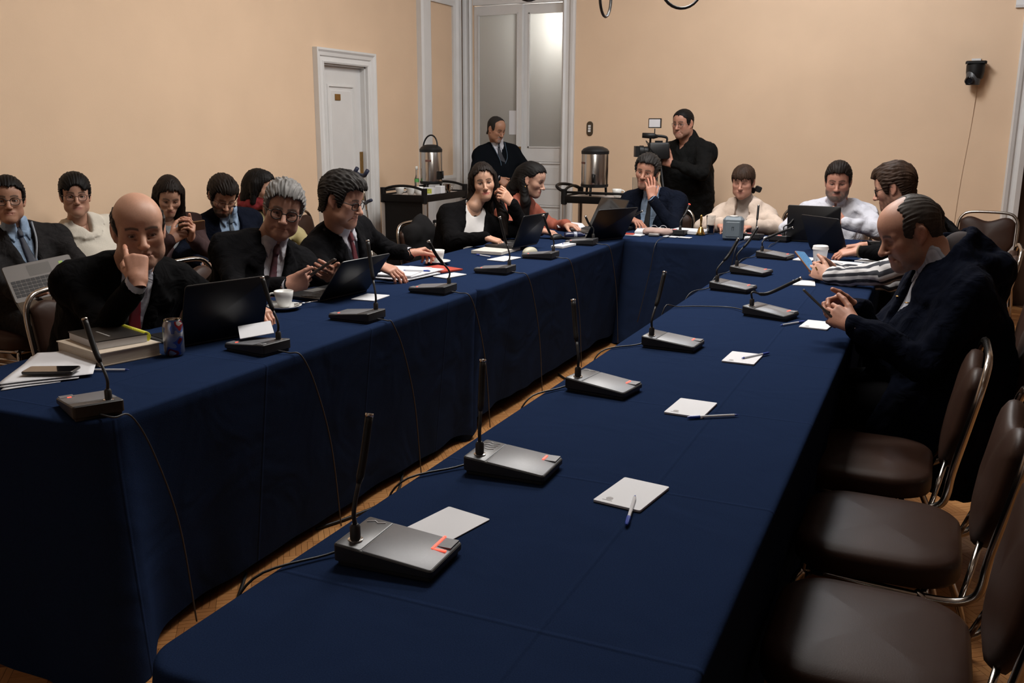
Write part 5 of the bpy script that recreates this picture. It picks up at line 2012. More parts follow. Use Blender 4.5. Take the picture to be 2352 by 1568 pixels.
ms = tag(empty('computer_mouse', (-2.33, 5.92, TOP), math.radians(60)), 'black computer mouse under the hand of the woman in rust', 'mouse')
obj_from('shell', F.surf(), M_BLACK, ms)
MB().box((.032, 0, .0265), (.014, .006, .008)).build('scroll_wheel', M_KEY, ms)

# printed papers and folder between the two suited men and the women
M_PRINT = mat('printed_sheet', (.66, .66, .69), .75, var=.35, var_scale=1.0, stretch=(40, 260, 1))
for k, (dx, dy, a, z0) in enumerate(((0, 0, 10, .0), (.02, -.03, 4, .005), (-.01, .02, 16, .010), (.015, .03, 8, .015), (-.02, .0, 20, .020))):
    o = MB().box((0, 0, .0022), (.215, .30, .0044)).build('paper_bundle', [MATS['paper'], M_PRINT][k % 2] if k else M_PRINT, None, loc=(-2.44 + dx, 4.10 + dy, TOP + z0), rot=(0, 0, math.radians(a - 12)))
    tag(o, ('bottom', 'second', 'third', 'fourth', 'topmost')[k] + ' bundle in the printed papers by the dark-suited man', 'paper', 'printed paper bundles')
tag(MB().box((0, 0, .0035), (.20, .27, .007)).build('red_folder', mat('folder_red', (.42, .05, .03), .5), None, loc=(-2.40, 4.30, TOP), rot=(0, 0, math.radians(-20))), 'red folder sticking out beyond the printed papers', 'folder')
tag(MB().box((0, 0, .004), (.22, .30, .008)).build('open_booklet', M_PRINT, None, loc=(-2.48, 6.58, TOP + .02), rot=(math.radians(3), math.radians(6), math.radians(28))), 'open printed booklet behind the corner laptops', 'booklet')
tag(MB().box((0, 0, .006), (.20, .05, .012)).build('red_booklet', mat('folder_red', (.42, .05, .03)), None, loc=(-2.02, 6.36, TOP), rot=(0, 0, math.radians(6))), 'small red booklet by the corner laptop', 'booklet')
notepad(-1.93, 6.375, 84, 'notepad lying right of the small red booklet', .085, .15, .004, mark=False)
bt = tag(empty('water_bottle', (-2.22, 5.98, TOP + .0245), math.radians(35)), 'small blue-labelled bottle lying by the corner laptop', 'bottle')
Mx = Matrix.Rotation(PI / 2, 4, 'Y')
MB().lathe([(.020, -.07), (.024, -.06), (.024, .035), (.010, .06), (.010, .072)], 20, M=Mx).build('body', mat('bottle_blue', (.006, .009, .040), .3), bt, smooth=True, angle=40)
MB().lathe([(.0245, -.01), (.0245, .012)], 20, M=Mx, cap0=False, cap1=False).build('label', mat('label_white', (.25, .27, .34), .5, var=.6, var_scale=90), bt, smooth=True)

# head table
for k, (x, y, a, w, d, h) in enumerate(((-1.86, 6.60, 12, .22, .28, .018), (-1.72, 6.66, -30, .21, .30, .012), (-1.60, 6.70, 84, .20, .26, .02))):
    o = MB().box((0, 0, h / 2), (w, d, h)).build('paper_stack', MATS['paper'], None, loc=(x, y, TOP + k * .001), rot=(0, 0, math.radians(a)))
    tag(o, ('paper stack under the folded glasses on the head table', 'slanted paper stack in the middle of the head table papers', 'thick paper stack beside the lit microphone')[k], 'paper', 'papers on the head table')
g = tag(empty('folded_glasses', (-1.80, 6.57, TOP + .034), math.radians(10)), 'pair of glasses lying folded on the head table papers', 'glasses')
for s in (-1, 1):
    MB().tube([(s * .033 + .026 * math.cos(q), 0, .022 * math.sin(q)) for q in [2 * PI * i / 20 for i in range(21)]], .002, 5, caps=False).build('rim', mat('rim_pale', (.35, .33, .36), .3), g, smooth=True)
    MB().tube([(s * .06, 0, .005), (s * .05, .05, -.005), (-s * .03, .06, -.012)], .002, 5).build('temple', mat('rim_pale', (.35, .33, .36)), g, smooth=True)
pc = tag(empty('pencil_case', (-1.775, 6.46, TOP), math.radians(4)), 'pinkish-beige pouch lying in front of the head table papers', 'pouch')
F = Field((-.14, -.07, -.01), (.14, .07, .07), .006)
F.put(cone((-.075, 0, .024), (.075, 0, .024), .026, .026), 0)
F.put(ell((0, 0, .022), (.10, .040, .022)), .02)
F.noise(.0025, 90, 4)
obj_from('body', F.surf(), mat('pouch_pink', (.36, .25, .22), .8), pc)
MB().tube([(-.08, -.004, .049), (.0, -.004, .052), (.08, -.004, .049)], .002, 6).build('zip', M_CHROME, pc, smooth=True)
tag(MB().slab(rrect(.075, .045, .01, 4), [(.004, 0), (0, .004), (0, .014), (.004, .018)]).build('card_reader', M_LAPG, None, loc=(-1.78, 6.385, TOP), rot=(0, 0, .1), smooth=True, angle=40), 'small grey gadget at the head table edge below the pouch', 'gadget')
notepad(-1.66, 6.39, 78, 'small white card at the head table edge near the gadget', .06, .10, .003, mark=False)
notepad(-1.56, 6.385, 82, 'small white card at the head table edge near the bell', .05, .09, .003, mark=False)
bl = tag(empty('hand_bell', (-1.502, 6.60, TOP)), 'brass hand bell standing beside the water glass', 'bell')
M_BELL = mat('bell_brass', (.62, .40, .12), .22, 1.0)
MB().lathe([(.032, 0), (.034, .004), (.024, .022), (.018, .045), (.010, .056), (.005, .060)], 24).build('cup', M_BELL, bl, smooth=True, angle=60)
MB().lathe([(.005, .058), (.010, .066), (.006, .074), (.008, .090), (.010, .115), (.007, .128), (.009, .136), (.002, .142)], 16).build('handle', M_BELL, bl, smooth=True)
M_GLASS = bpy.data.materials.new('clear_glass')
M_GLASS.use_nodes = True
bb = M_GLASS.node_tree.nodes['Principled BSDF']
bb.inputs['Transmission Weight'].default_value = 1.0
bb.inputs['Roughness'].default_value = .02
bb.inputs['Base Color'].default_value = (.9, .92, .93, 1)
wg = tag(empty('drinking_glass', (-1.455, 6.70, TOP)), 'tall drinking glass of dark drink beside the brass bell', 'glass')
MB().lathe([(.026, 0), (.033, .13), (.031, .13), (.024, .006), (.002, .006)], 24).build('tumbler', M_GLASS, wg, smooth=True, angle=50)
MB().lathe([(.0235, .007), (.0275, .062), (.001, .062)], 24).build('drink', mat('cola', (.02, .012, .015), .1), wg, smooth=True, angle=50)
spk = tag(empty('speaker_box', (-1.245, 6.45, TOP), math.radians(8)), 'grey-blue cube speaker with chamfered edges on the head table', 'speaker')
M_SPK = mat('speaker_grey', (.115, .145, .17), .55, var=.05, var_scale=50)
MB().slab(rrect(.135, .135, .018, 1), [(.012, 0), (0, .012), (0, .135), (.018, .152)]).build('body', M_SPK, spk, smooth=False)
MB().slab(rrect(.092, .10, .006, 2), [(0, .0675), (.003, .0705)], Matrix.Translation((0, 0, .072)) @ Matrix.Rotation(PI / 2, 4, 'X')).build('front_panel', mat('speaker_front', (.125, .155, .18), .5), spk)
mb = MB()
mb.box((-.006, -.0712, .078), (.003, .001, .024))
mb.box((.006, -.0712, .078), (.003, .001, .024))
mb.box((0, -.0712, .088), (.012, .001, .003))
mb.build('logo', mat('speaker_logo', (.03, .04, .05), .5), spk)
MB().lathe([(.03, .152), (.032, .157), (.02, .16)], 20).build('top_button', mat('speaker_top', (.5, .48, .46), .5), spk, smooth=True)
for x, y, lb in ((-1.14, 6.42, 'crumpled white tissue at the cube speaker'), (-1.02, 6.47, 'crumpled white tissue between two microphone units')):
    F = Field((-.05, -.05, -.01), (.05, .05, .05), .005)
    F.put(ell((0, 0, .01), (.026, .022, .014)), 0)
    F.noise(.006, 160, int(abs(x) * 100))
    o = obj_from('crumpled_tissue', F.surf(), MATS['paper'], None)
    o.location = (x, y, TOP + .004)
    tag(o, lb, 'tissue', 'crumpled tissues')
# right run
pcp = tag(empty('paper_cup', (-.548, 5.30, TOP)), 'tall white lidded paper cup on the long table', 'cup')
MB().lathe([(.028, 0), (.029, .002), (.040, .105), (.0, .105)], 30).build('sleeve', mat('cup_paper', (.72, .72, .74), .6), pcp, smooth=True, angle=50)
MB().lathe([(.0425, .102), (.043, .108), (.041, .112), (.0405, .120), (.036, .124), (.034, .120), (.002, .119)], 30).build('lid', mat('cup_lid', (.74, .73, .72), .4), pcp, smooth=True, angle=40)
MB().box((-.012, -.0352, .055), (.0025, .001, .045), Matrix.Rotation(math.radians(-4), 4, 'X')).build('printed_line', M_INK, pcp)
for k, (x, y, a) in enumerate(((-.44, 5.22, 20), (-.40, 5.08, 6), (-.45, 5.35, -12))):
    o = MB().box((0, 0, .003), (.21, .30, .006)).build('paper_bundle', MATS['paper'], None, loc=(x, y, TOP + k * .0062), rot=(0, 0, math.radians(a)))
    tag(o, ('lowest', 'middle', 'upper')[k] + ' white paper bundle right of the lidded paper cup', 'paper', 'papers by the paper cup')
pen((-.44, 5.02), (-.41, 5.15), 'blue pen on the white papers by the lidded cup', TOP + .022, TOP + .022)
notepad(-.33, 5.72, -14, 'white notepad beyond the papers at the laptop', .10, .15, .004, mark=False)
fld = tag(empty('spectacle_case', (-.36, 6.46, TOP), math.radians(30)), 'small black case beside the bearded man\'s laptop', 'case')
MB().slab(rrect(.15, .06, .02, 5), [(.006, 0), (0, .008), (0, .022), (.006, .03)]).build('shell', M_BLACK, fld, smooth=True, angle=50)

# ---------------------------------------------------------------- service trolleys, urns, crutches
M_TROL = mat('trolley_black', (.0065, .0058, .0058), .5, bump=.15, bump_scale=60, stretch=(1, 1, 12), spec=.15)
M_POST = mat('trolley_post', (.52, .47, .43), .30, .7)
def trolley(loc, rz, L, W, label, end_panel=True):
    """local: long axis +y, near end at y=0"""
    t = tag(empty('service_trolley', loc, rz), label, 'trolley', 'black service trolleys')
    H = .93
    for z, nm in ((H - .03, 'top_shelf'), (.52, 'middle_shelf'), (.14, 'lower_shelf')):
        o = rrect(W, L, .03, 4)
        MB().slab(o, [(.004, z - .028), (0, z - .02), (0, z + .03), (.012, z + .03), (.016, z + .012)], Matrix.Translation((0, L / 2, 0))).build(nm, M_TROL, t, smooth=True, angle=40)
    MB().slab(rrect(W - .05, L - .05, .02, 4), [(0, H - .0185), (0, H - .012)], Matrix.Translation((0, L / 2, 0))).build('shelf_mat', mat('trolley_mat', (.40, .35, .32), .6), t)
    for sx in (-1, 1):
        for y in (.03, L - .03):
            MB().tube([(sx * (W / 2 - .02), y, .10), (sx * (W / 2 - .02), y, H - .06)], .019, 14).build('post', M_POST, t, smooth=True, angle=50)
            MB().tube([(sx * (W / 2 - .02), y, H - .07), (sx * (W / 2 - .02), y, H + .055)], .025, 12).build('corner_cap', M_TROL, t, smooth=True, angle=50)
            wh = MB()
            wh.tube([(sx * (W / 2 - .02) - .012, y, .05), (sx * (W / 2 - .02) + .012, y, .05)], .048, 18)
            wh.build('wheel', M_BLACK, t, smooth=True, angle=40)
    for y in (.03, L - .03):
        MB().tube(bez((-(W / 2 - .02), y, H + .035), (-W * .22, y, H + .085), (W * .22, y, H + .085), (W / 2 - .02, y, H + .035), 12), .011, 8).build('handle', M_TROL, t, smooth=True)
    MB().tube([(-(W / 2 - .02), .03, H + .03), (-(W / 2 - .02), L - .03, H + .03)], .010, 8).build('rail', M_TROL, t, smooth=True)
    if end_panel:
        MB().box((0, .03, .50), (W - .06, .012, .80)).build('end_panel', M_TROL, t)
    return t
trolley((-4.10, 6.86, 0), 0, .80, .44, 'black service trolley with cups standing by the peach corner')
tr2 = trolley((-2.02, 7.60, 0), math.radians(90), .86, .44, 'black service trolley behind the man resting his face')
for xx, yy in ((-2.90, 7.60),):
    MB().tube(bez((.20, .83, .965), (.26, .98, 1.03), (-.26, .98, 1.03), (-.20, .83, .965), 14), .013, 8).build('push_handle', M_TROL, tr2, smooth=True)

def urn(x, y, z, label, arch=False, r=.104):
    t = tag(empty('hot_water_urn', (x, y, z)), label, 'urn', 'steel hot water urns')
    b0 = .085
    MB().lathe([(r - .012, b0), (r, b0 + .012), (r, b0 + .27), (r - .004, b0 + .278)], 40).build('steel_body', M_STEEL, t, smooth=True, angle=40)
    MB().lathe([(r + .003, b0 + .262), (r + .004, b0 + .285), (r - .012, b0 + .305), (r * .55, b0 + .322), (.03, b0 + .326)], 36).build('lid', M_BLACK, t, smooth=True, angle=40)
    MB().lathe([(r - .004, b0 - .012), (r + .003, b0 - .004), (r + .003, b0 + .014)], 36).build('bottom_band', M_BLACK, t, smooth=True, angle=40)
    for a in (30, 150, 270):
        c, s = math.cos(math.radians(a)), math.sin(math.radians(a))
        MB().tube([(c * r * .85, s * r * .85, b0), (c * r * .9, s * r * .9, 0.004)], .011, 8).build('foot', M_BLACK, t, smooth=True)
    if arch:
        MB().tube([(.070 * math.cos(q), .070 * math.sin(q) * .25 - .01, b0 + .300 + .105 * math.sin(q)) for q in [PI * i / 16 for i in range(17)]], .007, 8).build('carry_handle', M_BLACK, t, smooth=True)
    # tap with lever, facing the room
    a = math.radians(-75 if not arch else -18)
    c, s = math.cos(a), math.sin(a)
    MB().box((0, 0, 0), (.03, .03, .07), Matrix.Translation((c * (r + .012), s * (r + .012), b0 + .065)) @ Matrix.Rotation(a, 4, 'Z')).build('tap', M_BLACK, t)
    MB().tube([(c * (r + .012), s * (r + .012), b0 + .09), (c * (r + .05), s * (r + .05), b0 + .10), (c * (r + .05), s * (r + .05), b0 + .04)], .009, 8).build('spout', M_BLACK, t, smooth=True)
    MB().box((0, 0, 0), (.004, .052, .016), Matrix.Translation((math.cos(a - 1.0) * (r + .001), math.sin(a - 1.0) * (r + .001), b0 + .19)) @ Matrix.Rotation(a - 1.0, 4, 'Z')).build('brand_badge', mat('badge_brown', (.12, .05, .04), .5), t)
    return t
urn(-4.06, 7.30, .926, 'steel urn with an arched black handle on the corner trolley', True, .096)
urn(-2.635, 7.55, .926, 'steel urn on black feet behind the raised laptop', False, .112)
# on the corner trolley
cup(-4.19, 6.98, 'white coffee cup at the left of the corner trolley', .925, False, .4)
cup(-4.07, 6.96, 'white coffee cup in the middle of the corner trolley', .925, False, 1.9)
cup(-4.01, 6.99, 'white coffee cup in front of the arched handle urn', .925, False, 3.2)
tb_ = tag(empty('tea_box', (-3.945, 7.06, .925), .3), 'small white and green tea box on the corner trolley', 'box')
MB().box((0, 0, .03), (.09, .06, .06)).build('carton', MATS['paper'], tb_)
MB().box((0, -.0305, .03), (.05, .001, .04)).build('green_label', mat('label_green', (.42, .45, .08), .5, var=.5, var_scale=60), tb_)
tag(MB().slab(rrect(.07, .07, .01, 4), [(0, 0), (0, .062), (.004, .066)]).build('sugar_box', MATS['paper'], None, loc=(-3.92, 7.20, .925)), 'plain white box beside the tea box', 'box')
mg = tag(empty('steel_mug', (-3.915, 7.32, .925)), 'small steel mug on the corner trolley', 'mug')
MB().lathe([(.026, 0), (.030, .004), (.032, .06), (.034, .075), (.031, .075), (.028, .006)], 22).build('body', M_CHROME, mg, smooth=True, angle=50)
MB().tube(bez((.031, 0, .06), (.06, 0, .065), (.055, 0, .015), (.030, 0, .02), 8), .003, 6).build('handle', M_CHROME, mg, smooth=True)
# middle shelf of the corner trolley
MB().box((-3.925, 6.99, .532 + .075), (.05, .10, .150)).build('white_carton', MATS['paper'])
tag(bpy.data.objects['white_carton'], 'tall white carton on the middle shelf of the corner trolley', 'box')
for k, (y, r_, c_) in enumerate(((7.16, .030, M_STEEL), (7.24, .028, M_CHROME))):
    fl = tag(empty('vacuum_flask', (-3.95, y, .552)), ('broad', 'slim')[k] + ' steel flask on the middle shelf of the corner trolley', 'flask', 'steel flasks')
    MB().lathe([(r_, 0), (r_ + .006, .004), (r_, .10), (r_ * .8, .125)], 20).build('body', c_, fl, smooth=True, angle=50)
    MB().lathe([(r_ * .7, .125), (r_ * .7, .145), (.004, .15)], 18).build('stopper', M_BLACK, fl, smooth=True, angle=50)
for k, y in enumerate((7.36, 7.46)):
    cup(-3.96, y, ('white coffee cup beside the flasks', 'white coffee cup farthest back')[k] + ' on the middle shelf', .552, False, 2.0)
cup(-2.42, 7.50, 'white coffee cup beside the urn with black feet', .926, False, 0.2, 1.0)
gl2 = tag(empty('drinking_glass', (-2.30, 7.62, .926)), 'thin empty glass right of the cup on the back trolley', 'glass')
MB().lathe([(.024, 0), (.028, .16), (.0268, .16), (.022, .006), (.002, .006)], 22).build('tumbler', M_GLASS, gl2, smooth=True, angle=50)
stt = tag(empty('stirrer_bottle', (-4.16, 7.22, .925)), 'slim clear bottle with a green band left of the arched handle urn', 'bottle')
MB().lathe([(.018, 0), (.020, .004), (.020, .11), (.009, .15), (.009, .20)], 16).build('body', M_GLASS, stt, smooth=True, angle=50)
MB().lathe([(.0206, .09), (.0206, .12)], 16, cap0=False, cap1=False).build('green_band', mat('band_green', (.08, .30, .08), .5), stt, smooth=True)
MB().lathe([(.011, .195), (.011, .225), (.002, .228)], 12).build('cap', M_CERAM, stt, smooth=True)

# crutches leaning by the side door
def crutch(base, top_, label):
    a, b = Vector(base), Vector(top_)
    d = (b - a).normalized()
    t = tag(empty('forearm_crutch', tuple(a)), label, 'crutch', 'crutches by the side door')
    L = (b - a).length
    P = lambda s, ox=0, oy=0, oz=0: (d.x * s + ox, d.y * s + oy, d.z * s + oz)
    MB().tube([P(.03), P(L - .30)], .010, 10).build('shaft', M_CHROME, t, smooth=True)
    MB().tube([P(L - .30), P(L)], .008, 10).build('upper_shaft', M_CHROME, t, smooth=True)
    blu = mat('crutch_blue', (.012, .018, .045), .5)
    MB().tube([P(L - .24), P(L - .23, .05, -.04, .01), P(L - .225, .11, -.08, .02)], .014, 8).build('hand_grip', blu, t, smooth=True)
    MB().tube([P(L - .01, -.05, .0, .02), P(L, 0, -.02, -.005), P(L, .06, -.05, -.005), P(L + .01, .10, -.06, .03)], .017, 8).build('forearm_cuff', blu, t, smooth=True)
    MB().tube([P(0), P(.04)], [.018, .014], 10).build('rubber_tip', M_BLACK, t, smooth=True)
crutch((-4.20, 6.42, 0.0), (-4.42, 6.60, 1.12), 'forearm crutch leaning on the door frame, farther one')
crutch((-4.12, 6.50, 0.0), (-4.36, 6.66, 1.10), 'forearm crutch leaning on the door frame, nearer one')

# cables on the floor
def floor_cable(pts, label):
    mb = MB()
    mb.tube(spline([(x, y, .012) for x, y in pts], 8), .006, 7)
    tag(mb.build('floor_cable', M_BLACK, smooth=True), label, 'cable', 'black cables on the parquet')
floor_cable([(-2.02, 2.30), (-1.80, 1.95), (-1.62, 1.80), (-1.45, 1.86), (-1.38, 2.06), (-1.52, 2.2)], 'black cable looping on the parquet at the near table corner')
floor_cable([(-2.05, 3.4), (-1.92, 3.1), (-1.96, 2.86), (-2.02, 2.7)], 'black cable along the hem of the left tablecloth')
floor_cable([(-2.02, 5.2), (-1.75, 4.9), (-1.5, 4.6), (-1.3, 4.5), (-1.05, 4.3)], 'black cable crossing the aisle between the tables')
floor_cable([(-1.9, 6.0), (-1.6, 5.6), (-1.3, 5.5), (-1.05, 5.3)], 'black cable near the foot of the head table')
# ---------------------------------------------------------------- the people in the room
def hrot(A, pitch=0, roll=0):
    return rotm(A - 90, pitch, roll)

M_SUIT_BLK = mat('suit_black', (.0042, .0042, .0046), .95, var=.15, var_scale=30, bump=.2, bump_scale=700, spec=.05, fold=.5)
M_SUIT_DK = mat('suit_charcoal', (.0062, .0062, .0072), .95, var=.15, var_scale=30, bump=.2, bump_scale=700, spec=.05, fold=.5)
M_SUIT_NAVY = mat('suit_navy', (.0045, .0062, .0125), .95, var=.12, var_scale=30, bump=.2, bump_scale=700, spec=.05, fold=.5)
M_SUIT_GREY = mat('suit_grey', (.017, .016, .0165), .95, var=.2, var_scale=60, bump=.2, bump_scale=600, spec=.05, fold=.5)
M_SHIRT = mat('shirt_white', (.50, .50, .55), .85, bump=.15, bump_scale=300, fold=.4, spec=.2)
M_SHIRT_BLUE = mat('shirt_blue', (.25, .34, .47), .85, bump=.15, bump_scale=300, fold=.4, spec=.2)
M_COAT = mat('coat_navy', (.0034, .0046, .0100), .98, var=.2, var_scale=50, bump=.3, bump_scale=350, spec=.04, fold=.5)
M_TROU = mat('trousers_dark', (.006, .006, .007), .95, spec=.05)
M_SHOE = mat('shoe_black', (.01, .009, .008), .35)
def hairm(name, c, rough=.6):
    return mat('hair_' + name, c, rough, var=.35, var_scale=35, bump=.4, bump_scale=120, stretch=(1, 1, .35), spec=.14)
H_BLACK = hairm('black', (.0050, .0042, .0042))
H_DKBR = hairm('dark_brown', (.0105, .0070, .0056))
H_BROWN = hairm('brown', (.030, .0165, .0105))
H_GREY = hairm('grey', (.155, .150, .145))
H_SALT = hairm('salt_pepper', (.020, .0178, .0168))
H_RING = hairm('ring_grey', (.038, .033, .030))

def seat_legs(B, face, spread=.13, reach=.40, knee_z=.50, ank=.08, back=.02):
    f = v3(math.cos(math.radians(face)), math.sin(math.radians(face)), 0)
    r = np.cross(f, [0, 0, 1])
    for sd in (1, -1):
        k = v3(B.hip[0], B.hip[1], 0) + f * reach + r * sd * spread
        B.set_leg(sd, (k[0], k[1], knee_z), (k[0] - f[0] * back, k[1] - f[1] * back, ank))

def suit(P, B, m, shirt, h, tie_m=None, vneck=SUIT_V, lapel=SUIT_LAPEL, seed=1, cuffs=(1, -1), folds=.0035, tie_len=.32, skirt=None, pullover=None, inf=.016, sleeve_end=.95):
    obj_from('jacket', upper_garment(B, h, inf=inf, vneck=vneck, lapel=lapel, seed=seed, folds=folds, skirt=skirt, sleeve_end=sleeve_end), m, P)
    obj_from('shirt', upper_garment(B, h, inf=.003, arms=False, folds=.001, hem=.0, neck_hole=.056), shirt, P)
    collar(P, B, shirt)
    if tie_m:
        tie(P, B, tie_m, tie_len)
    if pullover:
        obj_from('pullover', upper_garment(B, h, inf=.008, arms=False, folds=.001, hem=.0, vneck=[(-.05, .05), (.05, .05), (.004, -.13), (-.004, -.13)]), pullover, P)
    for sd in cuffs:
        cuff_ring(P, B, sd, shirt)

def lower(P, B, face, m=M_TROU):
    trousers(P, B, m)
    shoes(P, B, M_SHOE, face)

def watch(P, B, sd, at=.985, m=None, r=.031):
    S_, E_, W_ = B.arms[sd]
    d = unit(W_ - E_)
    c = W_ - d * .012
    a = unit(np.cross(d, [0.3, .2, 1]))
    b = np.cross(d, a)
    mb = MB()
    mb.tube([tuple(c + (a * math.cos(q) + b * math.sin(q)) * r) for q in [2 * PI * i / 20 for i in range(21)]], .0065, 6, caps=False)
    mb.build('wristwatch', m or M_BLACK, P, smooth=True)

def phone_pose(c, l, n):
    l, n = unit(l), np.asarray(n, float)
    n = unit(n - l * (n @ l))
    x = np.cross(l, n)
    return Matrix(((x[0], l[0], n[0], c[0]), (x[1], l[1], n[1], c[1]), (x[2], l[2], n[2], c[2]), (0, 0, 0, 1)))

MID, FAR, NEAR = .0036, .0042, .0032

# 1 -- far left: man in a grey suit holding an open laptop
Hc = v3(-4.20, 3.245, 1.133)
B = Body((-4.24, 3.36, .55), (-4.25, 3.30, .975), -22, sw=.36, w=1.0, belly=.03)
B.set_arm(1, (-3.80, 2.98, .715), (.2, -1, -.6))
B.set_arm(-1, (-3.70, 3.26, .73), (.2, 1, -.8))
seat_legs(B, -12, .13, .42)
hd = dict(skin=(.36, .19, .125), eye=.55, bags=.3, fat=.003, browc=(.02, .015, .012))
P = person('seated man in a grey suit and lanyard at the far left, holding an open laptop', B, hd, Hc, hrot(-38, 0, 0), dict(poly=HAIR_SHORT, th=.014, arch=.010),
           {1: ((-3.80, 2.98, .715), (.75, .45, -.05), (-.1, -.2, -1), GRIP, (45, 10, 25)), -1: ((-3.70, 3.26, .73), (.65, -.3, .1), (-.1, .3, -1), GRIP, (45, 10, 25))}, MID, .92, 'people along the wall', H_BLACK)
suit(P, B, M_SUIT_GREY, M_SHIRT_BLUE, .012, mat('tie_navy', (.008, .012, .028), .6), seed=3)
glasses(P, hrot(-38, 0, 0), Hc, hd, (.02, .018, .016), s=.92)
q = lambda u, v, o: tuple(B.neck + B.R * u + B.U * v + B.F * o)
strip(P, 'lanyard', mat('lanyard_grey', (.22, .24, .27), .6), [q(-.075, .03, .05), q(-.05, -.06, .135), q(.0, -.20, .165), q(.02, -.30, .17)], .005)
lower(P, B, -12, M_SUIT_GREY)
xv = unit(v3(.10, .19, .03))
nv = v3(.62, -.35, .68)
nv = unit(nv - xv * (nv @ xv))
yv = np.cross(nv, xv)
pose = Matrix(((xv[0], yv[0], nv[0], -3.76), (xv[1], yv[1], nv[1], 3.04), (xv[2], yv[2], nv[2], .79), (0, 0, 0, 1)))
# hinge lies low, towards the viewer: keyboard upside down as seen
pose = pose @ Matrix.Rotation(PI, 4, 'Z')
laptop((0, 0, 0), 0, 155, 'grey laptop held open in the hands of the man at the far left', .30, .21, M_LAP, M_LAPG, pose=pose, sticker=True)

# 2 -- woman in a white jumper
Hc = v3(-4.27, 3.71, 1.123)
B = Body((-4.28, 3.84, .55), (-4.32, 3.75, .965), -12, sw=.33, w=.95, bust=.02, belly=.02)
B.set_arm(1, (-3.98, 3.62, .62), (-.2, -1, -.6))
B.set_arm(-1, (-3.98, 3.92, .62), (-.2, 1, -.6))
seat_legs(B, -5)
hd = dict(skin=(.42, .23, .16), eye=.5, lip=.7, fat=.002, jaw=.92, neck_r=.050, nose=.88, chin=.005)
P = person('woman with short black hair in a white jumper sitting by the wall', B, hd, Hc, hrot(-38, 2, 0), dict(poly=HAIR_FRINGE, th=.014, arch=-.012, cut=[((0.0, .11, .025), (.040, .05, .042))], vol=[((0, -.02, .07), (.075, .09, .06))]),
           {1: ((-3.98, 3.62, .62), (.6, .7, -.1), (0, 0, 1), RELAX, (40, 15, 20)), -1: ((-3.98, 3.92, .62), (.6, -.7, -.1), (0, 0, 1), RELAX, (40, 15, 20))}, MID, .92, 'people along the wall', H_BLACK)
mw_ = mat('jumper_white', (.54, .50, .43), .9, bump=.5, bump_scale=160, var=.05)
obj_from('jumper', upper_garment(B, .012, inf=.018, sleeve=.020, seed=7, folds=.004, vneck=[(-.06, .06), (.06, .06), (.012, -.07), (-.012, -.07)], neck_hole=.07,
         lapel=[([(-.055, .05), (-.115, .015), (-.10, -.045), (-.014, -.085), (-.012, -.06)], .012), ([(.055, .05), (.115, .015), (.10, -.045), (.014, -.085), (.012, -.06)], .012)]), mw_, P)
glasses(P, hrot(-38, 2, 0), Hc, hd, (.10, .05, .04), s=.92)
lower(P, B, -5)

# 3 -- bald man with his fist against his cheek
Hc = v3(-2.594, 2.512, 1.135)
B = Body((-2.98, 2.64, .55), (-2.71, 2.575, .985), -24, sw=.37, w=1.08, belly=.07, slump=.05, shrug=(.0, .01))
B.set_arm(1, (-2.425, 2.325, .985), (.45, -.35, -1))
B.set_arm(-1, (-2.40, 2.87, .80), (-.2, 1, -.5))
seat_legs(B, -5)
hd = dict(age=1, skin=(.46, .25, .17), eye=.30, bags=.5, fat=.006, jaw=1.08, nose=1.15, browc=(.035, .025, .02), brow=.9, lipc=(.30, .13, .11), neck_r=.064, w=1.03, gaze=(0, 12), beard=('stubble', (.30, .20, .16), .25))
R3 = hrot(-38, 8, 2)
P = person('bald man in a black suit leaning his face on his raised fist', B, hd, Hc, R3, dict(poly=HAIR_RING, th=.0085, jag=.003, groove=.0014, cut=[((0, .05, .095), (.064, .10, .075))]),
           {1: ((-2.425, 2.325, .985), (-.42, .34, 1.0), (.75, -.75, .25), [(28, 18, 8), (80, 85, 45), (82, 88, 48), (84, 90, 48)], (28, 35, 30)), -1: ((-2.40, 2.87, .80), (.8, -.4, -.1), (0, 0, 1), RELAX, (40, 15, 20))}, NEAR, 1.06, None, H_RING)
suit(P, B, M_SUIT_BLK, M_SHIRT, .010, mat('tie_red', (.20, .008, .014), .55), seed=11, folds=.004, cuffs=(-1,), sleeve_end=.84)
cuff_ring(P, B, 1, M_SHIRT, .037, (.76, 1.0))
lower(P, B, -5)

# 4 -- woman with long dark hair looking at her phone
Hc = v3(-4.15, 4.272, 1.085)
B = Body((-4.24, 4.40, .55), (-4.25, 4.33, .945), -18, sw=.31, w=.88, bust=.02)
B.set_arm(1, (-3.93, 4.04, .865), (.1, -.8, -1))
B.set_arm(-1, (-3.88, 4.14, .868), (.1, .8, -1))
seat_legs(B, -8)
hd = dict(skin=(.40, .22, .15), eye=.12, lip=.8, jaw=.88, w=.93, nose=.84, chin=.007, neck_r=.046, lash=.9)
st = [((-.07, -.01, .03), (-.085, -.03, -.16), .030, .028), ((-.085, -.03, -.16), (-.06, .03, -.30), .028, .02),
      ((.07, -.01, .03), (.085, -.03, -.16), .030, .030), ((.085, -.03, -.16), (.08, .05, -.32), .032, .026), ((0, -.08, 0), (0, -.09, -.22), .06, .05)]
P = person('woman with long dark hair bent over her phone by the wall', B, hd, Hc, hrot(-40, 24, -4), dict(poly=HAIR_LONG, th=.014, arch=.03, strands=st, dir='down', cut2=[((0, .085, -.03), (.050, .06, .085))]),
           {1: ((-3.93, 4.04, .865), (.35, .55, .45), (.5, -.8, .1), GRIP, (40, 10, 30)), -1: ((-3.88, 4.14, .868), (.35, -.2, .5), (.7, .6, -.1), GRIP, (40, 10, 30))}, FAR, .92, 'people along the wall', H_DKBR)
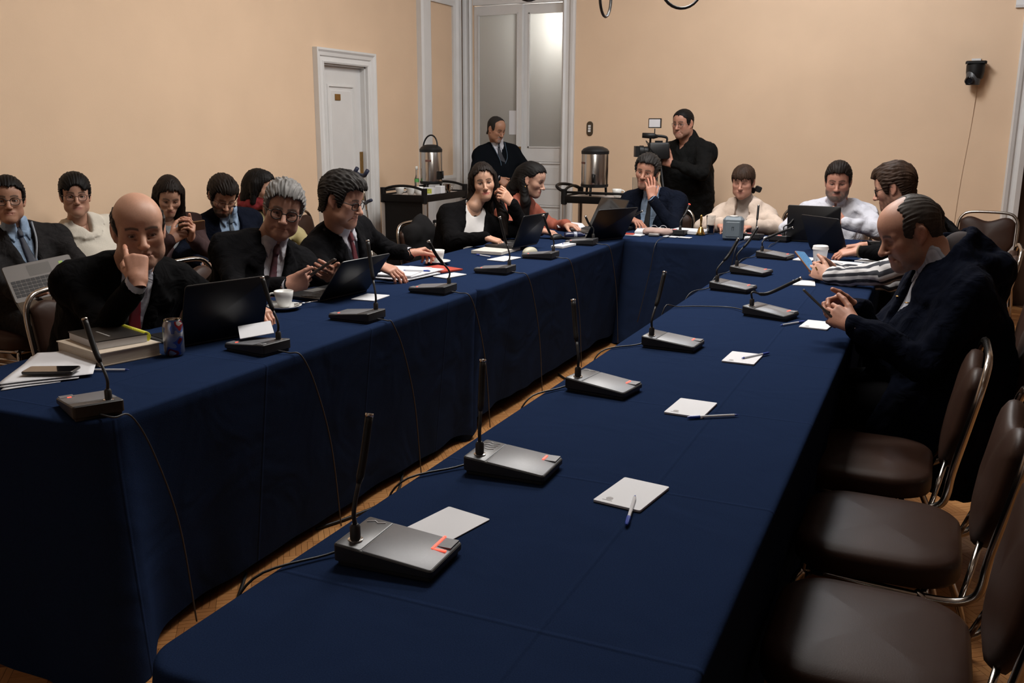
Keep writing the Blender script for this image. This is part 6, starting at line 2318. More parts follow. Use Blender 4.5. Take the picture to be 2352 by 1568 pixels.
obj_from('top', upper_garment(B, .013, inf=.006, arms=False, folds=.001, hem=.0, neck_hole=.06), mat('top_grey', (.17, .18, .19), .9, var=.2, var_scale=300), P)
obj_from('jacket', upper_garment(B, .013, inf=.018, sleeve=.018, seed=5, vneck=[(-.06, .06), (.06, .06), (.045, -.40), (-.045, -.40)]), mat('jacket_maroon', (.030, .010, .011), .85), P)
strip(P, 'scarf_end', mat('fur_brown', (.075, .034, .014), .9, var=.4, var_scale=80), [q2 for q2 in [tuple(B.neck + B.R * -.05 + B.F * .10 - B.U * .06), tuple(B.neck + B.R * -.06 + B.F * .17 - B.U * .13), tuple(B.neck + B.R * -.06 + B.F * .18 - B.U * .2)]], .03, 8)
trousers(P, B, mat('skirt_maroon', (.045, .012, .014), .9))
shoes(P, B, M_SHOE, -8)
phone(phone_pose((-3.85, 4.12, .93), (.55, .75, .1), (-.55, .45, .6)), 'phone held in both hands by the long-haired woman at the wall', case=mat('phone_amber', (.12, .06, .02), .4))

# 5 -- bearded man with glasses reading on his lap
Hc = v3(-4.00, 4.56, 1.077)
B = Body((-4.22, 4.76, .55), (-4.08, 4.66, .955), -22, sw=.36, w=.98, slump=.05)
B.set_arm(1, (-3.84, 4.20, .70), (-.2, -1, -.5))
B.set_arm(-1, (-3.78, 4.42, .70), (.1, 1, -.6))
seat_legs(B, -8)
hd = dict(skin=(.42, .235, .16), eye=.1, beard=('full', (.020, .013, .010), .95), jaw=.95, browc=(.02, .014, .01))
P = person('bearded man in a dark suit and pale blue shirt reading on his lap', B, hd, Hc, hrot(-30, 34, -4), dict(poly=HAIR_SHORT, th=.020, vol=[((0, .02, .085), (.070, .080, .055))], groove=.003),
           {1: ((-3.84, 4.20, .70), (.55, .55, -.25), (.3, -.5, .8), RELAX, (40, 15, 20)), -1: ((-3.78, 4.42, .70), (.5, -.5, -.2), (.2, .4, .9), RELAX, (40, 15, 20))}, FAR, .94, 'people along the wall', H_DKBR)
suit(P, B, M_SUIT_NAVY, M_SHIRT_BLUE, .013, mat('tie_slate', (.075, .095, .12), .6, var=.2, var_scale=200), vneck=[(-.066, .05), (.066, .05), (.075, -.10), (.060, -.38), (-.060, -.38), (-.075, -.10)],
     lapel=[([(-.062, .02), (-.13, -.075), (-.11, -.10), (-.060, -.36), (-.056, -.2), (-.07, -.06)], .008), ([(.062, .02), (.13, -.075), (.11, -.10), (.060, -.36), (.056, -.2), (.07, -.06)], .008)], seed=13)
glasses(P, hrot(-30, 34, -4), Hc, hd, (.06, .03, .02), s=.94, square=True)
lower(P, B, -8)
tag(MB().box((0, 0, .012), (.16, .12, .024)).build('blue_pouch', mat('pouch_blue', (.02, .05, .22), .6, var=.4, var_scale=120), None, loc=(-3.755, 4.295, .655), rot=(.1, .1, .4)), 'small blue pouch on the lap of the bearded suited man', 'pouch')

# 6 -- woman with a red scarf
Hc = v3(-4.10, 5.04, 1.092)
B = Body((-4.22, 5.20, .55), (-4.18, 5.08, .955), 15, sw=.33, w=.95, bust=.015)
B.set_arm(1, (-3.92, 4.98, .66), (-.3, -1, -.5))
B.set_arm(-1, (-3.90, 5.30, .66), (.0, 1, -.6))
seat_legs(B, 5)
hd = dict(skin=(.44, .25, .175), eye=.3, jaw=.88, w=.93, nose=.84, chin=.007, neck_r=.048)
st = [((-.072, -.01, .03), (-.080, .0, -.10), .026, .020), ((.072, -.01, .03), (.080, .0, -.10), .026, .020), ((0, -.08, 0), (0, -.085, -.09), .05, .05)]
P = person('woman with dark bobbed hair and a red scarf turned towards the door', B, hd, Hc, hrot(14, 12, 0), dict(poly=HAIR_LONG, th=.014, arch=.03, strands=st, dir='down', cut2=[((0, .092, -.03), (.046, .055, .08))]),
           {1: ((-3.92, 4.98, .66), (.7, .5, -.1), (0, 0, 1), RELAX, (40, 15, 20)), -1: ((-3.90, 5.30, .66), (.7, -.5, -.1), (0, 0, 1), RELAX, (40, 15, 20))}, FAR, .94, 'people along the wall', H_BLACK)
obj_from('coat', upper_garment(B, .013, inf=.022, sleeve=.022, seed=6), mat('coat_olive', (.33, .28, .14), .85, bump=.3, bump_scale=60), P)
F = Field(B.neck - .22, B.neck + .22, .009)
for k in range(14):
    a0, a1 = 2 * PI * k / 14, 2 * PI * (k + 1) / 14
    f_ = lambda a: B.neck + B.R * math.cos(a) * .085 + B.F * (math.sin(a) * .085 + .015) + B.U * (.050 + .02 * math.sin(2 * a))
    F.put(cone(f_(a0), f_(a1), .043, .043), .012)
F.put(cone(B.neck + B.F * .11 + B.R * .03, B.neck + B.F * .16 - B.U * .20, .04, .045), .02)
F.put(cone(B.neck + B.F * .09 - B.R * .05, B.neck + B.F * .14 - B.U * .14 - B.R * .06, .04, .04), .02)
F.noise(.006, 90, 3)
obj_from('scarf', F.surf(), mat('scarf_red', (.17, .009, .012), .9, bump=.4, bump_scale=150), P)
lower(P, B, 5)

# 7 -- grey-haired man with glasses and a phone
Hc = v3(-2.700, 3.474, 1.126)
B = Body((-2.98, 3.44, .55), (-2.80, 3.49, .975), -24, sw=.37, w=1.06, belly=.07)
B.set_arm(1, (-2.475, 3.175, .835), (-.2, -.8, -.8))
B.set_arm(-1, (-2.45, 3.50, .85), (.0, 1, -.7))
seat_legs(B, 0)
hd = dict(age=1, skin=(.40, .22, .16), eye=.36, bags=.35, fat=.006, browc=(.06, .05, .045), nose=1.1, jaw=1.0, neck_r=.062, lip=.35)
R7 = hrot(-50, 8, -13)
P = person('grey-haired man with round glasses and a wine-red tie holding a phone', B, hd, Hc, R7, dict(poly=HAIR_SHORT, th=.016, arch=.012, vol=[((.01, .0, .078), (.070, .088, .055))], groove=.0032, seed=4),
           {1: ((-2.475, 3.175, .835), (.60, .70, .22), (.52, -.62, -.20), [(34, 40, 20), (40, 45, 22), (46, 50, 25), (52, 55, 25)], (22, -12, 8)), -1: ((-2.455, 3.485, .845), (.45, -.75, .15), (.55, .45, -.45), GRIP, (24, -8, 10))}, NEAR, 1.03, None, H_GREY)
suit(P, B, M_SUIT_DK, M_SHIRT, .010, mat('tie_wine', (.055, .010, .018), .55, var=.5, var_scale=70), seed=21, folds=.004, tie_len=.36,
     vneck=[(-.064, .05), (.064, .05), (.058, -.08), (.022, -.36), (-.022, -.36), (-.058, -.08)],
     lapel=[([(-.060, .02), (-.135, -.075), (-.09, -.105), (-.022, -.37), (-.018, -.33), (-.052, -.06)], .010), ([(.060, .02), (.135, -.075), (.09, -.105), (.022, -.37), (.018, -.33), (.052, -.06)], .010)])
glasses(P, R7, Hc, hd, (.012, .012, .016), lens=(.0235, .0215), r=.0026, s=1.03)
lower(P, B, 0)
phone(phone_pose((-2.392, 3.318, .893), (.55, .38, .42), (-.50, -.12, .75)), 'black phone held up by the grey-haired man')

# 8 -- dark-haired man in profile with hands on the papers
Hc = v3(-2.694, 3.935, 1.141)
B = Body((-2.98, 4.16, .55), (-2.79, 4.02, .985), -5, sw=.37, w=1.06, belly=.05, slump=.04)
B.set_arm(1, (-2.455, 3.87, .835), (-.3, -1, -.4))
B.set_arm(-1, (-2.545, 4.335, .830), (.1, 1, -.6))
seat_legs(B, 0)
hd = dict(age=1, skin=(.44, .235, .165), eye=.3, bags=.3, fat=.007, browc=(.04, .03, .026), nose=1.05, neck_r=.062)
R8 = hrot(4, 16, 0)
P = person('dark-haired man in glasses and black suit seen in profile, hands on papers', B, hd, Hc, R8, dict(poly=HAIR_SHORT, th=.018, vol=[((0, .01, .080), (.072, .092, .055))], groove=.003, seed=6),
           {1: ((-2.455, 3.87, .835), (1, .10, -.28), (.1, -.25, 1), [(22, 25, 12), (24, 28, 14), (26, 30, 16), (30, 32, 18)], (42, 22, 20)), -1: ((-2.545, 4.335, .830), (.35, .95, .12), (-.35, .1, .9), GRIP, (45, 25, 25))}, NEAR, 1.04, None, H_SALT)
suit(P, B, M_SUIT_DK, M_SHIRT, .010, mat('tie_burgundy', (.11, .015, .022), .6), seed=23, folds=.004, pullover=mat('pullover_navy', (.009, .010, .017), .9))
glasses(P, R8, Hc, hd, (.010, .009, .009), lens=(.0235, .0165), r=.0024, square=True, s=1.04)
MB().lathe([(.001, 0), (.007, .002), (.001, .004)], 10, tuple(B.neck - B.U * .11 + B.R * .085 + B.F * .155)).build('lapel_pin', mat('pin_pale', (.6, .4, .35), .4), P)
lower(P, B, 0)

# 9 -- woman in a black cardigan touching her hair
Hc = v3(-2.745, 5.64, 1.138)
B = Body((-2.96, 5.56, .55), (-2.80, 5.60, .975), -36, sw=.285, w=.84, bust=.022, shrug=(-.020, -.02), arm=.95)
B.set_arm(1, (-2.555, 5.285, .815), (-.3, -.8, -.7))
B.set_arm(-1, (-2.545, 5.665, 1.0), (.6, .8, -1))
seat_legs(B, -5)
hd = dict(skin=(.50, .29, .20), eye=.55, lip=.85, lipc=(.42, .10, .09), jaw=.88, w=.93, nose=.84, chin=.007, neck_r=.046, browc=(.014, .009, .008), lash=.95, bags=.15, gaze=(4, 0))
st = [((-.072, -.01, .03), (-.088, -.02, -.12), .026, .026), ((-.088, -.02, -.12), (-.105, .02, -.24), .030, .032), ((-.105, .02, -.24), (-.10, .06, -.36), .032, .020), ((.072, -.01, .03), (.09, -.015, -.12), .026, .028), ((.09, -.015, -.12), (.105, .03, -.26), .034, .034), ((.105, .03, -.26), (.10, .08, -.38), .034, .020), ((0, -.08, 0), (0, -.09, -.24), .06, .055)]
R9 = hrot(-58, 2, 7)
P = person('young woman in a black cardigan and white top touching her long hair', B, hd, Hc, R9, dict(poly=HAIR_LONG, th=.014, arch=.035, strands=st, dir='down', cut2=[((0, .088, -.02), (.052, .06, .088))]),
           {1: ((-2.555, 5.285, .815), (.95, .25, -.25), (.1, -.1, 1), RELAX, (42, 20, 20)), -1: ((-2.545, 5.665, 1.0), (-.38, -.45, .62), (.75, -.30, .1), [(40, 45, 20), (46, 50, 24), (60, 60, 30), (66, 64, 30)], (30, 20, 20))}, MID, .99, None, H_DKBR)
obj_from('top', upper_garment(B, .012, inf=.006, arms=False, folds=.001, hem=.0, neck_hole=.060), mat('top_white', (.60, .58, .57), .85, bump=.2, bump_scale=200), P)
obj_from('cardigan', upper_garment(B, .012, inf=.019, sleeve=.018, seed=31, vneck=[(-.075, .06), (.075, .06), (.060, -.12), (.035, -.42), (-.06, -.42), (-.085, -.12)]), mat('cardigan_black', (.0042, .0040, .0045), .95, bump=.3, bump_scale=300, spec=.05, fold=.5), P)
strip(P, 'bracelet', M_BRASS, [tuple(B.arms[1][2] + unit(B.arms[1][1] - B.arms[1][2]) * .015 + v3(.03 * math.cos(t), .03 * math.sin(t) * .6, .028 * math.sin(t))) for t in [i * .5236 for i in range(13)]], .003)
trousers(P, B, M_TROU)
shoes(P, B, M_SHOE, -5)

# 10 -- woman in a rust shirt working at the mouse
Hc = v3(-2.672, 6.29, 1.125)
B = Body((-2.96, 6.34, .55), (-2.76, 6.31, .968), -6, sw=.30, w=.86, bust=.02, slump=.04, shrug=(-.015, -.015))
B.set_arm(1, (-2.445, 5.93, .80), (-.3, -1, -.6))
B.set_arm(-1, (-2.45, 6.40, .80), (.1, 1, -.6))
seat_legs(B, 0)
hd = dict(skin=(.47, .275, .20), eye=.28, lip=.8, lipc=(.36, .10, .10), jaw=.88, w=.93, nose=.84, chin=.007, neck_r=.046, browc=(.012, .009, .008), lash=1.0, bags=.35)
R10 = hrot(2, 18, 0)
st = [((0, -.09, .01), (-.02, -.11, -.12), .055, .06), ((-.02, -.11, -.12), (.0, -.12, -.25), .06, .05), ((-.065, -.035, -.02), (-.08, -.03, -.12), .03, .03), ((.06, -.04, -.03), (.07, .03, -.16), .03, .032), ((.07, .03, -.16), (.065, .07, -.30), .034, .03)]
P = person('woman in a rust-coloured shirt with long dark hair working at a laptop', B, hd, Hc, R10, dict(poly=[(-.15, .17), (.13, .17), (.13, .086), (.062, .078), (.045, .050), (.030, .030), (.010, .022), (-.02, .020), (-.035, -.01), (-.03, -.09), (-.15, -.10)], th=.010, strands=st, dir='back', groove=.0015),
           {1: ((-2.445, 5.93, .80), (.95, .0, -.10), (0, 0, 1), RELAX, (40, 20, 20)), -1: ((-2.45, 6.40, .80), (.9, -.2, -.1), (0, 0, 1), RELAX, (40, 20, 20))}, FAR, .98, None, H_BLACK)
m_rust = mat('shirt_rust', (.26, .062, .034), .8, bump=.35, bump_scale=50)
obj_from('shirt', upper_garment(B, .012, inf=.018, sleeve=.018, seed=33, folds=.006, vneck=[(-.05, .06), (.05, .06), (.008, -.10), (-.008, -.10)], neck_hole=.066,
         lapel=[([(-.05, .05), (-.11, .01), (-.09, -.06), (-.012, -.10)], .010), ([(.05, .05), (.11, .01), (.09, -.06), (.012, -.10)], .010)]), m_rust, P)
for s_ in (1,):
    ep = Hc + R10 @ (v3(.080, -.006, -.050) * .98)
    strip(P, 'earring', M_BRASS, [tuple(ep), tuple(ep + v3(0, 0, -.03)), tuple(ep + v3(0, 0, -.055))], .006)
lower(P, B, 0)

# 11 -- guard standing by the doors
Hc = v3(-3.97, 8.45, 1.468)
B = Body((-4.00, 8.56, .86), (-4.01, 8.53, 1.318), 315, sw=.335, w=.93, belly=.04)
B.set_arm(1, (-3.86, 8.27, 1.00), (-.6, -.6, -.5))
B.set_arm(-1, (-3.74, 8.34, .985), (.8, .4, -.2))
for sd, dx in ((1, -.09), (-1, .09)):
    B.set_leg(sd, (-4.0 + dx, 8.53 - .02, .47), (-4.0 + dx, 8.56, .09))
hd = dict(age=1, skin=(.34, .175, .11), eye=.1, beard=('goatee', (.20, .18, .17), .8), browc=(.03, .02, .018), fat=.004, nose=1.05)
R11 = hrot(338, 22, 0)
P = person('guard in a dark jumper and tie standing by the double door, head bowed', B, hd, Hc, R11, dict(poly=HAIR_RECEDE, th=.005, jag=.003, groove=.0012),
           {1: ((-3.86, 8.27, 1.00), (.85, .2, -.5), (.2, -.8, .4), GRIP, (40, 20, 20)), -1: ((-3.74, 8.34, .985), (-.3, -.3, -.9), (.7, -.5, .2), GRIP, (40, 20, 20))}, FAR, .95, None, H_SALT)
obj_from('jumper', upper_garment(B, .013, inf=.014, sleeve=.014, seed=41, vneck=[(-.055, .05), (.055, .05), (.006, -.15), (-.006, -.15)]), mat('jumper_navy', (.0036, .0048, .0068), .95, bump=.3, bump_scale=300, spec=.05), P)
obj_from('shirt', upper_garment(B, .013, inf=.003, arms=False, folds=.001, hem=.0, neck_hole=.056), M_SHIRT, P)
collar(P, B, M_SHIRT)
tie(P, B, mat('tie_dark', (.012, .014, .022), .6), .17)
q = lambda u, v, o: tuple(B.neck + B.R * u + B.U * v + B.F * o)
strip(P, 'lanyard', mat('lanyard_blue', (.05, .09, .14), .6), [q(-.07, .02, .06), q(-.05, -.12, .165), q(.01, -.22, .18), q(.02, -.245, .185), q(.03, -.14, .18), q(.07, .02, .06)], .003)
MB().box((0, 0, 0), (.062, .004, .085), Matrix(((B.R[0], B.F[0], B.U[0], q(.02, -.285, .19)[0]), (B.R[1], B.F[1], B.U[1], q(.02, -.285, .19)[1]), (B.R[2], B.F[2], B.U[2], q(.02, -.285, .19)[2]), (0, 0, 0, 1)))).build('badge', MATS['paper'], P)
watch(P, B, -1, m=M_CHROME)
cuff_ring(P, B, 1, M_SHIRT)
cuff_ring(P, B, -1, M_SHIRT)
lower(P, B, 310)

# 12 -- cameraman with a shoulder-high video camera
Hc = v3(-2.078, 8.25, 1.525)
B = Body((-2.02, 8.38, .86), (-2.045, 8.33, 1.365), 246, sw=.39, w=1.15, belly=.07)
B.set_arm(1, (-2.36, 8.02, 1.20), (-.6, .5, -.7))
B.set_arm(-1, (-2.085, 7.99, 1.185), (1, -.1, -.5))
for sd, dx in ((1, -.10), (-1, .10)):
    B.set_leg(sd, (-2.02 + dx, 8.36, .47), (-2.02 + dx, 8.38, .09))
hd = dict(age=1, skin=(.38, .185, .125), eye=.42, fat=.007, browc=(.02, .015, .012), bags=.3, neck_r=.066, jaw=1.05, beard=('stubble', (.12, .08, .06), .35))
R12 = hrot(252, 6, 0)
P = person('cameraman in a black jacket standing behind a video camera', B, hd, Hc, R12, dict(poly=HAIR_SHORT, th=.0055, arch=.012, groove=.0014),
           {1: ((-2.36, 8.02, 1.20), (.5, -.5, .2), (-.6, -.3, .3), GRIP, (40, 20, 20)), -1: ((-2.085, 7.99, 1.185), (-.85, -.1, .35), (.1, -.9, .15), [(30, 35, 20), (34, 40, 20), (40, 45, 22), (46, 48, 22)], (55, 0, 5))}, FAR, 1.0, None, H_BLACK)
M_JK = mat('jacket_black', (.0048, .0048, .0048), .85, bump=.4, bump_scale=45, var=.2, var_scale=40, spec=.10, fold=.5)
obj_from('jacket', upper_garment(B, .012, inf=.024, sleeve=.026, seed=43, folds=.006, hem=.20, neck_hole=.068, extra=[(cone(B.neck - B.U * .01, B.neck + B.U * .05 + B.F * .012, .082, .078), .03)],
         cuts=[(cone(B.neck + B.U * .0 + B.F * .03, B.neck + B.U * .16 + B.F * .06, .066, .068), .006), (B.prism([(-.035, .12), (.035, .12), (.004, -.10), (-.004, -.10)], .02, .3), .006)]), M_JK, P)
glasses(P, R12, Hc, hd, (.10, .08, .07), lens=(.023, .016), r=.0014, s=1.0)
lower(P, B, 246)

# 13 -- man in a navy suit resting his face on his hand
Hc = v3(-2.011, 6.95, 1.170)
B = Body((-1.99, 7.20, .55), (-1.985, 7.07, 1.01), 266, sw=.38, w=1.05, belly=.03, slump=.05, shrug=(0, .015))
B.set_arm(1, (-2.06, 6.76, .82), (-.8, .3, -.5))
B.set_arm(-1, (-1.920, 6.80, .975), (.45, -.75, -1))
seat_legs(B, 270)
hd = dict(age=1, skin=(.38, .19, .13), eye=.35, bags=.35, browc=(.02, .016, .014), nose=1.1, beard=('stubble', (.14, .10, .08), .4))
R13 = hrot(270, 6, -9)
P = person('man in a navy suit at the head table resting his face on his hand', B, hd, Hc, R13, dict(poly=HAIR_SHORT, th=.016, vol=[((0, .0, .080), (.076, .092, .052)), ((-.045, -.01, .04), (.045, .08, .06)), ((.045, -.01, .04), (.045, .08, .06))], groove=.003, seed=3),
           {1: ((-2.06, 6.76, .82), (.7, -.5, -.1), (0, 0, 1), RELAX, (40, 20, 20)), -1: ((-1.920, 6.80, .975), (-.16, .22, 1), (.45, -.80, .0), [(6, 18, 12), (6, 20, 12), (10, 24, 14), (16, 28, 16)], (34, 28, 10))}, FAR, 1.0, None, H_SALT)
suit(P, B, M_SUIT_NAVY, M_SHIRT_BLUE, .012, mat('tie_black', (.008, .008, .010), .6, var=.4, var_scale=150), vneck=[(-.066, .05), (.066, .05), (.075, -.10), (.055, -.38), (-.055, -.38), (-.075, -.10)],
     lapel=[([(-.062, .02), (-.13, -.075), (-.11, -.10), (-.055, -.36), (-.052, -.2), (-.07, -.06)], .008), ([(.062, .02), (.13, -.075), (.11, -.10), (.055, -.36), (.052, -.2), (.07, -.06)], .008)], seed=47, tie_len=.36)
watch(P, B, -1)
lower(P, B, 270)

# 14 -- woman in a cream coat
Hc = v3(-1.336, 7.20, 1.098)
B = Body((-1.32, 7.34, .55), (-1.325, 7.27, .942), 268, sw=.295, w=.90, bust=.02, belly=.02, shrug=(-.02, -.02))
B.set_arm(1, (-1.42, 6.86, .80), (-1, .2, -.3))
B.set_arm(-1, (-1.20, 6.86, .80), (1, .2, -.3))
seat_legs(B, 270)
hd = dict(skin=(.42, .215, .155), eye=.22, lip=.6, fat=.004, jaw=.92, nose=.88, chin=.005, browc=(.05, .03, .02), neck_r=.05, bags=.3)
R14 = hrot(268, 8, 0)
st = [((-.072, .0, .03), (-.082, .015, -.06), .022, .014), ((.072, .0, .03), (.082, .015, -.06), .022, .014)]
P = person('woman with a brown fringe in a cream coat at the head table', B, hd, Hc, R14, dict(poly=[(-.15, .17), (.13, .17), (.13, .036), (.062, .036), (.050, .020), (.044, -.020), (.030, -.045), (.020, -.030), (.010, .010), (-.01, .020), (-.03, .0), (-.05, -.06), (-.15, -.07)], th=.011, dir='down', jag=.006, vol=[((0, -.015, .062), (.072, .09, .058))]),
           {1: ((-1.42, 6.86, .80), (.5, -.75, -.1), (0, .1, 1), RELAX, (40, 20, 20)), -1: ((-1.20, 6.86, .80), (-.5, -.75, -.1), (0, .1, 1), RELAX, (40, 20, 20))}, FAR, .98, None, H_BROWN)
m_cream = mat('coat_cream', (.50, .40, .33), .9, bump=.6, bump_scale=70, var=.08, var_scale=30)
obj_from('turtleneck', upper_garment(B, .012, inf=.006, arms=False, folds=.001, hem=.0, neck_hole=.0505, extra=[(cone(B.neck - B.U * .02, B.neck + B.U * .045 + B.F * .02, .068, .060), .03)]), mat('knit_grey', (.34, .29, .26), .95, bump=.5, bump_scale=200), P)
obj_from('coat', upper_garment(B, .012, inf=.024, sleeve=.024, seed=51, folds=.006, vneck=[(-.062, .08), (.062, .08), (.055, -.10), (.030, -.42), (-.030, -.42), (-.055, -.10)], neck_hole=.072, cuff=.022,
         lapel=[([(-.055, .055), (-.125, .02), (-.150, -.10), (-.115, -.13), (-.03, -.36), (-.050, -.10)], .026), ([(.055, .055), (.125, .02), (.150, -.10), (.115, -.13), (.03, -.36), (.050, -.10)], .026)]), m_cream, P)
lower(P, B, 270)
mb = MB()
for sg in (-1, 1):
    mb.slab(rrect(.05, .045, .012, 3), [(.004, -.010), (0, -.004), (0, .004), (.004, .010)], Matrix.Translation((-1.255 + sg * .022, 7.265, 1.038 + sg * .004)) @ Matrix.Rotation(.35, 4, 'Y') @ Matrix.Rotation(PI / 2, 4, 'X'))
mb.build('hair_bow', M_BLACK, P, smooth=True, angle=40)

# 15 -- bearded man in a white shirt
Hc = v3(-.651, 7.10, 1.128)
B = Body((-.65, 7.28, .55), (-.655, 7.19, .965), 270, sw=.40, w=1.12, belly=.06)
B.set_arm(1, (-.735, 6.84, .845), (-1, .2, -.3))
B.set_arm(-1, (-.565, 6.85, .860), (1, .2, -.35))
seat_legs(B, 270)
hd = dict(skin=(.43, .21, .15), eye=.15, fat=.006, browc=(.03, .018, .012), beard=('full', (.10, .075, .065), .95), bags=.3, neck_r=.062, jaw=1.06)
R15 = hrot(272, 12, 0)
P = person('bearded man in a white shirt looking down at his laptop', B, hd, Hc, R15, dict(poly=HAIR_SHORT, th=.012, arch=.014, vol=[((0, .02, .085), (.062, .070, .050))], groove=.002),
           {1: ((-.735, 6.84, .845), (.75, -.35, .45), (-.2, -.8, .4), GRIP, (40, 20, 20)), -1: ((-.565, 6.85, .860), (-.75, -.25, .45), (.2, -.85, .35), GRIP, (40, 20, 20))}, FAR, 1.08, None, H_DKBR)
obj_from('shirt', upper_garment(B, .011, inf=.016, sleeve=.020, seed=53, folds=.0065, vneck=[(-.045, .06), (.045, .06), (.006, -.07), (-.006, -.07)], neck_hole=.066, cuff=.012), M_SHIRT, P)
collar(P, B, M_SHIRT, r=.070, tilt=.03)
watch(P, B, -1)
lower(P, B, 270)

# 16 -- man with brown hair and glasses typing
Hc = v3(-.235, 5.985, 1.158)
B = Body((.14, 5.98, .55), (-.08, 6.03, .99), 186, sw=.37, w=1.02, slump=.05)
B.set_arm(-1, (-.385, 5.70, .805), (.3, -1, -.4))
B.set_arm(1, (-.375, 5.93, .810), (.2, 1, -.4))
seat_legs(B, 180)
hd = dict(skin=(.45, .24, .17), eye=.3, browc=(.05, .03, .02), beard=('full', (.10, .055, .035), .55), w=1.0)
R16 = hrot(172, 18, 0)
P = person('brown-haired man with glasses in a dark sweater leaning over his laptop', B, hd, Hc, R16, dict(poly=HAIR_SHORT, th=.018, vol=[((0, .0, .085), (.072, .095, .055))], groove=.0032, seed=9),
           {-1: ((-.385, 5.70, .805), (-.95, -.10, -.15), (.1, -.3, 1), RELAX, (42, 20, 20)), 1: ((-.375, 5.93, .810), (-.95, -.25, -.1), (.1, .1, 1), RELAX, (42, 20, 20))}, MID, 1.06, None, H_BROWN)
obj_from('sweater', upper_garment(B, .012, inf=.018, sleeve=.020, seed=55, folds=.005, sleeve_end=.86), mat('sweater_black', (.0045, .0045, .0052), .95, bump=.3, bump_scale=200, spec=.05, fold=.5), P)
obj_from('shirt', upper_garment(B, .012, inf=.003, arms=False, folds=.001, hem=.0, neck_hole=.056), M_SHIRT_BLUE, P)
collar(P, B, M_SHIRT_BLUE)
glasses(P, R16, Hc, hd, (.015, .010, .008), lens=(.0245, .0185), r=.0028, s=1.06)
watch(P, B, -1, m=mat('strap_tan', (.15, .10, .05), .6))
lower(P, B, 180)

# 17 -- person in striped sleeves, hidden behind the man in the navy coat
Hc = v3(-.060, 5.02, 1.03)
B = Body((.22, 4.72, .55), (.055, 4.93, .935), 172, sw=.33, w=.92, slump=.05)
B.set_arm(-1, (-.440, 4.775, .788), (.2, -1, -.6))
B.set_arm(1, (-.430, 4.935, .800), (.2, .4, -1))
seat_legs(B, 180)
hd = dict(skin=(.46, .265, .19), eye=.2, jaw=.88, w=.93, nose=.84, chin=.007, neck_r=.047, lip=.7)
R17 = hrot(178, 26, 0)
P = person('person in black and white striped sleeves holding a lit phone over the table', B, hd, Hc, R17, dict(poly=HAIR_LONG, th=.012, arch=.03, dir='down', cut2=[((0, .09, -.02), (.05, .06, .085))]),
           {-1: ((-.440, 4.775, .788), (-.85, .32, .32), (-.1, -.9, .35), GRIP, (35, 5, 15)), 1: ((-.430, 4.935, .800), (-.85, -.32, .28), (.0, .7, .5), GRIP, (35, 5, 15))}, FAR, .95, None, H_DKBR)
ms_ = bpy.data.materials.new('striped_cotton')
ms_.use_nodes = True
nt = ms_.node_tree
b = nt.nodes['Principled BSDF']
b.inputs['Roughness'].default_value = .85
vc = _n(nt, 'ShaderNodeVertexColor')
vc.layer_name = 'Col'
sc_ = _n(nt, 'ShaderNodeSeparateColor')
rp = _n(nt, 'ShaderNodeValToRGB')
rp.color_ramp.elements[0].position = .44
rp.color_ramp.elements[0].color = (.022, .024, .034, 1)
rp.color_ramp.elements[1].position = .50
rp.color_ramp.elements[1].color = (.52, .51, .52, 1)
nt.links.new(vc.outputs[0], sc_.inputs[0])
nt.links.new(sc_.outputs[0], rp.inputs[0])
nt.links.new(rp.outputs[0], b.inputs['Base Color'])
V, Q = upper_garment(B, .008, inf=.018, sleeve=.018, seed=57, folds=.006)
# woven stripes run round the sleeves lengthwise and across the body
C = np.zeros((len(V), 3))
for i, p in enumerate(V):
    best = None
    for sd, (S_, E_, W_) in B.arms.items():
        for a_, b_ in ((S_, E_), (E_, W_)):
            ab = b_ - a_
            t = np.clip((p - a_) @ ab / (ab @ ab), 0, 1)
            d = np.linalg.norm(p - a_ - ab * t)
            if best is None or d < best[0]:
                best = (d, p - a_ - ab * t, unit(ab))
    if best[0] < .085:
        ax_ = unit(np.cross(best[2], [0, 0, 1]))
        bx_ = np.cross(best[2], ax_)
        ph_ = math.atan2(best[1] @ ax_, best[1] @ bx_) * 8
    else:
        ph_ = p[2] * 330
    wv = math.sin(ph_)
    C[i] = (.5 + .5 * wv,) * 3
obj_from('striped_shirt', (V, Q), ms_, P, C)
trousers(P, B, M_TROU)
shoes(P, B, M_SHOE, 180)
phone(phone_pose((-.565, 4.865, .838), (-.55, .45, .52), (.60, -.28, .72)), 'phone with a blue lit screen held above the long table', M_SCR_BLUE, case=mat('phone_orange', (.16, .06, .02), .4))
strip(P, 'ring', M_BRASS, [(-.50, 4.765, .815), (-.505, 4.767, .823), (-.51, 4.77, .831)], .004)

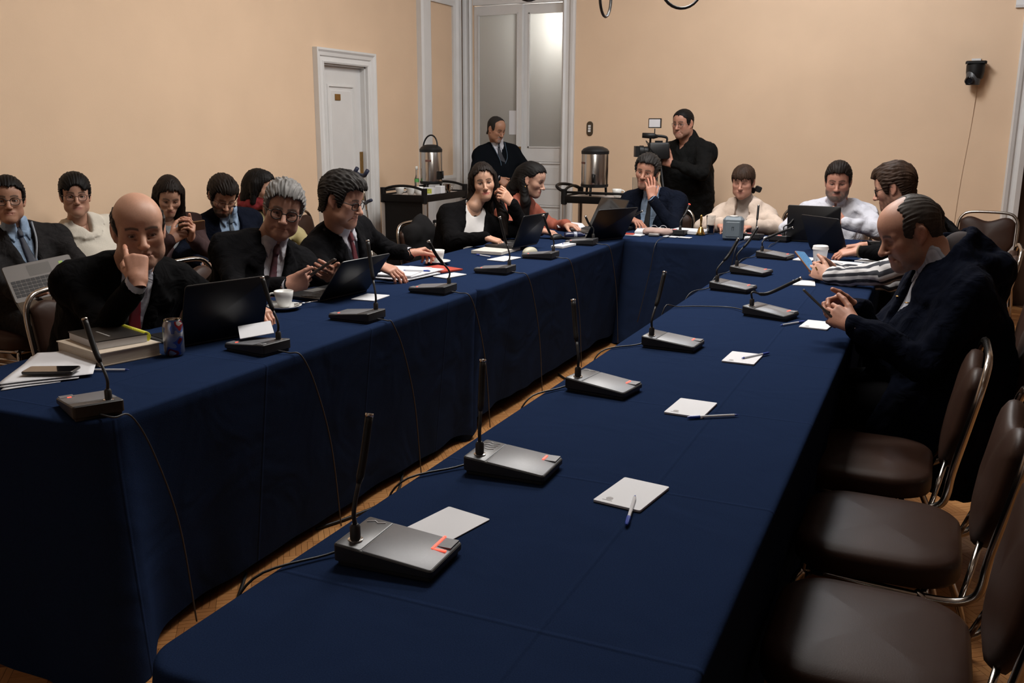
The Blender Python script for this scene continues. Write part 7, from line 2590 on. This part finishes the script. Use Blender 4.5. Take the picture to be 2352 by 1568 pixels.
# 18 -- man in a navy hooded coat reading his phone
Hc = v3(-.079, 3.640, 1.139)
B = Body((.11, 3.64, .55), (.050, 3.665, 1.015), 200, sw=.37, w=1.06, belly=.06, slump=.05, shrug=(-.01, -.01))
B.set_arm(-1, (-.215, 3.345, .840), (.3, -.55, -1))
B.set_arm(1, (-.225, 3.53, .865), (.2, .8, -.8))
seat_legs(B, 180, .14, .40)
hd = dict(stubble_scalp=((.20, .13, .10), .6), age=1, skin=(.40, .205, .14), eye=.12, bags=.4, fat=.008, browc=(.06, .045, .04), nose=1.18, jaw=1.05, neck_r=.068, w=1.02, beard=('full', (.24, .19, .17), .42), lip=.4)
R18 = hrot(203, 25, 0)
P = person('heavy-set man in a navy hooded coat reading his phone beside empty chairs', B, hd, Hc, R18,
           dict(poly=[(-.15, .17), (.0, .17), (.030, .112), (.022, .070), (.040, .045), (.044, .005), (.036, -.034), (.022, -.034), (.014, .004), (-.004, .030), (-.026, .024), (-.038, -.010), (-.046, -.060), (-.060, -.082), (-.15, -.085)], th=.0045, jag=.005, groove=.0014, cut=[((.0, .06, .125), (.050, .085, .045))]),
           {-1: ((-.215, 3.345, .840), (-.80, .42, .30), (-.25, -.85, .45), [(32, 42, 20), (36, 46, 22), (42, 50, 24), (48, 54, 26)], (34, 2, 18)), 1: ((-.225, 3.53, .865), (-.85, -.30, .25), (.0, .75, .5), GRIP, (34, 2, 18))}, NEAR, 1.03, None, hairm('thin_grey', (.045, .039, .035)))
N_ = B.neck
hood = [(cone(N_ + B.U * .085 - B.F * .050 + B.R * .05, N_ + B.U * .085 - B.F * .050 - B.R * .05, .034, .034), .02),
        (cone(N_ + B.U * .110 - B.F * .075 + B.R * .015, N_ + B.U * .110 - B.F * .075 - B.R * .015, .026, .026), .03),
        (cone(N_ + B.R * .085 + B.U * .045 - B.F * .005, N_ + B.U * .10 - B.F * .065 + B.R * .035, .030, .034), .02),
        (cone(N_ - B.R * .085 + B.U * .045 - B.F * .005, N_ + B.U * .10 - B.F * .065 - B.R * .035, .030, .034), .02),
        (cone(N_ + B.R * .085 + B.U * .04 - B.F * .01, N_ - B.F * .15 + B.R * .06 - B.U * .02, .038, .060), .03),
        (cone(N_ - B.R * .085 + B.U * .04 - B.F * .01, N_ - B.F * .15 - B.R * .06 - B.U * .02, .038, .060), .03),
        (cone(N_ + B.U * .08 - B.F * .085, N_ - B.F * .165 - B.U * .03, .045, .070), .03),
        (cone(N_ - B.F * .16 - B.U * .02, N_ - B.F * .17 - B.U * .10, .070, .050), .03)]
skirt_ = [(v3(.17, 3.62, .56), v3(.20, 3.56, .38), .20, .175), (v3(.02, 3.46, .54), v3(-.06, 3.46, .44), .12, .10), (v3(-.10, 3.74, .52), v3(-.2, 3.74, .44), .12, .09), (v3(.12, 3.42, .50), v3(.10, 3.40, .36), .10, .09)]
obj_from('hooded_coat', upper_garment(B, .010, inf=.030, sleeve=.028, seed=61, folds=.006, extra=hood, skirt=skirt_, hem=.16, cuff=.014, neck_hole=.074,
         vneck=[(-.060, .10), (.060, .10), (.030, -.16), (.0, -.22), (-.030, -.16)], cuts=[(cone(N_ + B.U * .02 + B.F * .02, N_ + B.U * .17 - B.F * .01, .070, .078), .010)]), M_COAT, P)
obj_from('hood_lining', (lambda F_: F_.surf())(field_for([cone(N_ + B.U * .045 - B.F * .02, N_ + B.U * .07 - B.F * .055, .060, .050)], .008).put(cone(N_ + B.U * .03 - B.F * .015, N_ + B.U * .06 - B.F * .055, .070, .062), 0)), mat('lining_brown', (.022, .013, .013), .9), P)
obj_from('shirt', upper_garment(B, .010, inf=.006, arms=False, folds=.001, hem=.0, neck_hole=.070), mat('shirt_stripe', (.34, .36, .42), .85, var=.4, var_scale=1.0, stretch=(4, 400, 4)), P)
collar(P, B, mat('shirt_stripe', (.34, .36, .42)), r=.078, height=.055, tilt=.03)
for u, v in ((-.045, -.115), (.05, -.10)):
    c_ = B.neck + B.R * u + B.U * v + B.F * .150
    MB().lathe([(.002, 0), (.009, .001), (.009, .004), (.002, .005)], 12, tuple(c_)).build('stud', M_BRASS, P, smooth=True)
cuff_ring(P, B, -1, M_SHIRT)
cuff_ring(P, B, 1, M_SHIRT)
lower(P, B, 180)
phone(phone_pose((-.345, 3.405, .886), (-.58, .10, .48), (.45, .18, .66)), 'dark phone held in both hands by the man in the navy coat')

# ---------------------------------------------------------------- video camera in front of the cameraman, jackets on chairs
vc_ = tag(empty('video_camera', (-2.20, 7.93, 0), math.radians(205)), 'black video camera with a lamp and microphone on a tripod', 'video camera')
vc_.scale = (.74, .80, 1.0)
zc = 1.29
MB().slab(rrect(.24, .13, .02, 3), [(.006, zc - .06), (0, zc - .05), (0, zc + .06), (.012, zc + .075)]).build('body', M_BLACK, vc_, smooth=True, angle=40)
Mx = Matrix.Translation((.12, 0, zc)) @ Matrix.Rotation(PI / 2, 4, 'Y')
MB().lathe([(.042, 0), (.042, .05), (.050, .055), (.050, .10), (.044, .10), (.04, .06)], 22, M=Mx).build('lens_barrel', M_BLACK, vc_, smooth=True, angle=40)
MB().box((.25, 0, zc), (.05, .12, .09)).build('lens_hood', M_BLACK, vc_)
MB().tube(spline([(-.09, 0, zc + .07), (-.08, 0, zc + .12), (.08, 0, zc + .125), (.10, 0, zc + .07)], 5), .012, 8).build('carry_handle', M_BLACK, vc_, smooth=True)
MB().tube([(.02, .05, zc + .125), (.07, .05, zc + .13), (.20, .05, zc + .135)], [.010, .025, .022], 12).build('shotgun_microphone', M_BLACK, vc_, smooth=True)
MB().tube([(.05, -.01, zc + .12), (.05, -.01, zc + .19)], .006, 6).build('lamp_stand', M_BLACK, vc_, smooth=True)
Ml_ = Matrix.Translation((.05, -.01, zc + .235)) @ Matrix.Rotation(math.radians(66), 4, 'Z')
MB().box((0, 0, 0), (.03, .145, .080), Ml_).build('lamp_housing', M_BLACK, vc_)
MB().box((.0165, 0, 0), (.002, .128, .064), Ml_).build('lamp_panel', mat('lamp_panel', (.55, .54, .56), .5), vc_)
MB().box((-.02, -.11, zc + .06), (.09, .012, .06)).build('flip_screen', M_BLACK, vc_)
MB().tube(spline([(.10, .03, zc + .05), (.16, .07, zc + .09), (.10, .08, zc + .02), (.0, .07, zc - .04)], 6), .004, 6).build('camera_cable', M_BLACK, vc_, smooth=True)
MB().lathe([(.045, zc - .10), (.05, zc - .06)], 16).build('tripod_head', M_BLACK, vc_, smooth=True, angle=40)
for k in range(3):
    a = 2 * PI * k / 3 + .5
    MB().tube([(.03 * math.cos(a), .03 * math.sin(a), zc - .10), (.30 * math.cos(a), .30 * math.sin(a), .012)], .014, 8).build('tripod_leg', M_BLACK, vc_, smooth=True)

def draped_jacket(name, c, w, d, z0, z1, m, label, seed, rz=0.0):
    F = Field((-w, -d - .1, z0 - .05), (w, d + .1, z1 + .1), .014)
    F.put(fcone((0, 0, z0 + .1), (0, 0, z1 - .06), w * .72, w * .66, np.array([0, 1.0, 0]), d / w), 0)
    F.put(cone((-w * .5, 0, z1 - .05), (w * .5, 0, z1 - .05), .05, .05), .05)
    F.put(cone((-w * .55, .03, z1 - .06), (-w * .6, .06, z0 + .05), .055, .045), .04)
    F.put(cone((w * .55, .03, z1 - .06), (w * .6, .06, z0 + .05), .055, .045), .04)
    F.noise(.004, 40, seed)
    o = obj_from(name, F.surf(), m, None)
    o.location = (c[0], c[1], 0)
    o.rotation_euler = (0, 0, rz)
    return tag(o, label, 'jacket', 'jackets hung over chair backs')
draped_jacket('draped_jacket', (-.93, 7.96), .21, .08, .46, .84, mat('jacket_blk2', (.0035, .0035, .004), .95, spec=.05), 'black jacket hung on the chair between the cream coat and the white shirt', 4)
draped_jacket('draped_jacket', (-3.20, 5.60), .20, .08, .42, .84, mat('jacket_charcoal', (.013, .0125, .013), .95, spec=.05), 'charcoal jacket hung on the chair back behind the woman in the cardigan', 6, PI / 2)
bg = tag(empty('black_backpack', (-3.52, 3.05, 0)), 'black bag standing on the floor beside the grey-suited man', 'bag')
F = Field((-.25, -.2, -.02), (.25, .2, .55), .014)
F.put(fcone((0, 0, .14), (0, 0, .36), .17, .14, np.array([0, 1.0, 0]), .7), 0)
F.noise(.008, 40, 2)
X, Y, Z = F._xyz((slice(None),) * 3)
F.d = np.maximum(F.d, -Z + 0 * F.d)
obj_from('body', F.surf(), M_BLACK, bg)
MB().tube(bez((-.05, 0, .48), (-.05, 0, .58), (.05, 0, .58), (.05, 0, .48), 8), .01, 8).build('handle', M_BLACK, bg, smooth=True)

# ---------------------------------------------------------------- small pieces belong to the part they sit on
SUB = {'screen': ('lid', 'case'), 'keyboard': ('base',), 'touchpad': ('base',), 'deck': ('base',), 'sticker': ('base',), 'talk_button': ('top_plate',), 'status_light': ('top_plate',),
       'printed_mark': ('stem_panel',), 'socket_ring': ('socket',), 'light_ring': ('microphone_head',), 'shirt_cuff': ('shirt',), 'collar': ('shirt',), 'lapel_pin': ('jacket',),
       'stud': ('hooded_coat',), 'hood_lining': ('hooded_coat',), 'green_label': ('carton',), 'logo': ('front_panel',), 'rocker': ('plate',), 'spout': ('tap',), 'lens': ('head',),
       'cover_lettering': ('cover',), 'cover_badge': ('cover',), 'number_plate': ('door_leaf',), 'lamp_panel': ('lamp_housing',), 'ink_tube': ('barrel',), 'printed_crest': ('sheets',),
       'printed_line': ('sheets', 'sleeve'), 'pull_tab': ('lid',), 'brand_badge': ('steel_body',), 'badge': ('lanyard',), 'drink': ('tumbler',)}
for o in list(COL.objects):
    b_ = o.name.split('.')[0]
    if o.parent is not None and o.parent.parent is None and b_ in SUB:
        for c_ in o.parent.children:
            if c_.name.split('.')[0] in SUB[b_] and c_ is not o:
                o.parent = c_
                break
